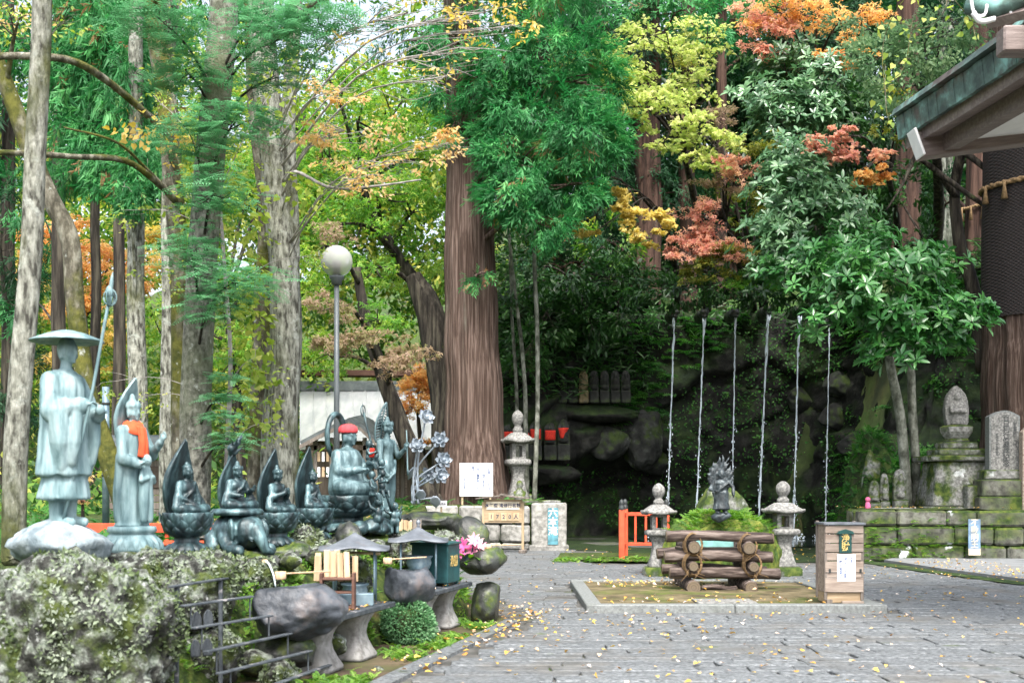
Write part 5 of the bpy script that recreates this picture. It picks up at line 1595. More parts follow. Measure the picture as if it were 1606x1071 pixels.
def seated(root, mat, z, s=1.0, crown=False, hands='lap', seed=0, bun=True, drape=True):
    def q(x, y, zz): return np.array((x, y, zz)) * s + np.array((0, 0, z))
    p = []
    for sx in (-1, 1):
        p += [limb([q(sx * .08, .02, .1), q(sx * .24, -.13, .08), q(sx * -.02, -.21, .075)], [.1 * s, .082 * s, .06 * s])]
        if hands == 'lap':
            e, w_ = q(sx * .2, -.03, .26), q(sx * .05, -.17, .16)
            hd = ((-sx, -.3, 0), (0, 0, 1))
        elif hands == 'chest':
            e, w_ = q(sx * .19, -.04, .27), q(sx * .05, -.19, .34)
            hd = ((-sx * .3, -.3, 1), (0, -1, .2))
        else:
            e, w_ = (q(.2, -.02, .27), q(.17, -.2, .33)) if sx > 0 else (q(-.2, -.03, .26), q(-.07, -.17, .23))
            hd = ((0, -.5, .9), (0, -1, 0)) if sx > 0 else ((1, -.2, .1), (0, 0, 1))
        p += [limb([q(sx * .14, .01, .44), e, w_], [.058 * s, .05 * s, .036 * s])]
        p += hand(w_, hd[0], hd[1], 1.15 * s)
        if drape:
            p += [limb([q(sx * .21, -.02, .26), q(sx * .27, -.06, .1)], [.055 * s, .07 * s])]
    p += [ell(q(0, 0, .12), np.array((.2, .15, .11)) * s), ell(q(0, .01, .26), np.array((.135, .1, .14)) * s), ell(q(0, .0, .38), np.array((.155, .098, .105)) * s), seg(q(-.1, .01, .455), q(.1, .01, .455), .05 * s), ell(q(0, -.22, .07), np.array((.16, .06, .055)) * s)]
    p += [limb([q(.12, -.05, .47), q(.02, -.1, .35), q(-.12, -.09, .24)], [.022 * s, .024 * s, .022 * s])]
    p += head(q(0, -.01, .62), 1.0 * s, bun, crown)
    V, F = sculpt(p, .0105 * max(.75, s), 2, folds(.0055, 22, 9, z + .0, z + .5 * s, seed))
    one('figure', (V, F), mat, root, True)


def on_row(px, py, Y):
    return P(px, py, Y)


FACE = math.radians(58)


def sit_statue(label, px, py, Y, mat, s=1.0, crown=False, hands='lap', seed=0, halo=(.42, .95, .1), rz=FACE, throne=(.3, .3), sink=0):
    root = thing('seated_statue', label, 'statue', P(px, py, Y), rz)
    zt = lotus_throne(root, M(mat), throne[0], throne[1])
    seated(root, M(mat), zt - .02, s, crown, hands, seed)
    one('halo', plate(halo[0], halo[1], .018, halo[2], (0, .12, zt - .02), seed=seed), M(mat), root, True)
    return root


# 1 -------- monk in a wide hat
mk = thing('monk_statue', 'pale weathered monk statue in a wide flat hat leaning on a tall staff', 'statue', P(100, 824, 8.3), math.radians(72))
mk.scale = (.85, .9, 1)
p = []
for sx in (-1, 1):
    p += [seg((sx * .075, .01, .02), (sx * .08, .0, .34), .058, .07), limb([(sx * .075, .03, .03), (sx * .08, -.14, .025)], [.05, .035])]
p += [lathe([(.235, .19), (.24, .2), (.2, .36), (.18, .5)], 30, ey=.8), lathe([(.25, .36), (.255, .37), (.235, .5), (.21, .72), (.2, .86), (.2, .98), (.175, 1.07), (.1, 1.12)], 30, ey=.78)]
p += [limb([(-.17, 0, 1.02), (-.23, -.06, .82), (-.08, -.24, .86)], [.085, .085, .06]), limb([(.17, 0, 1.02), (.24, -.07, .82), (.1, -.25, .8)], [.085, .085, .06])]
for sx in (-1, 1):    # hanging sleeves
    p += [limb([(sx * .2, -.1, .82), (sx * .2, -.12, .6), (sx * .17, -.1, .42)], [.085, .075, .05]), limb([(sx * .12, -.2, .8), (sx * .13, -.2, .6), (sx * .13, -.17, .46)], [.055, .05, .035])]
p += hand((-.08, -.25, .87), (.5, -.5, .1), (0, 0, 1), 1.25) + hand((.09, -.27, .8), (-.4, -.7, .2), (0, 0, 1), 1.25)
p += [ell((.02, -.33, .83), (.05, .05, .04)), limb([(-.13, -.05, 1.08), (0, -.13, .98), (.13, -.05, 1.08)], [.025, .025, .025])]
p += head((0, -.03, 1.26), 1.0, False)
one('figure', sculpt(p, .0115, 2, folds(.012, 20, 3.5, .16, 1.08, 3)), M('bronze_pale'), mk, True)
one('hat', lathe([(.005, 1.41), (.05, 1.408), (.15, 1.385), (.25, 1.35), (.29, 1.335), (.292, 1.325), (.25, 1.33), (.1, 1.345), (.06, 1.35)], 40, c=(0, -.03, 0)), M('bronze_pale'), mk, True)
st = MB().add(tube([(-.1, -.06, .0), (-.08, -.2, .5), (-.06, -.33, 1.0), (-.05, -.43, 1.45), (-.045, -.46, 1.58)], .013, 8)).add(ell((-.045, -.47, 1.66), (.035, .03, .045))).add(tube([(-.045, -.465, 1.56), (-.045, -.49, 1.74), (-.045, -.5, 1.8)], [.02, .015, .002], 8))
for a in (0, 1, 2):
    st.add(tube([np.array((-.045, -.475, 1.62)) + np.array((math.cos(t) * .05 * math.cos(a * 2), math.cos(t) * .05 * math.sin(a * 2), math.sin(t) * .06)) for t in np.linspace(0, 2 * PI, 14)], .006, 5))
st.build('staff', M('bronze_pale'), mk, True)
rk = thing('statue_rock', 'pale rough rock plinth under the monk in the wide hat', 'rock', P(98, 850, 8.3))
Vr, Fr = rock((.37, .36, .2), 31, 4, .12, 1.5, 7, .06)
one('rock', (Vr + (0, 0, -.02), Fr), M('pale_rock'), rk, True)

# 2 -------- standing figure with red scarf and a child
ks = thing('standing_statue', 'pale standing statue with a red scarf and a child at its skirt', 'statue', P(207, 862, 9.3), math.radians(66))
ks.scale = (.85, .85, 1)
b = MB()
petals(b, 22, .2, .285, .12, .0, .03, wf=.9)
one('lotus_base', lathe([(.28, -.02), (.29, .02), (.22, .12), (.2, .135), (.23, .15), (.22, .19), (.1, .2)], 36), M('bronze_pale'), ks, True)
b.build('base_petals', M('bronze_pale'), ks, True)
Z0 = .19


def q2(x, y, z): return np.array((x, y, z + Z0))
p = [lathe([(.19, Z0), (.17, Z0 + .03), (.15, Z0 + .2), (.135, Z0 + .4), (.14, Z0 + .55), (.145, Z0 + .7), (.14, Z0 + .78), (.07, Z0 + .84)], 28, ey=.8)]
p += [limb([q2(-.13, 0, .76), q2(-.17, -.04, .55), q2(-.08, -.16, .5)], [.06, .055, .036]), limb([q2(.13, 0, .76), q2(.18, -.08, .58), q2(.1, -.26, .68)], [.06, .05, .032])]
for sx in (-1, 1):
    p += [limb([q2(sx * .15, .0, .56), q2(sx * .17, .02, .3), q2(sx * .15, .04, .06)], [.045, .04, .03])]
p += hand(q2(-.08, -.17, .5), (.4, -.5, .3), (0, 0, 1), 1.1) + hand(q2(.1, -.27, .69), (0, -.6, .8), (1, 0, 0), 1.1) + head(q2(0, -.01, .93), .82, True, True)
one('figure', sculpt(p, .0105, 2, folds(.011, 24, 3.0, Z0 + .02, Z0 + .8, 8)), M('bronze_pale'), ks, True)
one('halo', plate(.3, .48, .022, .14, (0, .1, Z0 + .72), seed=4, low=.7), M('bronze_pale'), ks, True)
p = [limb([q2(.05, -.17, .06), q2(.045, -.16, .2), q2(.03, -.15, .38)], [.035, .05, .055]), limb([q2(-.03, -.17, .06), q2(-.02, -.16, .2), q2(.0, -.15, .36)], [.035, .05, .055]), limb([q2(.03, -.15, .36), q2(.02, -.14, .46)], [.06, .055]), ell(q2(.02, -.16, .53), (.05, .05, .055)), limb([q2(.07, -.15, .44), q2(.1, -.18, .36), q2(.06, -.21, .4)], [.024, .022, .018]), limb([q2(-.03, -.15, .44), q2(-.07, -.17, .37), q2(-.01, -.21, .39)], [.024, .022, .018]), ell(q2(.02, -.205, .525), (.012, .012, .012))]
one('child', sculpt(p, .009, 2), M('bronze_pale'), ks, True)
# scarf: a cowl round the neck and a hanging front
th = np.linspace(0, 2 * PI, 30)
mbs = MB()
rows = []
for (k, (r, z, fy)) in enumerate(((.055, .845, 0), (.085, .83, .2), (.11, .79, .6), (.125, .76, .8))):
    rows.append(np.stack([r * np.cos(th) * (1 + .05 * np.sin(th * 7)), r * .95 * np.sin(th) - .01, Z0 + z - .03 * fy * np.clip(-np.sin(th), 0, 1) + .006 * np.sin(th * 5 + k)], 1))
V = np.concatenate(rows); n = 30
mbs.add((V, [(i * n + j, i * n + (j + 1) % n, (i + 1) * n + (j + 1) % n, (i + 1) * n + j) for i in range(3) for j in range(n)]))
gx, gz = np.meshgrid(np.linspace(-1, 1, 14), np.linspace(0, 1, 16))
fr_ = np.stack([gx * (.055 + .012 * gz) + .01, -.125 - .035 * np.sin(gz * 2.2) + .035 * gx ** 2 + .008 * np.sin(gx * 9 + gz * 3), Z0 + .80 - gz * .25 - .012 * gx], -1).reshape(-1, 3)
mbs.add((fr_, [(i * 14 + j, i * 14 + j + 1, (i + 1) * 14 + j + 1, (i + 1) * 14 + j) for i in range(15) for j in range(13)]))
sc_ = mbs.build('scarf', M('orange_red_cloth'), ks, True)
sc_['label'] = 'orange-red cloth scarf tied round the neck'
md = sc_.modifiers.new('s', 'SOLIDIFY'); md.thickness = .008

# 3, 5, 6 -------- seated figures on lotus bowls
sit_statue('dark seated bronze figure, hands in lap, nearest in the row of lotus bowls', 293, 868, 10.0, 'bronze', .6, hands='lap', seed=11, halo=(.36, .66, .1), throne=(.215, .36), rz=math.radians(62))
sit_statue('crowned seated bronze figure with hands raised at the chest', 434, 856, 11.5, 'bronze', .62, True, 'chest', 13, (.36, .66, .1), throne=(.21, .34), rz=math.radians(66))
sit_statue('seated bronze figure with a narrow tall halo beside the red-capped statue', 490, 846, 12.3, 'bronze', .56, hands='lap', seed=14, halo=(.36, .68, .08), throne=(.215, .34), rz=math.radians(68))

# 4 -------- figure riding an elephant
er = thing('elephant_rider_statue', 'dark bronze crowned figure riding a kneeling elephant', 'statue', P(372, 864, 10.7), math.radians(48), scale=.92)
p = [ell((0, .02, .2), (.25, .26, .2)), ell((.0, -.2, .2), (.17, .15, .17)), limb([(0, -.3, .22), (.02, -.38, .12), (.05, -.4, .03), (.12, -.42, .0)], [.085, .065, .05, .035])]
for sx in (-1, 1):
    p += [ell((sx * .17, -.14, .2), (.035, .11, .14), M=rotm('Z', sx * .5)), limb([(sx * .17, -.05, .14), (sx * .2, -.18, .03), (sx * .19, -.3, .02)], [.09, .075, .06]), seg((sx * .07, -.31, .14), (sx * .1, -.41, .1), .018, .006), ell((sx * .09, -.29, .27), (.014, .012, .012)), limb([(sx * .2, .12, .12), (sx * .24, .05, .03)], [.1, .08])]
one('elephant', sculpt(p, .014, 2, folds(.006, 16, 16, 0, .4, 5)), M('bronze'), er, True)
one('saddle', lathe([(.2, .36), (.26, .37), (.27, .4), (.24, .43), (.1, .44)], 30), M('bronze'), er, True)
seated(er, M('bronze'), .42, .62, True, 'offer', 21)
one('halo', plate(.32, .6, .018, .06, (0, .13, .4), seed=9), M('bronze'), er, True)
p = [limb([(0, .12, .88), (.01, .1, .98), (-.02, .07, 1.04), (.03, .02, 1.1)], [.04, .04, .045, .025])]
for k in range(7):
    a = k * 1.05
    p += [seg((.01, .06, .99 + .012 * k), (.01 + .06 * math.cos(a), .02 + .06 * math.sin(a), 1.05 + .022 * k), .024, .007)]
one('flame_finial', sculpt(p, .008, 1), M('bronze'), er, True)

# 7 -------- the large red-capped figure with children
jz = thing('jizo_statue', 'large seated bronze statue in a red cap with children and a long staff', 'statue', P(545, 834, 13.1), math.radians(62), scale=.84)
zt = lotus_throne(jz, M('bronze'), .43, .5)
zt -= .02


def q7(x, y, z): return np.array((x, y, z + zt))
p = []
for sx in (-1, 1):
    p += [limb([q7(sx * .1, .02, .13), q7(sx * .32, -.14, .12), q7(sx * -.02, -.27, .1)], [.13, .125, .09])]
p += [limb([q7(-.2, .02, .56), q7(-.29, -.06, .34), q7(-.1, -.26, .36)], [.085, .075, .05]), limb([q7(.2, .02, .56), q7(.29, -.08, .36), q7(.2, -.3, .48)], [.085, .075, .045])]
p += hand(q7(-.09, -.27, .36), (.6, -.4, .1), (0, 0, 1), 1.5) + hand(q7(.2, -.31, .49), (-.2, -.5, .6), (0, -1, 0), 1.5)
p += [ell(q7(0, 0, .17), (.28, .21, .16)), lathe([(.29, zt + .02), (.27, zt + .2), (.23, zt + .4), (.225, zt + .52), (.18, zt + .62), (.08, zt + .67)], 30, ey=.75), limb([q7(-.24, 0, .4), q7(-.3, -.02, .1)], [.09, .11]), limb([q7(.24, 0, .4), q7(.3, -.04, .1)], [.09, .11])]
p += head(q7(0, -.02, .81), 1.28, False)
one('figure', sculpt(p, .015, 2, folds(.013, 16, 5, zt, zt + .62, 17)), M('bronze_mid'), jz, True)
cap = one('cap', lathe([(.118, zt + .86), (.128, zt + .87), (.13, zt + .9), (.12, zt + .94), (.08, zt + .975), (.03, zt + .985), (.005, zt + .986)], 26, rip=lambda th, r, z, i: (r * (1 + .05 * np.sin(th * 9) * (i < 4)), z), c=(0, -.01, 0)), M('pink_red_cloth'), jz, True)
cap['label'] = 'red cloth cap'
one('halo_ring', tube([(math.cos(a) * .2, .19, zt + .82 + math.sin(a) * .3) for a in np.linspace(-1.1, PI + 1.1, 40)], np.interp(np.linspace(0, 1, 40), [0, .5, 1], [.03, .045, .03]), 10), M('bronze'), jz, True)
sf = MB().add(tube([q7(.3, -.62, -.5), q7(.22, -.34, .42), q7(.17, -.2, .95), q7(.155, -.16, 1.14)], .016, 8))
sf.add(tube([q7(.15, -.15, 1.17) + np.array((math.cos(t) * .05, 0, math.sin(t) * .075)) for t in np.linspace(0, 2 * PI, 18)], .008, 6)).add(tube([q7(.153, -.155, 1.12), q7(.147, -.14, 1.3)], [.012, .001], 6))
sf.build('staff', M('bronze'), jz, True)


def child(root, c, rz, mat, s=1.0, arms='up', name='child', sit=False):
    Mx = Matrix.Translation(Vector(c)) @ rotm('Z', rz) @ Matrix.Scale(s, 4)
    p = []
    for sx in (-1, 1):
        if sit:
            p += [limb([(sx * .03, 0, .06), (sx * .06, -.1, .06), (sx * .05, -.14, -.02)], [.04, .035, .025])]
        else:
            p += [limb([(sx * .035, 0, .16), (sx * .045, -.02, .09), (sx * .04, 0, .0)], [.043, .036, .026]), ell((sx * .04, -.02, .005), (.024, .04, .02))]
        e = {'up': [(sx * .06, 0, .27), (sx * .11, -.03, .3), (sx * .12, -.06, .38)], 'fwd': [(sx * .06, 0, .27), (sx * .09, -.05, .21), (sx * .04, -.13, .24)], 'mix': [(sx * .06, 0, .27), (sx * .11, -.04, .24 + .05 * sx), (sx * .13, -.1, .26 + .1 * sx)]}[arms]
        p += [limb(e, [.026, .022, .017]), ell(e[2], (.02, .02, .02))]
    p += [ell((0, 0, .15), (.062, .055, .06)), ell((0, 0, .23), (.058, .048, .065)), seg((0, 0, .28), (0, 0, .32), .025), ell((0, -.005, .37), (.057, .06, .064)), ell((0, -.062, .36), (.01, .011, .012)), ell((-.024, -.05, .372), (.011, .012, .01)), ell((.024, -.05, .372), (.011, .012, .01)), ell((0, -.05, .338), (.016, .014, .01))]
    V, F = sculpt(p, .012, 2)
    V = V @ np.array(Mx)[:3, :3].T + np.array(Mx)[:3, 3]
    return one(name, (V, F), mat, root, True)


child(jz, (.13, -.26, zt + .4), .2, M('bronze'), .85, 'fwd', sit=True)
bib = one('bib', (lambda: (np.stack([np.linspace(-1, 1, 9)[None, :].repeat(6, 0) * .055 + .13, -.335 + .02 * (np.linspace(-1, 1, 9)[None, :].repeat(6, 0)) ** 2 + .01 * np.linspace(0, 1, 6)[:, None].repeat(9, 1), zt + .655 - np.linspace(0, 1, 6)[:, None].repeat(9, 1) * .12], -1).reshape(-1, 3), [(i * 9 + j, i * 9 + j + 1, (i + 1) * 9 + j + 1, (i + 1) * 9 + j) for i in range(5) for j in range(8)]))(), M('red_cloth'), jz, True)
bib.modifiers.new('s', 'SOLIDIFY').thickness = .006
child(jz, (-.12, -.48, zt - .02), .3, M('bronze'), .85, 'mix', sit=True)
child(jz, (.1, -.5, zt + .02), -.4, M('bronze'), .8, 'fwd', sit=True)
child(jz, (-.1, -.58, .04), PI - .3, M('bronze'), 1.0, 'up')
child(jz, (.22, -.62, .0), 2.6, M('bronze'), .95, 'mix')
child(jz, (.36, -.5, .0), 1.4, M('bronze'), .9, 'up')
one('offering_bowl', lathe([(.0, 0), (.03, .0), (.055, .03), (.06, .05), (.05, .05), (.03, .02), (.002, .015)], 16, c=(.28, -.35, zt + .36)), M('bronze'), jz, True)
one('child_ball', ell((.29, -.36, zt + .46), .052), M('bronze'), jz, True)
ob = MB()
for k in range(7):
    a = -2.6 + k * .35
    V_, F_ = rock((.13, .12, .1), 70 + k, 3, .1, 1.5, 3, .02)
    ob.add((V_ + np.array((.46 * math.cos(a), .46 * math.sin(a) - .05, .05 + .02 * (k % 3))), F_))
ob.build('rock_foot', M('bronze'), jz, True)

# 8 -------- slender standing figure
sk = thing('standing_statue', 'slender standing bronze figure with an openwork halo beside the red-capped statue', 'statue', P(606, 832, 14.3), math.radians(62), scale=.9)
one('lotus_base', lathe([(.2, -.05), (.21, 0), (.16, .08), (.12, .1), (.13, .14), (.19, .2), (.2, .26), (.1, .28)], 30), M('bronze_mid'), sk, True)
b = MB()
petals(b, 12, .13, .22, .09, -.02, .03)
petals(b, 12, .12, .21, .13, .27, .03, .5)
b.build('base_petals', M('bronze_mid'), sk, True)
Z0 = .27
p = [limb([q2(-.05, 0, .02), q2(-.065, -.01, .3), q2(-.06, 0, .6)], [.06, .075, .095]), limb([q2(.05, -.02, .02), q2(.06, -.03, .3), q2(.05, 0, .6)], [.06, .075, .095]), ell(q2(0, 0, .62), (.14, .11, .12)), limb([q2(0, 0, .6), q2(.0, .0, .78), q2(0, .0, .9)], [.11, .095, .115]), ell(q2(0, -.01, .92), (.145, .09, .09)), ell(q2(-.05, -.07, .02), (.04, .08, .03)), ell(q2(.05, -.09, .02), (.04, .08, .03)), lathe([(.14, Z0 + .02), (.12, Z0 + .2), (.13, Z0 + .5), (.14, Z0 + .62)], 24, ey=.7)]
p += [limb([q2(-.15, 0, .95), q2(-.19, -.02, .72), q2(-.15, -.1, .52)], [.052, .042, .03]), limb([q2(.15, 0, .95), q2(.2, -.06, .76), q2(.14, -.22, .86)], [.052, .042, .03]), limb([q2(.12, -.06, .7), q2(.0, -.13, .52), q2(-.12, -.08, .42)], [.025, .028, .025])]
p += hand(q2(-.15, -.1, .52), (0, -.2, -1), (1, 0, 0), 1.2) + hand(q2(.14, -.23, .87), (0, -.4, 1), (1, 0, 0), 1.2) + head(q2(0, -.02, 1.15), .9, True, True)
one('figure', sculpt(p, .0105, 2, folds(.009, 22, 4, Z0, Z0 + .7, 23)), M('bronze_mid'), sk, True)
# openwork halo: rim, spine and rays
hb = MB()
tt = np.linspace(0, 1, 30)
ww = .15 * (1 - tt ** 3) ** .85 * (.75 + .25 * np.sin(PI * tt))
zz = Z0 + .95 + tt * .55
for sx in (-1, 1):
    hb.add(tube(np.stack([sx * ww, .1 - .1 * tt ** 2, zz], 1), .014, 6))
for k in range(2, 27, 2):
    hb.add(tube([(-ww[k], .1 - .1 * tt[k] ** 2, zz[k]), (0, .1 - .1 * tt[k] ** 2, zz[k] + .03), (ww[k], .1 - .1 * tt[k] ** 2, zz[k])], .008, 5))
for k in range(-3, 4):
    hb.add(tube([(k * .01, .11, Z0 + 1.12), (k * .032, .1, Z0 + 1.36 - abs(k) * .03)], .007, 5))
hb.add(tube([(0, .1, Z0 + .95), (0, .06, Z0 + 1.3), (0, 0, Z0 + 1.5)], .012, 6))
hb.build('halo', M('bronze_mid'), sk, True)
one('lotus_stem', tube([q2(.14, -.24, 1.12), q2(.14, -.25, .9), q2(.15, -.25, .6), q2(.15, -.26, .5)], [.008, .01, .012, .02], 6), M('bronze_mid'), sk, True)

# 9 -------- metal lotus bouquet
lf = thing('metal_lotus_sculpture', 'silvery metal lotus stems and open flowers rising behind the standing bronze', 'sculpture', P(660, 790, 15.8))
fr2 = np.random.default_rng(8)
fl = [(668, 655, 1), (690, 690, 0), (655, 700, 1), (695, 722, 0), (672, 745, 1), (660, 770, 2), (682, 780, 2), (650, 735, 2), (690, 745, 1)]
for k, (px, py, kind) in enumerate(fl):
    e = P(px, py, 15.8 + fr2.uniform(-.25, .25)) - np.array(lf.location)
    s0 = np.array((fr2.uniform(-.12, -.02), fr2.uniform(-.08, .08), 0))
    one('stem', tube(smooth_path([s0, s0 * .8 + np.array((-.02, 0, e[2] * .5)), e], 14), [.014] * 8 + [.012] * 6, 7), M('silver_metal'), lf, True)
    tmp = MB()
    d = unit(np.array((fr2.uniform(-.2, .8), -1, fr2.uniform(-.2, .8))))
    q_ = Vector(d).to_track_quat('Z', 'Y').to_matrix().to_4x4()
    if kind == 2:
        V_, F_ = plate(.16, .22, .008, .05, (0, 0, -.02), 10, 8, .3)
        tmp.add((V_, F_), Matrix.Translation(Vector(e)) @ rotm('Z', fr2.uniform(-.8, .8)) @ rotm('X', PI + .5))
    else:
        pm = MB()
        petals(pm, 6, .015, .12, 0, .035, .02, wf=.95)
        petals(pm, 5, .012, .07, .01, .09, .03, .5, wf=.95)
        pm.add(ell((0, 0, .03), .03, 8, 6))
        for V_ in pm.V: pass
        tmp.add((np.concatenate(pm.V), pm.F), Matrix.Translation(Vector(e)) @ q_)
    tmp.build('flower' if kind != 2 else 'leaf', M('silver_metal'), lf, True)

# 10 ------- small fire-haloed figure on the moss mound
fu = thing('flame_statue', 'small dark statue with a flame halo on the moss mound', 'statue', P(1131, 814, 19.4), 0, scale=.92)
p = [limb([(-.06, 0, .12), (-.07, -.01, .3), (-.05, 0, .48)], [.05, .065, .09]), limb([(.07, -.02, .12), (.07, -.02, .3), (.05, 0, .48)], [.05, .065, .09]), lathe([(.16, .18), (.13, .3), (.11, .46), (.12, .5)], 24, ey=.8), ell((0, 0, .58), (.12, .09, .11)), ell((0, 0, .66), (.13, .085, .08)), limb([(-.13, 0, .68), (-.2, -.03, .55), (-.13, -.12, .52)], [.045, .04, .03]), limb([(.13, 0, .68), (.22, -.03, .58), (.2, -.1, .48)], [.045, .04, .03]), limb([(.11, -.07, .66), (-.02, -.1, .56), (-.1, -.08, .48)], [.02, .02, .02]), ell((-.07, -.05, .12), (.04, .07, .03)), ell((.07, -.07, .12), (.04, .07, .03))]
p += hand((-.13, -.12, .52), (.2, -1, 0), (0, 0, 1), 1.2) + hand((.2, -.1, .48), (0, -.4, -1), (1, 0, 0), 1.2) + head((0, -.02, .83), .85, False, False)
one('figure', sculpt(p, .0125, 1, folds(.01, 22, 5, .15, .7, 31)), M('statue_iron'), fu, True)
Vr, Fr = rock((.19, .17, .1), 55, 3, .15, 2, 6, .08)
one('rock_base', (Vr + (0, 0, .04), Fr), M('statue_iron'), fu, True)
p = [ell((0, .12, .6), (.17, .05, .28)), ell((0, .12, .85), (.15, .04, .15))]
fr3 = np.random.default_rng(14)
for k in range(34):
    a = fr3.uniform(-.35, PI + .35)
    b0 = np.array((.16 * math.cos(a), .12, .68 + .28 * math.sin(a)))
    dr = np.array((math.cos(a) * .6 + .15, fr3.uniform(-.25, .15), 1.0))
    L = fr3.uniform(.08, .17) * (1.35 if abs(a - PI / 2) < .6 else 1)
    p += [limb([b0, b0 + dr * L * .5 + (.02 * math.sin(k), 0, 0), b0 + dr * L + (.035 * math.cos(k * 2), 0, 0)], [.035, .022, .006], 7)]
one('flame_halo', sculpt(p, .0115, 1, lambda V: .012 * vnoise(V * 18)), M('statue_iron'), fu, True)
one('sword', merge(box((-.15, -.17, .72), (.03, .012, .42), .004), box((-.15, -.17, .5), (.1, .03, .02), .005), box((-.15, -.17, .44), (.022, .022, .1), .005)), M('statue_iron'), fu)
# ============================================================ ROCKS AND SMALL THINGS ALONG THE BANK
def boulder(label, c, size, seed, mat, name='boulder', rz=0, sub=4, cat='rock', **kw):
    V, F = rock(size, seed, sub if max(size) > .3 else 3, **kw)
    o = one(name, (V, F), M(mat), None, True)
    o.location = tuple(float(v) for v in c)
    o.rotation_euler = (0, 0, rz)
    return tag(o, label, cat)


def lichen_rock(label, c, size, seed, sub=6):
    """craggy volcanic rock with pits and knobs"""
    V, F = ico(sub)
    v = V * (1 + .2 * fbm(V * 1.4 + seed, 3))[:, None]
    r = np.random.default_rng(seed)
    for k in range(8):
        d = rvec(r, 1)[0]
        v = v - np.maximum(0, v @ d - r.uniform(.65, .95))[:, None] * d * .7
    a = fbm(V * 5.5 + seed * 2, 4)
    b = vnoise(V * 11 + seed)
    c2 = vnoise(V * 24 + seed)
    v = v * (1 + .06 * a - .07 * np.maximum(0, -vnoise(V * 7 + 3 * seed) - .25) * 2 + .028 * b + .018 * c2)[:, None]
    o = one('boulder', (v * np.array(size), F), M('bank_rock'), None, True)
    o.location = tuple(c)
    m = int(14000 * size[0] * size[2]) + 500
    r2 = np.random.default_rng(seed + 7)
    k = r2.integers(0, len(v), m * 2)
    k = k[(fbm(V[k] * 3 + seed, 3) > -.05) & (v[k] @ np.array((.2, -.7, .6)) > -.2)][:m]
    pv_, nv_ = v[k] * np.array(size), unit(v[k] / np.array(size))
    L = Leaves()
    hu = np.clip(.5 + .6 * fbm(V[k] * 2.5 + seed, 2) + r2.normal(0, .2, len(k)), 0, 1)
    L.add(T_RHOMB, pv_, nv_ * .7 + rvec(r2, len(k)), nv_ + r2.normal(0, .5, (len(k), 3)), r2.uniform(.015, .05, len(k)), r2, hu)
    tag(L.build('lichen_tufts', M('lichen'), o), kind='stuff')
    return tag(o, label, 'rock')


lichen_rock('huge lichen-crusted boulder below the monk statue', P(120, 990, 7.7) + (0, 0, -.24), (.8, .5, .74), 5, 6)
lichen_rock('craggy lichen rock at the very corner beneath the smooth trunk', P(-20, 1010, 7.6) + (0, 0, -.15), (.5, .5, .6), 9, 5)
lichen_rock('lichen rock between the huge boulder and the metal rack', P(300, 930, 8.9), (.36, .3, .3), 12, 5)
lichen_rock('mossy pitted rock under the last two seated figures', P(482, 858, 11.7), (.2, .18, .22), 15, 5)
lichen_rock('pitted rock below the crowned seated figure', P(425, 905, 10.9), (.3, .25, .2), 17, 5)
boulder('dark flat stone plinth under the nearest seated bronze', P(290, 885, 9.9), (.36, .3, .13), 41, 'basin_rock', cuts=12)
boulder('dark stone plinth under the elephant rider', P(372, 882, 10.6), (.36, .32, .15), 42, 'wet_rock', cuts=12)
boulder('dark stone plinth under the crowned seated figure', P(440, 866, 11.5), (.34, .3, .13), 43, 'wet_rock', cuts=12)
boulder('dark stone plinth under the red-capped statue', P(552, 852, 13.1), (.6, .5, .16), 44, 'wet_rock', cuts=12)
boulder('dark pointed rock behind the canopied stand', P(548, 848, 12.2), (.14, .14, .22), 45, 'wet_rock')
boulder('dark stone plinth under the slender standing bronze', P(606, 850, 14.3), (.3, .3, .17), 46, 'wet_rock', cuts=12)
boulder('jutting flat moss-topped rock beside the lotus sculpture', P(682, 818, 15.2), (.52, .4, .15), 47, 'wet_rock', cuts=12)
boulder('knobbly dark mossy rock behind the pink lilies', P(738, 842, 14.8), (.24, .26, .26), 48, 'wet_rock', amp=.3)
boulder('stone plinth under the red-scarfed statue', P(208, 880, 9.3), (.36, .33, .14), 49, 'bank_rock', cuts=12)
for k, (lab, px, py, Y, s) in enumerate((('small grey rock in the moss below the bamboo spout', 455, 880, 10.6, .12), ('grey rock beside the bamboo spout', 500, 872, 11.2, .14), ('small rock just below the red-capped statue', 590, 858, 12.6, .12), ('rock wedged under the offering box bench', 655, 985, 11.6, .12), ('low rock at the foot of the nearest bench leg', 520, 1010, 10.0, .15), ('rounded rock in the ferns below the metal rack', 400, 1040, 9.1, .16), ('small stone lying in the gutter by the bench', 592, 1052, 9.7, .06))):
    boulder(lab, P(px, py, Y), (s, s * .9, s * .75), 80 + k, 'bank_rock')


for k, (lab, px, py, Y, sz) in enumerate((('craggy rock under the bamboo spout', 395, 905, 10.2, (.26, .22, .2)), ('craggy rock behind the top rail of the metal rack', 335, 905, 9.3, (.26, .22, .22)), ('lichened rock beside the nearer canopied stand', 520, 878, 11.4, (.24, .2, .2)), ('lichened rock behind the tally slips', 545, 905, 11.0, (.25, .2, .2)), ('mossy rock behind the farther canopied stand', 640, 865, 13.2, (.3, .24, .22)), ('mossy rock behind the green offering box', 695, 868, 13.9, (.3, .24, .25)), ('dark rock in the shade under the metal rack', 330, 1030, 8.9, (.25, .22, .25)), ('dark rock low among ferns between rack and bench', 440, 1060, 9.0, (.16, .15, .12)), ('craggy rock below the scarfed statue', 235, 905, 8.9, (.3, .24, .2)))):
    lichen_rock(lab, P(px, py, Y), sz, 150 + k, 4)


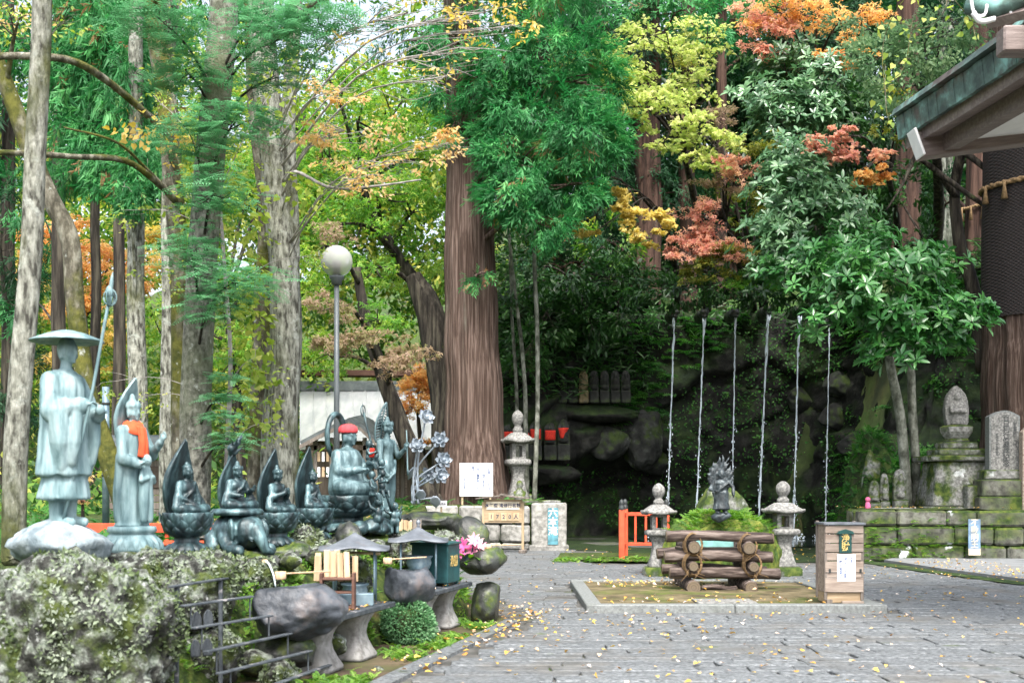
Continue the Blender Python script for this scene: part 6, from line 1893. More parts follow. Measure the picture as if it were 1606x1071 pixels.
# stone water basins: boulders with a hollow
def basin(label, c, size, seed, mat, rz=0, hollow=(.55, .4), name='water_basin'):
    root = thing(name, label, 'basin', c, rz)
    V, F = rock(size, seed, 5 if size[0] > .35 else 4, .16, 1.2, 8, .035)
    z = size[2]
    V[:, 2] = np.minimum(V[:, 2], z * .78 + .02 * fbm(V * 6, 2))
    e = (V[:, 0] / (size[0] * hollow[0])) ** 2 + (V[:, 1] / (size[1] * hollow[1])) ** 2
    V[:, 2] -= np.where((V[:, 2] > z * .5), np.clip(1.15 - e, 0, 1) ** .5 * z * .35, 0)
    one('stone', (V, F), M(mat), root, True)
    th = np.arange(24) * 2 * PI / 24
    W_ = np.c_[np.cos(th) * size[0] * hollow[0] * .98, np.sin(th) * size[1] * hollow[1] * .98, np.full(24, z * .68)]
    one('water', (np.concatenate([W_, [[0, 0, z * .68]]]), [(i, (i + 1) % 24, 24) for i in range(24)]), M('pool_water'), root)
    return root


U = np.array((.262, .965))
NV = np.array((.965, -.262))
BR = math.atan2(U[1], U[0])
basin('big blue-grey stone water basin behind the metal rack', P(461, 955, 9.3), (.385, .33, .25), 101, 'basin_rock', BR - 1.1)
basin('blue-grey stone water basin between the two canopied stands', P(641, 918, 11.5), (.29, .28, .235), 103, 'basin_rock', BR - 1.0)
basin('dark wet bowl-shaped stone basin holding the lilies at the end of the bench', P(757, 878, 13.4), (.28, .3, .2), 105, 'wet_rock', BR - 1.2)
boulder('dark wet rock under the bowl-shaped basin', P(763, 945, 13.35), (.2, .22, .3), 107, 'wet_rock', amp=.2)
boulder('mossy stone carrying the water basin between the stands', P(640, 955, 11.6), (.22, .2, .18), 108, 'wet_rock')
boulder('rough stone carrying the big water basin', P(450, 1020, 9.5), (.32, .28, .2), 109, 'wet_rock')


def ladle(label, c, rz):
    r = thing('wooden_ladle', label, 'ladle', c, rz)
    one('cup', lathe([(.042, 0), (.045, .005), (.045, .062), (.041, .062), (.039, .01), (.002, .008)], 18), M('new_wood'), r, True)
    one('handle', tube([(.03, 0, .045), (.2, 0, .052), (.4, 0, .06)], .008, 6), M('new_wood'), r, True)
    return r


ladle('wooden dipper lying on the big blue-grey basin', P(440, 908, 9.25), .15)
ladle('wooden dipper lying on the basin between the stands', P(608, 884, 11.4), .35)
ladle('wooden dipper lying across the bowl-shaped basin', P(765, 861, 13.35), -.2)

# bamboo spout
bs_o = thing('bamboo_spout', 'short bamboo pipe dripping into the big stone basin', 'spout', P(366, 876, 10.4))
e = P(418, 880, 10.1) - np.array(bs_o.location)
one('pipe', tube([(0, 0, 0), e * .5, e], .018, 10), M('tan_post'), bs_o, True)
one('water_trickle', tube(smooth_path([e, e + (.03, -.02, -.03), e + (.07, -.04, -.12), e + (.09, -.05, -.22)], 10), [.012, .01, .009, .009, .008, .008, .008, .007, .007, .006], 7), M('falling_water'), bs_o, True)
bs2 = thing('bamboo_spout', 'thin bamboo pipe behind the nearer canopied stand', 'spout', P(545, 866, 10.9))
one('pipe', tube([(0, 0, 0), P(596, 868, 10.8) - np.array(bs2.location)], .014, 10), M('tan_post'), bs2, True)

# stepped metal rack
rk_ = thing('metal_rack', 'stepped grey metal rack of six rails in front of the ferns', 'rack', (-2.3, 8.2, 0))
o_ = np.array(rk_.location)
rails = [((268, 920), (362, 905)), ((285, 950), (395, 935)), ((300, 985), (425, 965)), ((322, 1022), (455, 993)), ((342, 1056), (487, 1020)), ((425, 1075), (517, 1042))]
for (a, b) in rails:
    Y0 = 8.0 if a[0] < 400 else 8.45
    A = P(a[0], a[1], Y0)
    Y1 = FPX * (CAMH - A[2]) / (b[1] - HYP)
    B = P(b[0], b[1], Y1)
    d = unit(B - A)
    L = np.linalg.norm(B - A)
    Mx = Matrix.Translation(Vector((A + B) / 2 - o_)) @ rotm('Z', math.atan2(d[1], d[0]))
    MB().add(box((0, 0, 0), (L, .05, .014), .003), Mx).build('rail', M('iron'), rk_)
    for f in (.12, .97):
        q_ = A + (B - A) * f - o_
        hgt = .16 if q_[2] > .2 else q_[2]
        one('strut', tube([q_, q_ - (0, 0, hgt)], .007, 6), M('iron'), rk_)
for (px, py, Y) in ((277, 918, 8.08), (346, 907, 8.72)):
    q_ = P(px, py, Y) - o_
    one('post', box((q_[0], q_[1], q_[2] / 2 - .03), (.03, .03, q_[2] + .06), .004), M('iron'), rk_)
for k, (px, py) in enumerate(((308, 968), (326, 965), (306, 1012), (325, 1010))):
    V_, F_ = plate(.07, .13, .012, 0, (0, 0, 0), 10, 6, .9, 0, pw=6)
    hp = one('hanging_plate', (V_, F_), M('iron'), None, True)
    hp.location = tuple(P(px, py + 18, 8.45)); hp.rotation_euler = (0, 0, .6)
    tag(hp, ('dark oval plate hung on the rack, upper pair, nearer post', 'dark oval plate hung on the rack, upper pair, inner one', 'dark oval plate hung on the rack, lower pair, nearer post', 'dark oval plate hung on the rack, lower pair, inner one')[k], 'plate')

# concrete benches
def bench(label, s0, s1, legs):
    o = np.array((-1.5, 9.4, 0)) + np.array((*(U * (s0 + s1) / 2), 0))
    r = thing('concrete_bench', label, 'bench', o, BR)
    one('top', box((0, .2, .435), (s1 - s0, .42, .05), .008), M('iron'), r)
    for s in legs:
        x = s - (s0 + s1) / 2
        prof = [(.2, 0), (.2, .03), (.165, .09), (.13, .17), (.118, .23), (.13, .3), (.165, .37), (.19, .409)]
        one('leg', lathe(prof, 40, 9, c=(x, .2, 0), ey=.95, ex=1.05), M('concrete'), r, True)
    return r


bench('near concrete bench with waisted legs holding tally rack and canopied stand', -.1, 1.5, (.16, .92))
bench('far concrete bench with waisted legs holding the green offering box', 2.4, 3.95, (2.72, 3.42))


def onb(s, t, z=.462):
    """a point on the bench line: s along, t back from the edge"""
    q_ = np.array((-1.5, 9.4)) + U * s - NV * t
    return np.array((q_[0], q_[1], z))


def stand(label, s, t, w, h, finial):
    r = thing('canopied_stand', label, 'stand', onb(s, t), BR - PI / 2 + .35)
    for sx in (-1, 1):
        for sy in (-1, 1):
            one('post', tube([(sx * w * .3, sy * w * .3, .1 if sy < 0 else 0), (sx * w * .3, sy * w * .3, h)], .011, 8), M('steel_blue'), r, True)
    for k, (x, wd) in enumerate(((-.11, .2), (.1, .16))):
        one('tray', box((x, -w * .3, .055), (wd, .14, .11), .006), M('steel_blue'), r)
    def rip(th, rr, zz, i):
        c = np.abs(np.cos(2 * th))
        return rr, zz + (.03 * c ** 3 if i < 3 else 0)
    one('canopy', lathe([(w * .40, h - .012), (w * .52, h - .006), (w * .52, h + .004), (w * .34, h + .045), (w * .17, h + .095), (w * .05, h + .14), (.012, h + .155)], 32, 7, rip), M('canopy_tin'), r, True)
    if finial:
        one('finial', lathe([(.014, h + .15), (.02, h + .165), (.012, h + .175), (.026, h + .195), (.026, h + .21), (.012, h + .228), (.002, h + .235)], 16), M('canopy_tin'), r, True)
    return r


stand('nearer tin-roofed stand on four posts above the bench', 1.2, .28, .62, .5, False)
stand('farther tin-roofed stand with a ball finial beside the green box', 2.98, .3, .62, .5, True)
for lab, s, t, z, sc in (('pale blue incense pot under the nearer tin roof', 1.25, .3, .462, 1.0), ('pale blue incense pot under the farther tin roof', 3.0, .3, .6, 1.15)):
    r = thing('incense_pot', lab, 'pot', onb(s, t, z), 0, scale=sc)
    one('bowl', lathe([(.05, 0), (.06, .005), (.06, .02), (.1, .06), (.12, .11), (.11, .15), (.13, .17), (.13, .18), (.1, .178), (.1, .14)], 26), M('steel_blue'), r, True)
    one('foot_block', box((0, 0, -.06), (.16, .16, .12), .006), M('steel_blue'), r) if z > .5 else None
# tally rack with bamboo slips
tr = thing('tally_rack', 'small brown shelf with standing wooden slips on the near bench', 'rack', onb(.68, .22), BR - PI / 2 + .3)
for sx in (-.14, .14):
    one('side_panel', box((sx, 0, .16), (.025, .16, .32), .004), M('redbrown_wood'), tr)
for z in (.02, .15, .27):
    one('shelf', box((0, 0, z), (.255, .15, .018), .003), M('redbrown_wood'), tr)
tr_r = np.random.default_rng(3)
for k, (x, yv, h) in enumerate([(-.17, .02, .34), (-.11, .03, .36), (-.05, .02, .35), (.03, -.02, .33), (.09, -.02, .34), (-.02, .05, .36), (.14, .03, .3), (-.2, -.03, .3)]):
    o = one('wooden_slip', merge(box((x, yv + .05, .2 + h / 2), (.052, .014, h * .75), .003)), M('new_wood'), tr)
    o.rotation_euler = (tr_r.uniform(-.02, .02), tr_r.uniform(-.05, .05), 0)
# paper and white flower offerings by the basin
off_o = thing('folded_paper', 'crumpled white paper lying beside the wooden slips', 'paper', onb(.42, .3, .5))
Vp, Fp = rock((.07, .06, .035), 5, 3, .5, 2.5, 3, .2)
one('sheet', (Vp, Fp), M('paper'), off_o)
# green offering box
gb = thing('offering_box', 'dark green metal offering box with gold characters on the far bench', 'box', onb(3.42, .25), BR)
one('body', box((0, 0, .24), (.42, .42, .42), .008), M('box_green'), gb)
one('lid', box((0, 0, .462), (.46, .46, .03), .008), M('box_green'), gb)
for sx in (-1, 1):
    for sy in (-1, 1):
        one('foot', box((sx * .18, sy * .18, .015), (.04, .04, .03), .003), M('box_green'), gb)
text('lettering', '浄財', .13, M('gold'), gb, (0, -.213, .26), 0)
# lily bouquet
lb = thing('lily_bouquet', 'pink and white lilies standing in the dark wet basin', 'flowers', P(737, 885, 13.25))
Ll, Lg = Leaves(), Leaves()
lr = np.random.default_rng(9)
for k in range(13):
    e = np.array((lr.uniform(-.13, .13), lr.uniform(-.1, .06), lr.uniform(.08, .3)))
    one('stem', tube([(0, 0, -.02), e * .6, e], .005, 5), M('box_green'), lb)
    d = unit(e + (0, -.25, 0) + lr.normal(0, .1, 3))
    a1 = unit(np.cross(d, (0.3, 0, 1)))
    a2 = np.cross(d, a1)
    hue = .1 if e[0] < -.02 else lr.uniform(.5, 1)
    for j in range(6):
        a = j * PI / 3
        pd = a1 * math.cos(a) + a2 * math.sin(a)
        Ll.add(T_ELL, [e], np.array([pd * .8 + d * .55]), np.array([d]), .1, lr, np.array([np.clip(hue + lr.uniform(-.15, .15), 0, 1)]))
for k in range(22):
    a = lr.uniform(0, 2 * PI)
    Lg.add(T_ELL, [np.array((lr.uniform(-.08, .08), lr.uniform(-.08, .05), lr.uniform(0, .12)))], np.array([(math.cos(a), math.sin(a) - .3, lr.uniform(-.3, .6))]), np.array([(0, 0, 1.0)]), lr.uniform(.12, .2), lr)
Ll.build('petals', M('petal_pink'), lb)
Lg.build('leaves', M('fern_bright'), lb)
# standing boards behind
bd = thing('wooden_boards', 'fresh wooden memorial boards standing behind the farther tin roof', 'boards', P(642, 852, 13.8))
for k in range(5):
    one('board', box((-.1 + k * .055, .01 * (k % 2), .14), (.05, .012, .3 - .02 * (k % 3)), .002), M('new_wood' if k < 3 else 'grey_wood'), bd)
# clipped bush between the benches
bu = thing('round_bush', 'dense small-leaved green bush between the two benches', 'bush', np.array((*onb(2.02, .06)[:2], 0)))
Lb = Leaves()
br_ = np.random.default_rng(4)
blob(br_, (0, 0, .2), (.26, .24, .23), 3800, .03, T_RHOMB, Lb, .82, 0, .6, 0, .5)
blob(br_, (.12, -.06, .14), (.17, .16, .15), 1100, .03, T_RHOMB, Lb, .75, 0, .6, 0, .55)
blob(br_, (-.1, .03, .27), (.16, .16, .14), 900, .03, T_RHOMB, Lb, .75, 0, .6, 0, .45)
blob(br_, (0, 0, .2), (.25, .23, .22), 1200, .035, T_RHOMB, Lb, .6, 0, .6, 0, .2)
Lb.build('foliage', M('bush_leaf'), bu)
one('stems', (ico(3)[0] * np.array((.2, .18, .18)) + np.array((0, 0, .18)), ico(3)[1]), M('moss_dark'), bu, True)

# ---------------------------------------------------------------- lamp, fences, buildings behind
lp = thing('street_lamp', 'lamp post with a clear glass globe rising among the trees', 'lamp', np.array((*P(528, 400, 17)[:2], 1.0)))
one('pole', tube([(0, 0, 0), (0, 0, 1.6), (0, 0, 3.55)], [.05, .042, .036], 14), M('pole_grey'), lp, True)
one('collar', lathe([(.05, 3.55), (.075, 3.56), (.08, 3.62), (.11, 3.65), (.11, 3.68), (.04, 3.69)], 20), M('pole_grey'), lp, True)
gl = one('globe', ell((0, 0, 3.9), .235, 32, 20), M('globe_glass'), lp, True)
one('bulb_housing', lathe([(.055, 3.68), (.06, 3.7), (.05, 3.84), (.065, 3.86), (.065, 3.9), (.02, 3.92)], 16), M('white_paint'), lp, True)
fx = thing('red_fence', 'bright red plank fence seen between the pale statues', 'fence', P(140, 842, 12.4))
for k in range(7):
    one('post', box((k * .28, 0, -.02), (.04, .04, .34), .004), M('red_paint'), fx)
for z in (.1, -.06):
    one('rail', box((.85, -.032, z), (1.9, .025, .1 if z > 0 else .05), .004), M('red_paint'), fx)
pp = thing('steel_pole', 'thin grey steel pole behind the monk and scarfed statues', 'pole', np.array((*P(166, 700, 16)[:2], 1.0)))
one('shaft', tube([(0, 0, 0), (0, 0, 1.95)], .05, 12), M('steel_blue'), pp, True)
for z in (.7, 1.2, 1.7):
    one('band', lathe([(.052, z), (.058, z + .005), (.058, z + .03), (.052, z + .035)], 14), M('black_metal'), pp, True)

surf('roof_sheet', [(.3, (.5, .53, .56)), (.7, (.68, .7, .72))], 2, .22, .1, stretch=(1, .3, .3), spec=.7, metal=.5)
surf('roof_dark', [(.3, (.07, .085, .09)), (.7, (.13, .15, .15))], 3, .6, .2)
hs_ = thing('temple_hall', 'low wooden hall with a bright wet metal roof behind the bronzes', 'building', np.array((*P(600, 760, 41)[:2], 1.0)))
o_ = np.array(hs_.location)


def plane_part(name, pts, mat, root, th=.12):
    q_ = np.array(pts, float) - np.array(root.location)
    n_ = unit(np.cross(q_[1] - q_[0], q_[2] - q_[0]))
    k = len(q_)
    V = np.concatenate([q_, q_ - n_ * th])
    return one(name, (V, [tuple(range(k)), tuple(range(2 * k - 1, k - 1, -1))] + [(i + k, (i + 1) % k + k, (i + 1) % k, i) for i in range(k)]), mat, root)


plane_part('roof', [P(470, 700, 40.5), P(735, 700, 40.5), P(715, 612, 46), P(470, 612, 46)], M('roof_sheet'), hs_)
for k in range(1, 12):
    a, b = P(470 + k * 22, 699, 40.5), P(470 + k * 20.5, 613, 46)
    one('roof_seam', tube([a - o_ + (0, -.02, .04), b - o_ + (0, -.02, .04)], .03, 5), M('roof_sheet'), hs_)
one('ridge', box(P(595, 606, 46.1) - o_, (6.6, .5, .4), .03), M('roof_dark'), hs_)
one('ridge_cap', box(P(595, 586, 46.6) - o_, (6.4, .6, .25), .03), M('redbrown_wood'), hs_)
one('wall', box(P(600, 740, 42) - o_ + (0, .6, 0), (5.6, .15, 2.6)), M('house_wood'), hs_)
one('eave_fascia', box(P(602, 706, 40.7) - o_, (5.9, .12, .2), .02), M('house_wood'), hs_)
for k in range(9):
    one('rafter_end', box(P(490 + k * 28, 712, 40.9) - o_, (.1, .5, .12), .01), M('tan_post'), hs_)
    one('wall_post', box(P(485 + k * 29, 742, 42) - o_ + (0, .48, 0), (.14, .12, 2.4), .01), M('grey_wood'), hs_)
for k in range(4):
    dpan = one('door', box(P(525 + k * 58, 745, 42) - o_ + (0, .5, -.1), (.95, .06, 1.9), .01), M('plank_wood'), hs_)
    for j in range(3):
        one('panel', box(P(525 + k * 58, 745, 42) - o_ + (-.3 + j * .3, .455, -.1), (.2, .04, 1.6), .01), M('house_wood'), dpan)
pv = thing('shrine_porch', 'small curved-gable porch roof just behind the red-capped statue', 'building', np.array((*P(545, 760, 30)[:2], 1.0)))
o_ = np.array(pv.location)
gp = [(470, 692), (500, 676), (530, 662), (548, 655), (566, 664), (585, 682), (597, 692)]
for (a, b) in zip(gp[:-1], gp[1:]):
    A, B = P(a[0], a[1], 29), P(b[0], b[1], 29)
    plane_part('roof_panel', [A, B, B + (0, 2.5, .25), A + (0, 2.5, .25)], M('roof_dark'), pv, .1)
    plane_part('barge_board', [A - (0, .03, .1), B - (0, .03, .1), B - (0, .03, .2), A - (0, .03, .2)], M('grey_wood'), pv, .05)
for px in (495, 520, 572, 590):
    one('post', box(P(px, 735, 29.4) - o_, (.1, .1, 1.6), .01), M('grey_wood'), pv)
one('beam', box(P(533, 702, 29.4) - o_, (1.75, .1, .14), .01), M('house_wood'), pv)
one('back_wall', box(P(533, 735, 30.8) - o_, (1.7, .08, 1.5)), M('house_wood'), pv)
for k in range(6):
    one('paper_slip', box(P(500 + (k % 3) * 7, 716 + (k // 3) * 24, 29.3) - o_, (.07, .02, .25), .002), M('paper' if k % 2 else 'new_wood'), pv)
ht = thing('wooden_hut', 'small grey boarded hut behind the seated bronzes', 'hut', np.array((*P(232, 760, 21)[:2], 1.0)))
o_ = np.array(ht.location)
for k in range(8):
    one('board', box((0, 0, .1 + k * .13), (1.5, .06, .122), .008), M('grey_wood'), ht)
plane_part('roof', [P(158, 700, 20.6), P(296, 700, 20.6), P(286, 682, 22), P(165, 682, 22)], M('roof_dark'), ht, .08)
one('window', box((.25, -.04, .75), (.4, .03, .4), .01), M('dark_wood'), ht)
one('corner_post', box((-.76, -.02, .6), (.1, .1, 1.25), .01), M('dark_wood'), ht)
# ============================================================ SIGNS, LANTERNS, STONES, FALLS
def sign1720():
    r = thing('wooden_sign', 'wooden notice board on two legs with a little roof and number tiles', 'sign', np.array((*G(789, 867.5)[:2], 0)), -.12)
    for sx in (-.48, .48):
        one('leg', box((sx, 0, .62), (.06, .07, 1.24), .006), M('tan_post'), r)
    one('foot_rail', box((0, .0, .18), (1.0, .04, .07), .006), M('granite'), r)
    one('foot_block', box((.48, 0, .05), (.16, .45, .1), .02), M('grey_wood'), r)
    one('foot_block', box((-.48, 0, .05), (.16, .45, .1), .02), M('grey_wood'), r)
    bd_ = one('board', box((0, -.02, 1.02), (.94, .03, .56), .004), M('tan_wood'), r)
    one('board_panel', box((0, -.043, 1.15), (.8, .016, .2), .003), M('cream_paint'), r)
    text('lettering', '本年度 滝修行者数', .105, M('ink'), r, (0, -.054, 1.15))
    for k, ch in enumerate('1720人'):
        t_ = one('number_tile', box((-.28 + k * .15, -.045, .88), (.14, .02, .19), .004), M('tan_post'), r)
        text('numeral', ch, .13, M('ink'), t_, (-.28 + k * .15, -.058, .88))
    rf = MB()
    for s in (-1, 1):
        rf.add(box((0, 0, 0), (.66, .42, .03), .005), Matrix.Translation((s * .31, 0, 1.36)) @ rotm('Y', s * .12))
    rf.build('roof', M('grey_wood'), r)
    one('roof_ridge', box((0, 0, 1.415), (.12, .44, .05), .01), M('grey_wood'), r)
    return r


sign1720()
ws = thing('white_notice', 'large white notice with handwritten columns before the big cedar', 'sign', np.array((*P(747, 752, 29.6)[:2], 1.0)))
zc = P(747, 752, 29.6)[2] - 1.0
one('panel', box((0, 0, zc), (.86, .03, .86), .006), M('white_paint'), ws)
for sx in (-.36, .36):
    one('leg', box((sx, .04, zc * .5 - .05), (.05, .04, zc + .4), .004), M('tan_post'), ws)
for k, colm in enumerate(('お堂に入られる', '方は修行安全の', '両、事務所にお', '届け下さい')):
    text('lettering', colm, .088, M('ink_blue'), ws, (.33 - k * .14, -.018, zc + (.02 if k < 3 else .14)), vertical=True, space=.92)
text('lettering', '大岩山日石寺', .055, M('ink_blue'), ws, (-.3, -.018, zc - .08), vertical=True, space=.95)
sm = thing('small_sign', 'small white name sign on a stake beside the lotus sculpture', 'sign', np.array((*P(692, 790, 16.2)[:2], 1.0)))
one('stake', box((0, .02, .1), (.025, .02, .4), .003), M('tan_post'), sm)
one('panel', box((0, 0, .32), (.16, .015, .09), .003), M('white_paint'), sm)
text('lettering', '立山天水', .034, M('ink'), sm, (0, -.0095, .32))
sm2 = thing('small_sign', 'narrow white board leaning between the dark trunk and the big cedar', 'sign', np.array((*P(702, 745, 31.8)[:2], 1.0)))
one('panel', box((0, 0, 1.0), (.22, .02, 1.0), .004), M('white_paint'), sm2)
one('stake', box((0, .03, .4), (.04, .03, .9), .004), M('tan_post'), sm2)

# engraved stone with a teal plaque
rs = thing('name_stone', 'upright cut stone carrying a teal plaque with white characters', 'stone', np.array((*P(861, 826, 28.8)[:2], 0)), -.03)
V_, F_ = box((0, .3, .6), (.88, .55, 1.2), .03)
one('block', (V_ + .02 * np.stack([fbm(V_ * 3, 2)] * 3, 1), F_), M('wall_block'), rs)
one('base_slab', box((0, .28, .06), (1.0, .7, .16), .02), M('wall_block'), rs)
one('plaque', box((.1, -.005, .62), (.26, .02, .92), .004), M('teal_plate'), rs)
text('lettering', '六本滝', .24, M('white_paint'), rs, (.1, -.018, .72), vertical=True, space=.95)
one('cap_stone', box((-.2, .5, 1.24), (1.0, .3, .07), .015), M('granite_moss'), rs)


# stone lanterns
def lantern(label, loc, h=1.66, mat='granite', rz=0.0, sx=1.0, moss='granite_moss'):
    r = thing('stone_lantern', label, 'lantern', loc, rz)
    k = h / 1.66
    def L(p): return [(a * k * sx, b * k) for a, b in p]
    one('foot', lathe(L([(.27, -.02), (.275, .02), (.275, .13), (.24, .165), (.2, .17)]), 32, 8), M(moss), r, True)
    one('shaft', lathe(L([(.2, .165), (.195, .2), (.155, .32), (.125, .45), (.118, .52), (.125, .6), (.15, .68), (.17, .71)]), 32, 7), M(mat), r, True)
    one('platform', lathe(L([(.17, .71), (.235, .73), (.245, .76), (.245, .8), (.22, .825), (.15, .83)]), 32, 8), M(mat), r, True)
    fb = one('firebox', box((0, 0, .845 * k), (.27 * k * sx, .27 * k * sx, .03 * k), .006), M(mat), r)
    for a in (-1, 1):
        for b in (-1, 1):
            one('pillar', box((a * .1 * k * sx, b * .1 * k * sx, .955 * k), (.075 * k * sx, .075 * k * sx, .2 * k), .008), M(mat), fb)
    one('lintel', box((0, 0, 1.075 * k), (.28 * k * sx, .28 * k * sx, .045 * k), .006), M(mat), fb)
    def rip(th, rr, zz, i):
        c = np.abs(np.sin(2 * th)) ** 3
        return rr, zz + (.028 * k * c if i < 4 else 0)
    one('roof', lathe(L([(.2, 1.09), (.3, 1.1), (.315, 1.115), (.315, 1.15), (.27, 1.175), (.19, 1.235), (.13, 1.275), (.09, 1.285)]), 40, 6, rip), M(mat), r, True)
    one('jewel', lathe(L([(.085, 1.28), (.1, 1.3), (.1, 1.34), (.07, 1.37), (.065, 1.4), (.09, 1.43), (.112, 1.48), (.118, 1.53), (.108, 1.58), (.075, 1.625), (.03, 1.655), (.004, 1.66)]), 24), M(mat), r, True)
    return r


lantern('round-topped stone lantern next to the red rail', G(1033, 903), 1.64, sx=.98)
lantern('round-topped stone lantern next to the wooden donation box', G(1228, 903), 1.68, sx=1.06, rz=.05)
lantern('tall old mossy stone lantern between the big cedar and red-bibbed figures', np.array((*P(812, 760, 30.5)[:2], 1.05)), 2.6, rz=.2, mat='granite', sx=.85)
lq = P(812, 740, 30.2)
for k, (lab, px, py, h) in enumerate((('low grey stone figure at the foot of the tall lantern', 815, 772, .75), ('tiny stone figure beside the low grey stone figure', 832, 772, .4))):
    r = thing('stone_figure', lab, 'statue', np.array((*P(px, py, 29.9)[:2], 1.05)))
    one('body', sculpt([lathe([(.17 * h, 0), (.2 * h, .1 * h), (.19 * h, .5 * h), (.1 * h, .68 * h)], 18), ell((0, 0, .82 * h), (.12 * h, .12 * h, .16 * h)), limb([(-.17 * h, 0, .55 * h), (-.12 * h, -.15 * h, .4 * h), (0, -.18 * h, .42 * h)], [.06 * h] * 3), limb([(.17 * h, 0, .55 * h), (.12 * h, -.15 * h, .4 * h), (0, -.18 * h, .42 * h)], [.06 * h] * 3)], .02, 2), M('granite_moss'), r, True)


# small stone Buddhas: a round-topped slab with a figure in relief on a block
def relief(label, loc, h, w, mat, group=None, bib=None, base=.32, rz=0.0, pointed=False):
    r = thing('stone_figure', label, 'statue', loc, rz, group)
    b = base * h
    one('plinth', box((0, 0, b / 2), (w * 1.05, w * .8, b), .03), M(mat), r)
    n = 14
    pts_ = [(-w / 2, 0), (w / 2, 0)] + [(w / 2 * math.cos(t_) ** (1.0), (h - b) * (.62 + .38 * (math.sin(t_) if not pointed else math.sin(t_) ** 1.6))) for t_ in np.linspace(0, PI, n) if True]
    pts_ = [(-w / 2, 0), (w / 2, 0)] + [(w / 2 * math.cos(t_), (h - b) * (.62 + .38 * math.sin(t_) ** (1.0 if not pointed else 1.8))) for t_ in np.linspace(0, PI, n)]
    V_, F_ = prism(pts_, w * .4)
    p = [(V_ * np.array((1, 1, 1)) + (0, .06, b), F_)]
    hh = h - b
    p += [ell((0, -w * .16, b + hh * .72), (w * .17, w * .17, hh * .13)), ell((0, -w * .12, b + hh * .4), (w * .32, w * .2, hh * .24)), ell((0, -w * .16, b + hh * .16), (w * .4, w * .22, hh * .13))]
    one('figure', sculpt(p, max(.02, w * .05), 2, lambda V: .008 * fbm(V * 6, 2)), M(mat), r, True)
    if bib:
        u_, v_ = np.meshgrid(np.linspace(-1, 1, 9), np.linspace(0, 1, 6))
        ww = w * (.42 - (.0 if bib == 1 else .3) * v_)
        V = np.stack([u_ * ww + (0 if bib == 1 else -.02 * w - .12 * w * v_), -w * .36 + w * .2 * u_ ** 2 + 0 * v_, b + hh * (.64 - .42 * v_)], -1).reshape(-1, 3)
        o = one('bib', (V, [(i * 9 + j, i * 9 + j + 1, (i + 1) * 9 + j + 1, (i + 1) * 9 + j) for i in range(5) for j in range(8)]), M('red_cloth'), r, True)
        o.modifiers.new('s', 'SOLIDIFY').thickness = .012
        o['label'] = 'bright red cloth bib'
    return r


names7 = ('darkest round-topped stone figure, first in the cliff niche row', 'second stone figure in the cliff niche row', 'ochre-faced stone figure, third in the cliff niche row', 'pale stone figure, fourth in the cliff niche row', 'pale stone figure, fifth in the cliff niche row', 'pale stone figure, sixth in the cliff niche row', 'last stone figure in the cliff niche row, nearest the falls')
surf('ochre_stone', [(.3, (.14, .11, .06)), (.7, (.24, .2, .12))], 8, .9, .4, layers=[([(.3, (.06, .06, .05)), (.7, (.1, .1, .08))], 3, .56, .66, 0, None)])
YN = cliff_y(2.5, 4.3) - .35
for k in range(7):
    px = 882 + k * 16.6
    q_ = P(px, 632, YN)
    relief(names7[k], q_, 1.05, .29, 'ochre_stone' if k == 2 else 'cliff_boulder', 'stone figures in the cliff niche', None, .38)
lg_ = thing('rock_ledge', 'mossy rock ledge carrying the niche row of stone figures', 'rock', P(934, 640, YN + .1))
V_, F_ = rock((1.35, .55, .3), 61, 4, .1, 1.5, 8)
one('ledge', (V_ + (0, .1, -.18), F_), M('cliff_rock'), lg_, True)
YB = cliff_y(.9, 2.6) - .4
for k, (lab, px, bib, h) in enumerate((('red-bibbed stone figure hidden mostly by the tall lantern', 798, 1, 1.15), ('red-bibbed stone figure just past the tall lantern', 822, 1, 1.1), ('red-bibbed stone figure crossed by the pale slim sapling', 840, 1, 1.25), ('red-bibbed stone figure with a square bib', 863, 1, 1.2), ('pointed stone figure with a slanting red bib', 884, 2, 1.3))):
    relief(lab, P(px, 722, YB), h, .38, 'cliff_boulder', 'red-bibbed stone figures on the cliff ledge', bib, .4, pointed=(k == 4))
lg_ = thing('rock_ledge', 'mossy rock ledge under the red-bibbed stone figures', 'rock', P(845, 730, YB + .1))
V_, F_ = rock((1.3, .6, .4), 62, 4, .1, 1.5, 8)
one('ledge', (V_ + (0, .1, -.25), F_), M('cliff_rock'), lg_, True)
boulder('big pale lichen-blotched boulder bulging from the dark cliff', P(1008, 690, cliff_y(4, 3) - .2), (.85, .6, 1.0), 63, 'cliff_boulder', sub=5)
for k, (lab, px, py, s) in enumerate((('squared cliff stone beside the last waterfall, upper', 1330, 600, .55), ('squared cliff stone beside the last waterfall, middle', 1325, 650, .6), ('squared cliff stone beside the last waterfall, lower', 1335, 700, .55), ('dark round cliff stone between the fifth and sixth falls', 1280, 620, .5), ('dark cliff stone low beside the big pale boulder', 1040, 720, .6), ('dark cliff stone under the niche row', 960, 690, .7))):
    q_ = P(px, py, 36)
    boulder(lab, (q_[0], cliff_y(q_[0], q_[2], 33) - .05, q_[2]), (s, .4, s * .8), 64 + k, 'cliff_boulder', sub=4)

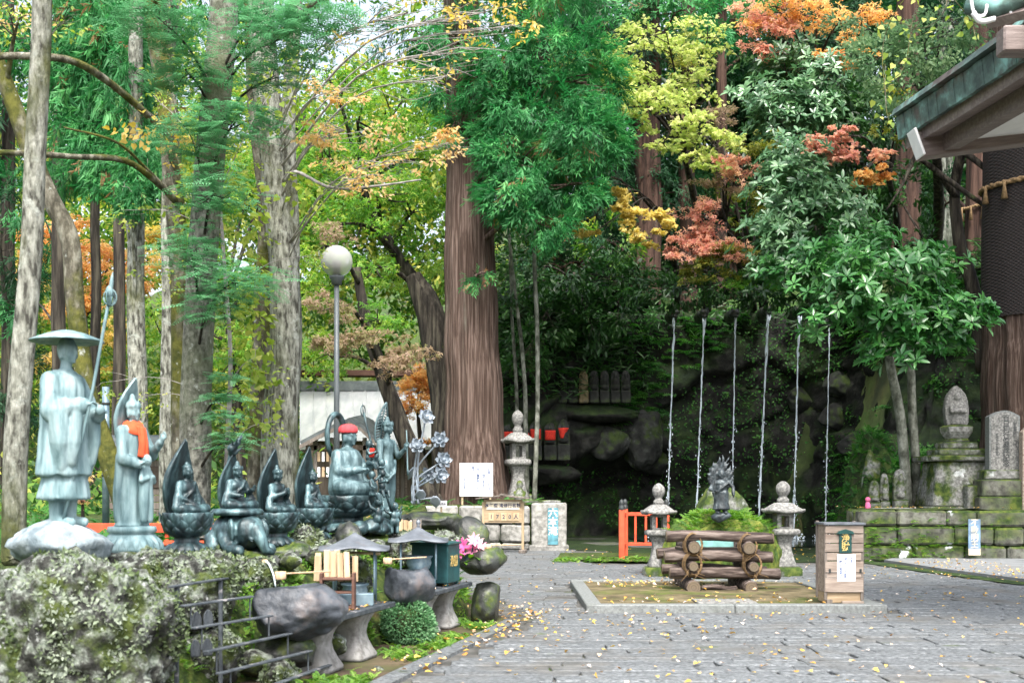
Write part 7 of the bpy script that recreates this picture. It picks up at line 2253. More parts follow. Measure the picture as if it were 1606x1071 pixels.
# ---------------------------------------------------------------- the six falls
wf = [((1058, 497), (1046, 797)), ((1105, 497), (1091, 780)), ((1153, 497), (1147, 770)), ((1205, 492), (1189, 806)), ((1253, 492), (1244, 804)), ((1300, 512), (1294, 806))]
nm = ('first', 'second', 'third', 'fourth', 'fifth', 'sixth')
wrn = np.random.default_rng(21)
for k, (a, b) in enumerate(wf):
    ztop = P(a[0], a[1], 35.6)[2]
    xt = P(a[0], a[1], 35.6)[0]
    yf = min(cliff_y(xt, ztop) - .1, 36.4)
    A = P(a[0], a[1], yf - .75)
    B = P(b[0], 835, yf - 1.35)
    B[2] = 0
    r = thing('waterfall', 'thin waterfall, %s of the six counted from the red-bibbed figures' % nm[k], 'waterfall', (A[0], A[1], 0), 0, 'six thin waterfalls')
    o_ = np.array(r.location)
    sp = []
    sp += [limb([(0, .9, A[2] + .12), (0, .35, A[2] + .12), (0, .05, A[2] + .08)], [.2, .17, .13]), ell((0, .0, A[2] + .14), (.15, .16, .09)), ell((0, -.06, A[2] + .0), (.11, .12, .04)), ell((-.09, .06, A[2] + .24), (.04, .06, .06)), ell((.09, .06, A[2] + .24), (.04, .06, .06))]
    one('dragon_spout', sculpt(sp, .035, 1, lambda V: .02 * fbm(V * 7, 2)), M('wet_rock'), r, True)
    zz = np.linspace(0, 1, 70)
    st_ = MB()
    width = (1, 1, .75, 1.15, 1.1, .7)[k]
    for j in range(5):
        ph = wrn.uniform(0, 50)
        spread = np.interp(zz, [0, .06, .25, .7, 1], [.04, .03, .012, .02, .04]) * width
        nx = vnoise(np.c_[zz * 22 + ph, zz * 0 + j, zz * 0]) * spread + (j - 2.5) * .016 * np.interp(zz, [0, .12, 1], [1, .35, .3]) * width
        ny = vnoise(np.c_[zz * 22 + ph + 90, zz * 0 + j, zz * 0]) * spread
        cx_ = A[0] + (B[0] - A[0]) * zz ** .8
        cy_ = A[1] + (B[1] - A[1]) * np.sqrt(zz)
        pth = np.stack([cx_ + nx - o_[0], cy_ + ny - o_[1], A[2] * (1 - zz) + .02], 1)
        rr = np.interp(zz, [0, .1, .5, 1], [.021, .014, .012, .014]) * np.clip(np.interp(zz, [0, .2, 1], [.9, .45, .2]) + 1.3 * vnoise(np.c_[zz * 55 + ph * 2, zz * 0, zz * 0]), .05, 2) * width
        st_.add(tube(pth, rr, 5))
    for j in range(50):
        f = wrn.uniform(.3, 1) ** .6
        q_ = np.array((A[0] + (B[0] - A[0]) * f ** .8 - o_[0] + wrn.normal(0, .025 + .035 * f), A[1] + (B[1] - A[1]) * math.sqrt(f) - o_[1] + wrn.normal(0, .06), A[2] * (1 - f) + .03))
        V_, F_ = ico(1)
        st_.add((V_ * np.array((1, 1, 2.2)) * wrn.uniform(.008, .02) + q_, F_))
    st_.build('water_stream', M('falling_water'), r, True)
    foam = MB()
    for j in range(60):
        a_ = wrn.uniform(0, 2 * PI); d_ = abs(wrn.normal(0, .22))
        V_, F_ = ico(1)
        foam.add((V_ * np.array((1, 1, .8)) * wrn.uniform(.015, .045) + np.array((B[0] - o_[0] + d_ * math.cos(a_), B[1] - o_[1] + d_ * math.sin(a_), .05 + abs(wrn.normal(0, .08)))), F_))
    foam.build('splash', M('falling_water'), r, True)

# ---------------------------------------------------------------- middle shrine: moss mound, log crib, rail, donation box
mm = thing('moss_mound', 'bright mossy rock mound behind the log crib', 'mound', G(1136, 905) * np.array((1, 1, 0)) + np.array((0, .3, 0)))
V, F = ico(6)
v = V * (1 + .12 * fbm(V * 2.2 + 3, 4) + .05 * fbm(V * 7, 3))[:, None] * np.array((1.02, .85, 1.02))
v[:, 2] = np.where(v[:, 2] > 0, v[:, 2] * (.95 + .08 * fbm(V * 3 + 8, 2)), v[:, 2] * .2)
e_ = np.clip(np.hypot(v[:, 0], v[:, 1]), 0, 2)
v[:, 2] = np.maximum(0, v[:, 2]) ** .55 * 1.2 - .02
one('mound', (v, F), M('moss_bright'), mm, True)
V_, F_ = rock((.6, .4, .52), 121, 5, .12, 1.4, 8, .03)
one('boulder', (V_ + (.04, .45, 1.05), F_), M('granite_moss'), mm, True)
for k in range(9):
    a = wrn.uniform(0, 2 * PI)
    V_, F_ = rock((.12, .1, .07), 130 + k, 3)
    one('stone', (V_ + np.array((.75 * math.cos(a), .65 * math.sin(a), .72 + .1 * math.sin(k))), F_), M('granite_moss'), mm, True)

cr = thing('log_crib', 'crib of stacked bark-covered logs lashed with straw rope', 'log stack', G(1138, 937) + np.array((0, .45, .02)))
o_ = np.array(cr.location)


def log(root, a, b, r, seed, bent=.02):
    a, b = np.array(a, float), np.array(b, float)
    t_ = np.linspace(0, 1, 14)
    rg = np.random.default_rng(seed)
    pth = a + (b - a) * t_[:, None] + np.array((0, 0, 1)) * (bent * np.sin(t_ * PI * rg.uniform(.8, 2)))[:, None]
    rr = r * (1 + .06 * np.sin(t_ * 9 + seed) + rg.uniform(-.04, .04, 14))
    o = one('log', tube(pth, rr, 22, True, ridged(seed, 7, .09, 2)), M('log_bark'), root, True)
    for e, i in ((pth[0], 1), (pth[-1], -2)):
        d = unit(pth[1] - pth[0]) * (-1 if i == 1 else 1)
        R_ = Vector(d).to_track_quat('-Y', 'Z').to_matrix().to_4x4()
        V_, F_ = tube([(0, .012, 0), (0, -.008, 0)], rr[0] * .9, 22)
        me = MB().add((V_, F_)).mesh('cut_end')
        c = link('cut_end', me, M('log_end'), o, False)
        c.matrix_local = Matrix.Translation(Vector(e)) @ R_
    return o


S = 1 / 109.0     # metres per photo pixel at the crib
def cx(px): return (px - 1138) * S
def cz(py): return (937 - py) * S
for dy, sd in ((0, 0), (.85, 20)):
    if dy == 0: log(cr, (cx(1053), dy - .06, cz(847)), (cx(1220), dy - .06, cz(848)), 8.5 * S, 1 + sd)
    log(cr, (cx(1051), dy, cz(879)), (cx(1220), dy, cz(879)), 9.3 * S, 2 + sd)
    log(cr, (cx(1059), dy, cz(905)), (cx(1232), dy, cz(907)), 9 * S, 3 + sd)
for (px, py, r) in ((1094, 863, 9.3), (1180, 864, 9.3), (1093, 893, 7.5), (1187, 894, 7.5), (1093, 926, 11), (1183, 926, 11)):
    log(cr, (cx(px), -.22, cz(py)), (cx(px), 1.05, cz(py)), r * S, int(px + py), .005)
log(cr, (cx(1110), -.02, cz(928)), (cx(1164), -.02, cz(927)), 4 * S, 5)
for (px, py) in ((1094, 862), (1180, 863), (1093, 893), (1187, 894)):
    for j in range(3):
        t_ = np.linspace(0, 2 * PI, 20)
        w_ = .1 + .012 * j
        one('rope', tube(np.stack([cx(px) + w_ * np.cos(t_) * 1.15, -.14 + .03 * j + .03 * np.sin(t_ * 2), cz(py) + (w_ + .055) * np.sin(t_) + .03], 1), .008, 6), M('straw'), cr, True)
    for j in range(5):
        x0 = cx(px) + wrn.uniform(-.1, .1)
        one('straw_end', tube([(x0, -.15, cz(py) + .0), (x0 + wrn.uniform(-.08, .08), -.19, cz(py) - .1), (x0 + wrn.uniform(-.16, .16), -.2, cz(py) - wrn.uniform(.12, .22))], .005, 5), M('straw'), cr, True)
one('sign_board', box((cx(1134), .25, cz(858)), (.56, .03, .13), .004), M('mint_plate'), cr).rotation_euler = (0, 0, 0)
ash = one('ash_bed', box((0, .42, cz(868)), (1.1, .6, .05), .01), M('dark_wood'), cr)

rl = thing('red_rail', 'vermilion balustrade with black-capped posts beside the stone lantern', 'railing', np.array((*G(975, 879)[:2], 0)))
o_ = np.array(rl.location)
p0, p1, p2 = np.array((0, 0)), np.array((.2, 1.3)), np.array((1.15, 1.35))


def railrun(a, b, n):
    a, b = np.array(a, float), np.array(b, float)
    d = b - a
    L = np.linalg.norm(d)
    for z, h in ((.98, .08), (.3, .07)):
        MB().add(box((0, 0, z), (L - .12, .07, h), .006), Matrix.Translation((*((a + b) / 2), 0)) @ rotm('Z', math.atan2(d[1], d[0]))).build('rail', M('red_paint'), rl)
    for k in range(n):
        q_ = a + d * (k + 1) / (n + 1)
        one('baluster', box((q_[0], q_[1], .64), (.05, .05, .6), .004), M('red_paint'), rl)


for q_ in (p0, p1, p2):
    po = one('post', box((q_[0], q_[1], .55), (.12, .12, 1.1), .01), M('red_paint'), rl)
    one('cap', lathe([(.066, 1.09), (.068, 1.1), (.066, 1.17), (.05, 1.19), (.055, 1.21), (.06, 1.25), (.04, 1.3), (.004, 1.33)], 16, c=(q_[0], q_[1], 0)), M('black_metal'), po, True)
railrun(p0, p1, 4)
railrun(p1, p2, 3)

db = thing('donation_box', 'tall wooden donation box with a green plaque and white paper notice', 'box', np.array((*G(1317, 946, .07)[:2], .08)), 0.0)
db.scale = (.92, .95, 1)
hz_ = 0
for sx in (-1, 1):
    one('corner_post', box((sx * .255, .2, .55), (.04, .045, .98), .004), M('grey_wood'), db)
    one('side_panel', box((sx * .245, .02, .58), (.02, .36, .86), .003), M('plank_wood'), db)
    one('corner_post', box((sx * .25, -.19, .5), (.04, .03, .9), .004), M('grey_wood'), db)
for k, (z, h) in enumerate(((.24, .18), (.365, .065), (.47, .14), (.60, .1), (.71, .11), (.825, .11), (.94, .1))):
    inset = .012 if k in (1, 3) else 0
    one('plank', box((0, -.205 + inset, z), (.52 - inset * 2, .022, h - .004), .003), M('plank_wood'), db)
one('base', box((0, 0, .08), (.5, .36, .13), .006), M('tan_wood'), db)
one('foot', box((.12, -.195, .02), (.3, .03, .04), .003), M('plank_wood'), db)
one('foot', box((-.2, -.195, .03), (.08, .03, .06), .003), M('grey_wood'), db)
one('top', box((0, -.01, 1.01), (.58, .46, .03), .004), M('canopy_tin'), db)
_p = prism([(-.11, .885), (.13, .885), (.1, .92), (.01, .945), (-.08, .92)], .05)
pq = one('plaque', merge(box((.01, -.225, .77), (.17, .02, .25), .004), (_p[0] + (0, -.23, 0), _p[1])), M('plaque_green'), db)
text('lettering', '浄財', .115, M('gold'), pq, (.01, -.238, .775), vertical=True, space=.95)
one('paper_notice', box((.025, -.22, .46), (.25, .004, .34), 0), M('paper'), db)
for (x_, s_, t_, z_) in ((.025, '祈りの願', .068, .46), (-.055, '種々落葉ば', .045, .44), (.1, 'お願', .04, .56)):
    text('lettering', t_ and s_, t_, M('ink_blue'), db, (x_, -.2235, z_), vertical=True, depth=.0008)
for sx in (-.2, .22):
    one('bracket', box((sx, -.218, .42), (.03, .01, .05), .002), M('black_metal'), db)

# ---------------------------------------------------------------- stones on the small terrace
bl = thing('buddha_stele', 'tall mossy tiered pedestal with a leaf-shaped relief figure on top', 'monument', np.array((*P(1500, 790, 26.8)[:2], 1.06)))
m_ = M('granite_moss')
def tier(w, z0, z1, taper=1.0, d=None, mat=None, name='tier', root=None):
    d = d or w * .8
    V_, F_ = box((0, 0, (z0 + z1) / 2), (w, d, z1 - z0), .03)
    t_ = (V_[:, 2] - z0) / (z1 - z0)
    V_[:, :2] *= (1 + (taper - 1) * t_)[:, None]
    V_ = V_ + .012 * np.stack([fbm(V_ * 4, 2), fbm(V_ * 4 + 5, 2), 0 * t_], 1)
    return one(name, (V_, F_), mat or m_, root or bl)
tier(1.75, -.02, .09, 1)
tier(1.55, .09, 1.13, .8)
tier(1.62, 1.13, 1.26)
tier(1.1, 1.26, 1.42)
tier(.78, 1.42, 1.58)
one('lotus_seat', lathe([(.28, 1.58), (.31, 1.61), (.26, 1.66), (.3, 1.7), (.38, 1.82), (.39, 1.93), (.3, 1.97)], 8), m_, bl)
p = [(lambda VF: (VF[0] + (0, .05, 1.96), VF[1]))(plate(.56, .95, .2, 0, (0, 0, 0), 18, 10, .85, 0, pw=5))]
p += [ell((0, -.07, 2.62), (.075, .07, .1)), lathe([(.16, 1.98), (.15, 2.2), (.17, 2.4), (.1, 2.52)], 18, ey=.6, c=(0, -.05, 0)), limb([(-.15, -.08, 2.42), (-.16, -.14, 2.28), (0, -.17, 2.3)], [.05, .045, .04]), limb([(.15, -.08, 2.42), (.16, -.14, 2.28), (0, -.17, 2.3)], [.05, .045, .04])]
one('relief_figure', sculpt(p, .025, 1, lambda V: .01 * fbm(V * 7, 3)), M('granite'), bl, True)
one('offering_stone', box((.12, -.75, .28), (.42, .3, .58), .02), m_, bl)
sp_ = thing('inscribed_stele', 'smooth grey inscribed slab on a mossy stepped base', 'monument', np.array((*P(1572, 795, 25.9)[:2], 1.06)), -.1)
tier(1.25, 0, .32, 1, .9, M('moss_block'), 'base_stone', sp_)
tier(1.12, .32, .7, 1, .8, M('moss_block'), 'base_stone', sp_)
tier(.92, .7, .92, 1, .6, M('granite_moss'), 'base_stone', sp_)
out = [(-.33, .9), (.33, .9), (.33, 2.12)] + [(.33 - .66 * t_, 2.12 + .13 * math.sin(PI * t_)) for t_ in np.linspace(.08, .92, 9)] + [(-.33, 2.12)]
one('slab', prism(out, .32), M('dressed_stone'), sp_)
out2 = [(x_ * .9, .9 + (z_ - .9) * .96 + .02) for x_, z_ in out]
one('slab_panel', (lambda VF: (VF[0] + (0, -.152, 0), VF[1]))(prism(out2, .03)), M('granite'), sp_)
text('lettering', '百日利行僧参拝記念', .155, M('stele_letters'), sp_, (.03, -.169, 1.56), vertical=True, space=.82)
text('lettering', '山主第百四十八代', .085, M('stele_letters'), sp_, (.22, -.169, 1.72), vertical=True, space=.85)
text('lettering', '平成十六年六月吉日', .062, M('stele_letters'), sp_, (-.17, -.169, 1.48), vertical=True, space=.9)
wp_ = thing('wooden_post', 'plain weathered wooden marker post at the frame edge beside the inscribed slab', 'post', np.array((*P(1608, 795, 25.5)[:2], 1.06)))
one('shaft', merge(box((0, 0, .85), (.2, .2, 1.8), .01), lathe([(.14, 1.75), (.002, 1.88)], 4, rot=PI / 4)), M('plank_wood'), wp_)
for lab, px, h, w in (('little mossy stone figure leaning by the twin stems', 1412, .95, .3), ('narrow worn stone figure nearest the falls on the terrace', 1388, .85, .2), ('worn stone stump figure beside the mossy bank', 1372, .7, .24)):
    relief(lab, np.array((*P(px, 792, 26.6)[:2], 1.07)), h, w, 'granite_moss', None, None, .25)
boulder('pale root-like rock standing on the terrace by the bank', np.array((*P(1366, 740, 27.6)[:2], 1.7)), (.28, .25, .85), 141, 'granite_moss')
boulder('fallen pale slab lying on the terrace moss', np.array((*P(1400, 795, 25.6)[:2], 1.1)), (.5, .25, .05), 142, 'granite')
pk = thing('pink_figure', 'tiny pink doll standing at the terrace brink', 'figurine', np.array((*P(1361, 785, 26)[:2], 1.1)))
one('body', merge(lathe([(.06, -.02), (.065, .05), (.045, .14), (.02, .17)], 14), ell((0, 0, .21), .06)), plain('pink_cloth', (.7, .15, .3), .8), pk, True)
pl = thing('blue_plaque', 'faded blue plaque with cream characters on the mossy wall', 'sign', np.array((*P(1528, 838, 24.2)[:2], .18)), -.03)
one('panel', box((0, 0, .35), (.25, .03, .76), .004), M('blue_plate'), pl)
one('foot_panel', box((0, -.002, .04), (.25, .03, .14), .004), M('cream_paint'), pl)
text('lettering', '不動明王', .165, M('cream_paint'), pl, (0, -.02, .42), vertical=True, space=.92)

mbk = thing('mossy_bank', 'rounded green moss bank between the last waterfall and the terrace figures', 'bank', (8.75, 28.3, 0))
V, F = ico(5)
v = V * (1 + .16 * fbm(V * 1.8 + 4, 4))[:, None] * np.array((.62, 1.5, 2.9))
one('moss_mass', (v, F), M('moss_dark'), mbk, True)
k = np.random.default_rng(6).integers(0, len(V), 2600)
k = k[(v[k, 2] > .1) & (V[k, 1] < .5) & (fbm(V[k] * 3, 2) > -.2)]
r6 = np.random.default_rng(7)
L = Leaves()
nb = unit(V[k])
L.add(T_FERN, v[k], nb + rvec(r6, len(k)) * .8, nb + np.array((0, 0, .8)), r6.uniform(.1, .28, len(k)), r6)
tag(L.build('ferns', M('fern'), mbk), kind='stuff')

# ---------------------------------------------------------------- temple eave, overhead
surf('copper_roof', [(.3, (.05, .075, .07)), (.5, (.1, .16, .14)), (.72, (.22, .42, .38))], 3, .6, .3, bscale=20, world=True, layers=[([(.3, (.06, .05, .045)), (.7, (.11, .095, .085))], 1.6, .5, .6, 0, None)])
te = thing('temple_eave', 'corner of a copper-clad temple roof with curved wooden eaves', 'roof', (4.75, 14.0, 5.9))
o_ = np.array(te.location)
nS = 24
tt = np.linspace(0, 1, nS)
edge = np.stack([4.68 + .5 * tt + .06 * tt ** 2, 14.0 - 4.6 * tt, 6.0 + .02 * tt + .05 * (1 - tt) ** 3], 1) - o_


def sweep(name, prof, mat, a=0, b=nS, closed=True):
    """profile (x inward, z) swept along the eave"""
    m = len(prof)
    V = np.concatenate([e + np.array([(x, 0, z) for x, z in prof]) for e in edge[a:b]])
    F = [(i * m + j, i * m + (j + 1) % m, (i + 1) * m + (j + 1) % m, (i + 1) * m + j) for i in range(b - a - 1) for j in range(m)]
    F += [tuple(range(m))[::-1], tuple((b - a - 1) * m + j for j in range(m))]
    return one(name, (V, F), mat, te)


sweep('roof_edge', [(-.06, .02), (-.03, .1), (5, 3.0), (5, 2.9), (.05, .02)], M('copper_roof'))
for k in range(nS - 1):     # separate copper plates along the fascia
    e0, e1 = edge[k], edge[k + 1] * .97 + edge[k] * .03
    pr = [(0, .0), (.03, -.27), (.08, -.27), (.06, .0)]
    dx = .006 * (k % 3)
    V = np.array([e + np.array((x + dx, 0, z)) for e in (e0, e1) for x, z in pr])
    one('copper_plate', (V, [(0, 4, 5, 1), (1, 5, 6, 2), (2, 6, 7, 3), (3, 7, 4, 0), (0, 1, 2, 3), (7, 6, 5, 4)]), M('copper_roof'), te)
sweep('eave_board', [(.12, -.2), (.13, -.38), (.34, -.34), (.34, -.16)], M('eave_wood'))
sweep('eave_beam', [(.36, -.3), (.37, -.52), (.55, -.5), (.56, -.28)], M('eave_wood'), 1)
sweep('soffit', [(.58, -.36), (.58, -.4), (3.6, -.05), (3.6, 0)], M('white_paint'), 1)
hr = one('hip_rafter', box((0, 0, 0), (3.4, .22, .3), .01), M('eave_wood'), te)
hr.location = (P(1446, 228, 13.6) - o_ + np.array((1.66, .1, .24)))
hr.rotation_euler = (0, -.14, .02)
he = one('rafter_end_cap', box((0, 0, 0), (.03, .24, .33), .004), M('white_paint'), te)
he.location = (P(1437, 226, 13.5) - o_)
he.rotation_euler = (0, -.35, .02)
one('rafter_tail', box(P(1600, 66, 11.2) - o_ + (.1, 0, 0), (.6, .2, .26), .02), M('eave_wood'), te).rotation_euler = (0, 0, 0)
gt = thing('roof_gutter', 'grey copper gutter with pale bracket hooks at the top corner', 'gutter', P(1560, 10, 10.5))
o2 = np.array(gt.location)
one('trough', tube([P(1520, 8, 10.7) - o2, P(1570, 14, 10.5) - o2, P(1640, -20, 10.2) - o2], .09, 14), M('copper_roof'), gt, True)
one('trough_board', tube([P(1550, 36, 10.6) - o2, P(1640, 12, 10.2) - o2], .06, 4), M('eave_wood'), gt)
for px in (1522, 1580):
    one('hook', tube(smooth_path([P(px, -8, 10.5) - o2, P(px + 6, 22, 10.4) - o2, P(px + 22, 24, 10.4) - o2, P(px + 26, 8, 10.4) - o2], 10), .014, 6), M('white_paint'), gt, True)
one('pipe_elbow', tube(smooth_path([P(1526, 20, 10.4) - o2, P(1538, 34, 10.4) - o2, P(1560, 30, 10.4) - o2], 10), .025, 8), M('white_paint'), gt, True)
# ============================================================ GROUND COVER
gr = np.random.default_rng(101)


def ferns(name, label, pts, up, size, mat, spread=4, tmpl=None, lift=.6, seed=1):
    r = np.random.default_rng(seed)
    L = Leaves()
    n = len(pts)
    for k in range(spread):
        a = r.uniform(0, 2 * PI, n)
        f = np.stack([np.cos(a), np.sin(a), np.full(n, lift)], 1) + up * .7
        L.add(tmpl or T_FERN, pts + r.normal(0, .02, (n, 3)), f, np.array((0, 0, 1.0)) + .6 * up + r.normal(0, .15, (n, 3)), size * r.uniform(.6, 1.3, n), r, np.clip(r.normal(.5, .25, n), 0, 1))
    return tag(L.build(name, M(mat)), label, 'plants', kind='stuff')


# on the rock bank below the statues
n = 700
yy = gr.uniform(8.4, 16, n)
a_, b_ = interp(yy, BY, XS_), interp(yy, BY, XB_)
t_ = gr.uniform(.3, 1.02, n)
xx = a_ + (b_ - a_) * t_
pz = terrace_z(xx, yy)
pts = np.stack([xx, yy, pz], 1)
keep = (vnoise(pts * 1.7) > 0) & (t_ < .97)
ferns('bank_ferns', 'small ferns and herbs growing over the rock bank', pts[keep], np.tile((.5, -.3, .5), (keep.sum(), 1)), .12, 'fern_bright', 3, seed=2)
L = Leaves()
n = 9000
yy = gr.uniform(7, 17, n)
a_, b_ = interp(yy, BY, XS_), interp(yy, BY, XB_)
t_ = gr.uniform(.05, 1.0, n)
xx = a_ + (b_ - a_) * t_
pts = np.stack([xx, yy, terrace_z(xx, yy) + gr.uniform(0, .05, n)], 1)
k_ = vnoise(pts * 2.3 + 5) > -.1
L.add(T_RHOMB, pts[k_], rvec(gr, k_.sum()) + np.array((.4, -.3, .3)), np.array((.3, -.3, 1.0)) + gr.normal(0, .5, (k_.sum(), 3)), gr.uniform(.02, .07, k_.sum()), gr)
tag(L.build('bank_herbs', M('fern_bright')), 'leafy ground cover creeping over the rock bank', 'plants', kind='stuff')
# low plants over the upper terrace
n = 1000
yy = 8 + 46 * gr.random(n) ** 1.3
xx = interp(yy, BY, XS_) - gr.random(n) ** 1.5 * (3 + yy * .5)
pts = np.stack([xx, yy, terrace_z(xx, yy)], 1)
k_ = xx < interp(yy, BY, XS_) - np.interp(yy, [8, 17, 22], [1.5, 1.2, .2])
pts = pts[k_]
ferns('terrace_undergrowth', 'ferns and seedlings under the trees of the upper terrace', pts, np.tile((0, -.3, .5), (len(pts), 1)), .3, 'fern', 3, seed=3)
L = Leaves()
n = 14000
yy = gr.uniform(22, 60, n)
xx = interp(yy, BY, XS_) - 2 - gr.random(n) * (yy * .6)
k_ = (xx < -2.4) & ~((xx > -9.5) & (yy > 26) & (yy < 48) & (xx > -8.2))
pts = np.stack([xx, yy, terrace_z(xx, yy) + gr.random(n) ** 2 * 2.2 * (.5 + .5 * vnoise(np.c_[xx * .4, yy * .4, xx * 0]))], 1)[k_]
m_n = len(pts)
L.add(T_RHOMB, pts, rvec(gr, m_n), np.array((0, -.4, 1.0)) + gr.normal(0, .4, (m_n, 3)), gr.uniform(.14, .32, m_n), gr)
tag(L.build('shrub_undergrowth', M('leaf_forest')), 'leafy shrubs filling the floor of the wood behind the statues', 'plants', kind='stuff')
# over the cliff
sel = gr.integers(0, len(_cp), 4300)
cpn = _cp[sel]
jj = sel % 300
nn = np.c_[nrm[jj], np.full(len(sel), .2)]
w_ = fbm(cpn * .45 + 3, 3) + np.where(jj > 175, .35, 0) + np.clip((cpn[:, 2] - 4.5) * .14, -.3, .5) - .12
k_ = (w_ > .05) & (cpn[:, 2] > .2)
ferns('cliff_ferns', 'ferns hanging from the dark cliff and the slope beside it', cpn[k_], nn[k_], .45, 'fern', 3, lift=.1, seed=5)
sel = gr.integers(0, len(_cp), 30000)
cpn = _cp[sel] + gr.normal(0, .06, (30000, 3))
jj = sel % 300
nn = np.c_[nrm[jj], np.full(len(sel), .3)]
k_ = (fbm(cpn * .7 + 11, 3) > -.05) & (cpn[:, 2] > .3)
L = Leaves()
m_n = k_.sum()
L.add(T_RHOMB, cpn[k_] + nn[k_] * gr.uniform(.02, .12, (m_n, 1)), nn[k_] * .4 + rvec(gr, m_n) + np.array((0, 0, -.4)), nn[k_] + np.array((0, 0, .6)) + gr.normal(0, .3, (m_n, 3)), gr.uniform(.06, .16, m_n), gr)
tag(L.build('cliff_creepers', M('fern')), 'small creepers spotting the wet cliff face', 'plants', kind='stuff')
# bamboo grass along the cliff top and down its flank
n = 6500
u_ = gr.random(n)
i_ = (u_ * 299).astype(int)
i_ = np.where(plan[i_][:, 0] < 4.8, i_, (gr.random(n) * 299).astype(int))
zt_ = gr.uniform(5.2, 8.4, n)
lft = plan[i_][:, 0] < 4.6
zt_ = np.where(lft, gr.uniform(4.6, 8.6, n), gr.uniform(6.9, 8.6, n))
base = np.c_[plan[i_] - nrm[i_] * (.12 * zt_ + .35 * np.clip((i_ / 300 - .6) / .12, 0, 1) * np.clip(zt_ - 1, 0, None) + np.clip(zt_ - 7.2, 0, None) * 1.5 - .25)[:, None], zt_]
f = np.c_[nrm[i_] * .8 + gr.normal(0, .6, (n, 2)), gr.uniform(-.6, .5, n)]
L = Leaves()
L.add((T_ELL[0] * np.array((1, .42, 1)), T_ELL[1]), base + gr.normal(0, .12, (n, 3)), f, np.c_[nrm[i_], np.ones(n)] + gr.normal(0, .3, (n, 3)), gr.uniform(.25, .5, n), gr)
tag(L.build('bamboo_grass', M('leaf_evergreen')), 'narrow-leaved bamboo grass fringing the cliff top', 'grass', kind='stuff')
# terrace slope ferns and wall plants at right
n = 480
xx = gr.uniform(9.1, 13.5, n)
yy = gr.uniform(28.2, 30.4, n)
pts = np.c_[xx, yy, 1.1 + np.clip(yy - 28.8, 0, None) * .8]
ferns('slope_ferns', 'dense ferns on the slope behind the stone monuments', pts, np.tile((0, -.8, .3), (n, 1)), .5, 'fern', 4, seed=6)
n = 420
t_ = gr.random(n)
pts = np.c_[np.where(t_ < .5, gr.uniform(7.4, 10.5, n), 7.42 + t_ * 1.2), np.where(t_ < .5, 24.5, 24.6 + t_ * 5), gr.random(n) ** 1.6 * .9]
ferns('wall_herbs', 'bright herbs rooted along the foot of the mossy wall', pts, np.tile((-.2, -.9, .3), (n, 1)), .13, 'fern_bright', 3, lift=.2, seed=7)
# moss mound ferns
n = 260
a = gr.uniform(0, 2 * PI, n)
r_ = np.sqrt(gr.random(n)) * .9
mc = np.array(bpy.data.objects['moss_mound'].location)
pts = np.c_[mc[0] + r_ * np.cos(a), mc[1] + r_ * .85 * np.sin(a), 1.12 * np.clip(1 - (r_ / 1.02) ** 2, .02, 1) ** .28 - .02]
ferns('mound_ferns', 'little ferns dotted over the moss mound', pts, np.tile((0, -.4, .5), (n, 1)), .2, 'fern_bright', 3, seed=8)
n = 3200
a = gr.uniform(0, 2 * PI, n)
r_ = np.sqrt(gr.random(n)) * .98
pts = np.c_[mc[0] + r_ * np.cos(a), mc[1] + r_ * .85 * np.sin(a), 1.16 * np.clip(1 - (r_ / 1.02) ** 2, .02, 1) ** .28]
L = Leaves()
L.add(T_RHOMB, pts, rvec(gr, n) + np.array((0, -.2, .4)), np.array((0, -.4, 1.0)) + gr.normal(0, .5, (n, 3)), gr.uniform(.02, .06, n), gr)
tag(L.build('mound_herbs', M('fern_bright')), 'tiny leafy plants carpeting the moss mound', 'plants', kind='stuff')
n = 160
pts = np.c_[gr.uniform(.9, 4.6, n), gr.uniform(23.8, 24.9, n), np.full(n, .03)]
ferns('path_herbs', 'low herbs at the foot of the red rail', pts, np.tile((0, 0, .3), (n, 1)), .13, 'fern_bright', 3, seed=9)
# kerb-side moss tufts
n = 700
yy = gr.uniform(8.6, 13.6, n)
xx = edge_x(yy) - .12 - gr.random(n) ** 1.5 * .5
pts = np.c_[xx, yy, np.zeros(n)]
k_ = vnoise(pts * 3) > .0
ferns('gutter_herbs', 'green tufts growing along the wet gutter', pts[k_], np.tile((0, 0, .5), (k_.sum(), 1)), .08, 'fern_bright', 4, seed=10)


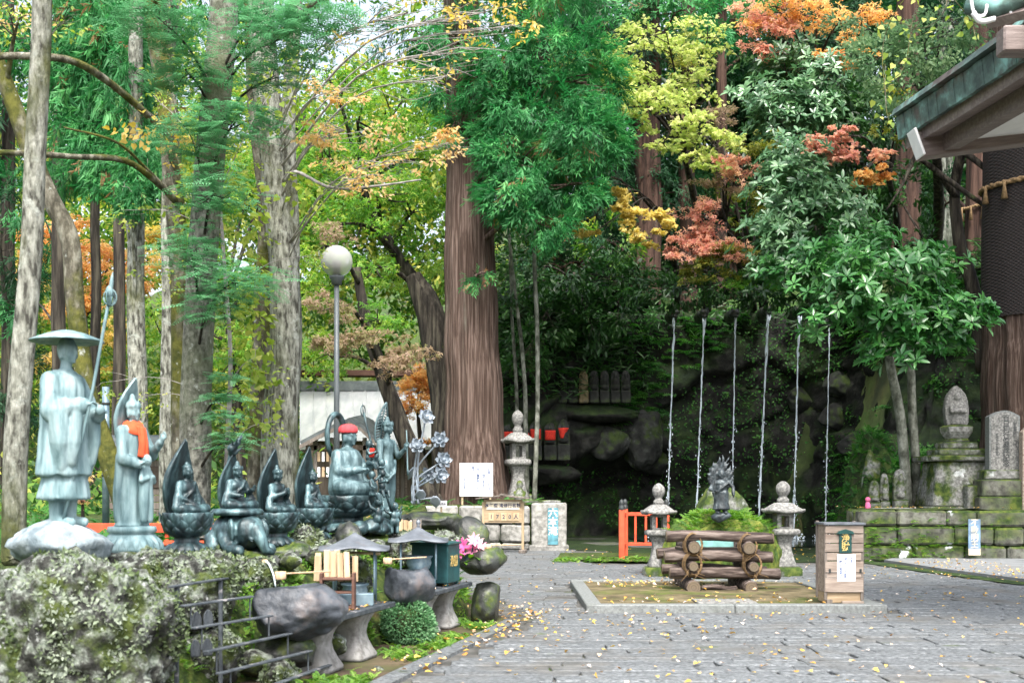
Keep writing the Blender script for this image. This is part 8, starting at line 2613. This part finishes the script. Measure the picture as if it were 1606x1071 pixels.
# fallen leaves
def litter(n, xf, yr, z, seed, size=(.035, .075)):
    r = np.random.default_rng(seed)
    yy = yr[0] + (yr[1] - yr[0]) * r.random(n)
    xx = xf(yy, r)
    p = np.c_[xx, yy, np.full(n, z) + r.uniform(.0, .012, n)]
    k = fbm(np.c_[xx * .5, yy * .5, xx * 0], 2) + r.normal(0, .45, n) > -.1
    return p[k]


L = Leaves()
P1 = litter(1500, lambda y, r: edge_x(y) + .1 + r.random(len(y)) ** 1.25 * (y * .47 + .6 - edge_x(y)), (8.6, 23.5), .027, 1)
P2 = litter(700, lambda y, r: r.uniform(1.15, 4.4, len(y)), (14.4, 18), .1, 2)
P3 = litter(240, lambda y, r: edge_x(y) + r.normal(0, .22, len(y)), (8.8, 15.5), .03, 3)
P4 = litter(260, lambda y, r: r.uniform(1, 7.5, len(y)), (23.5, 29), .05, 5)
P5 = litter(160, lambda y, r: r.uniform(7.6, 12, len(y)), (25, 28), 1.13, 6)
P6 = np.concatenate([onb(s, t, .468)[None] for s, t in zip(gr.uniform(-.1, 3.9, 150), gr.uniform(.02, .45, 150))])
kb = (P6[:, 1] < onb(1.4, .2)[1]) | (P6[:, 1] > onb(2.45, .2)[1])
P7 = litter(500, lambda y, r: interp(y, BY, XS_) - r.random(len(y)) * 3, (9, 28), 1.12, 8)
P8 = litter(200, lambda y, r: r.uniform(7.8, 9.5, len(y)), (18, 24), .082, 9)
inpf = (P1[:, 1] > 14.1) & (P1[:, 1] < 18.3) & (P1[:, 0] > .88) & (P1[:, 0] < 4.66)
apn = P1[:, 0] > np.interp(P1[:, 1], [14, 18.6, 23.5], [9.3, 8.25, 7.6])
ALL = np.concatenate([P1[~inpf & ~apn], P2, P3, P4, P5, P6[kb], P7, P8])
m_n = len(ALL)
a = gr.uniform(0, 2 * PI, m_n)
curl = (T_HEART[0] * np.array((1, 1, 3.2)) + np.array((0, 0, .1)), T_HEART[1])
L.add(curl, ALL, np.stack([np.cos(a), np.sin(a), gr.normal(0, .2, m_n)], 1), np.array((0, 0, 1.0)) + gr.normal(0, .28, (m_n, 3)), gr.uniform(.03, .062, m_n), gr)
tag(L.build('fallen_leaves', M('fallen')), 'yellow and tan fallen leaves strewn over the paving', 'leaves', kind='stuff')
print('TRIS', sum(len(m.loops) - 2 * len(m.polygons) for m in bpy.data.meshes if m.users))
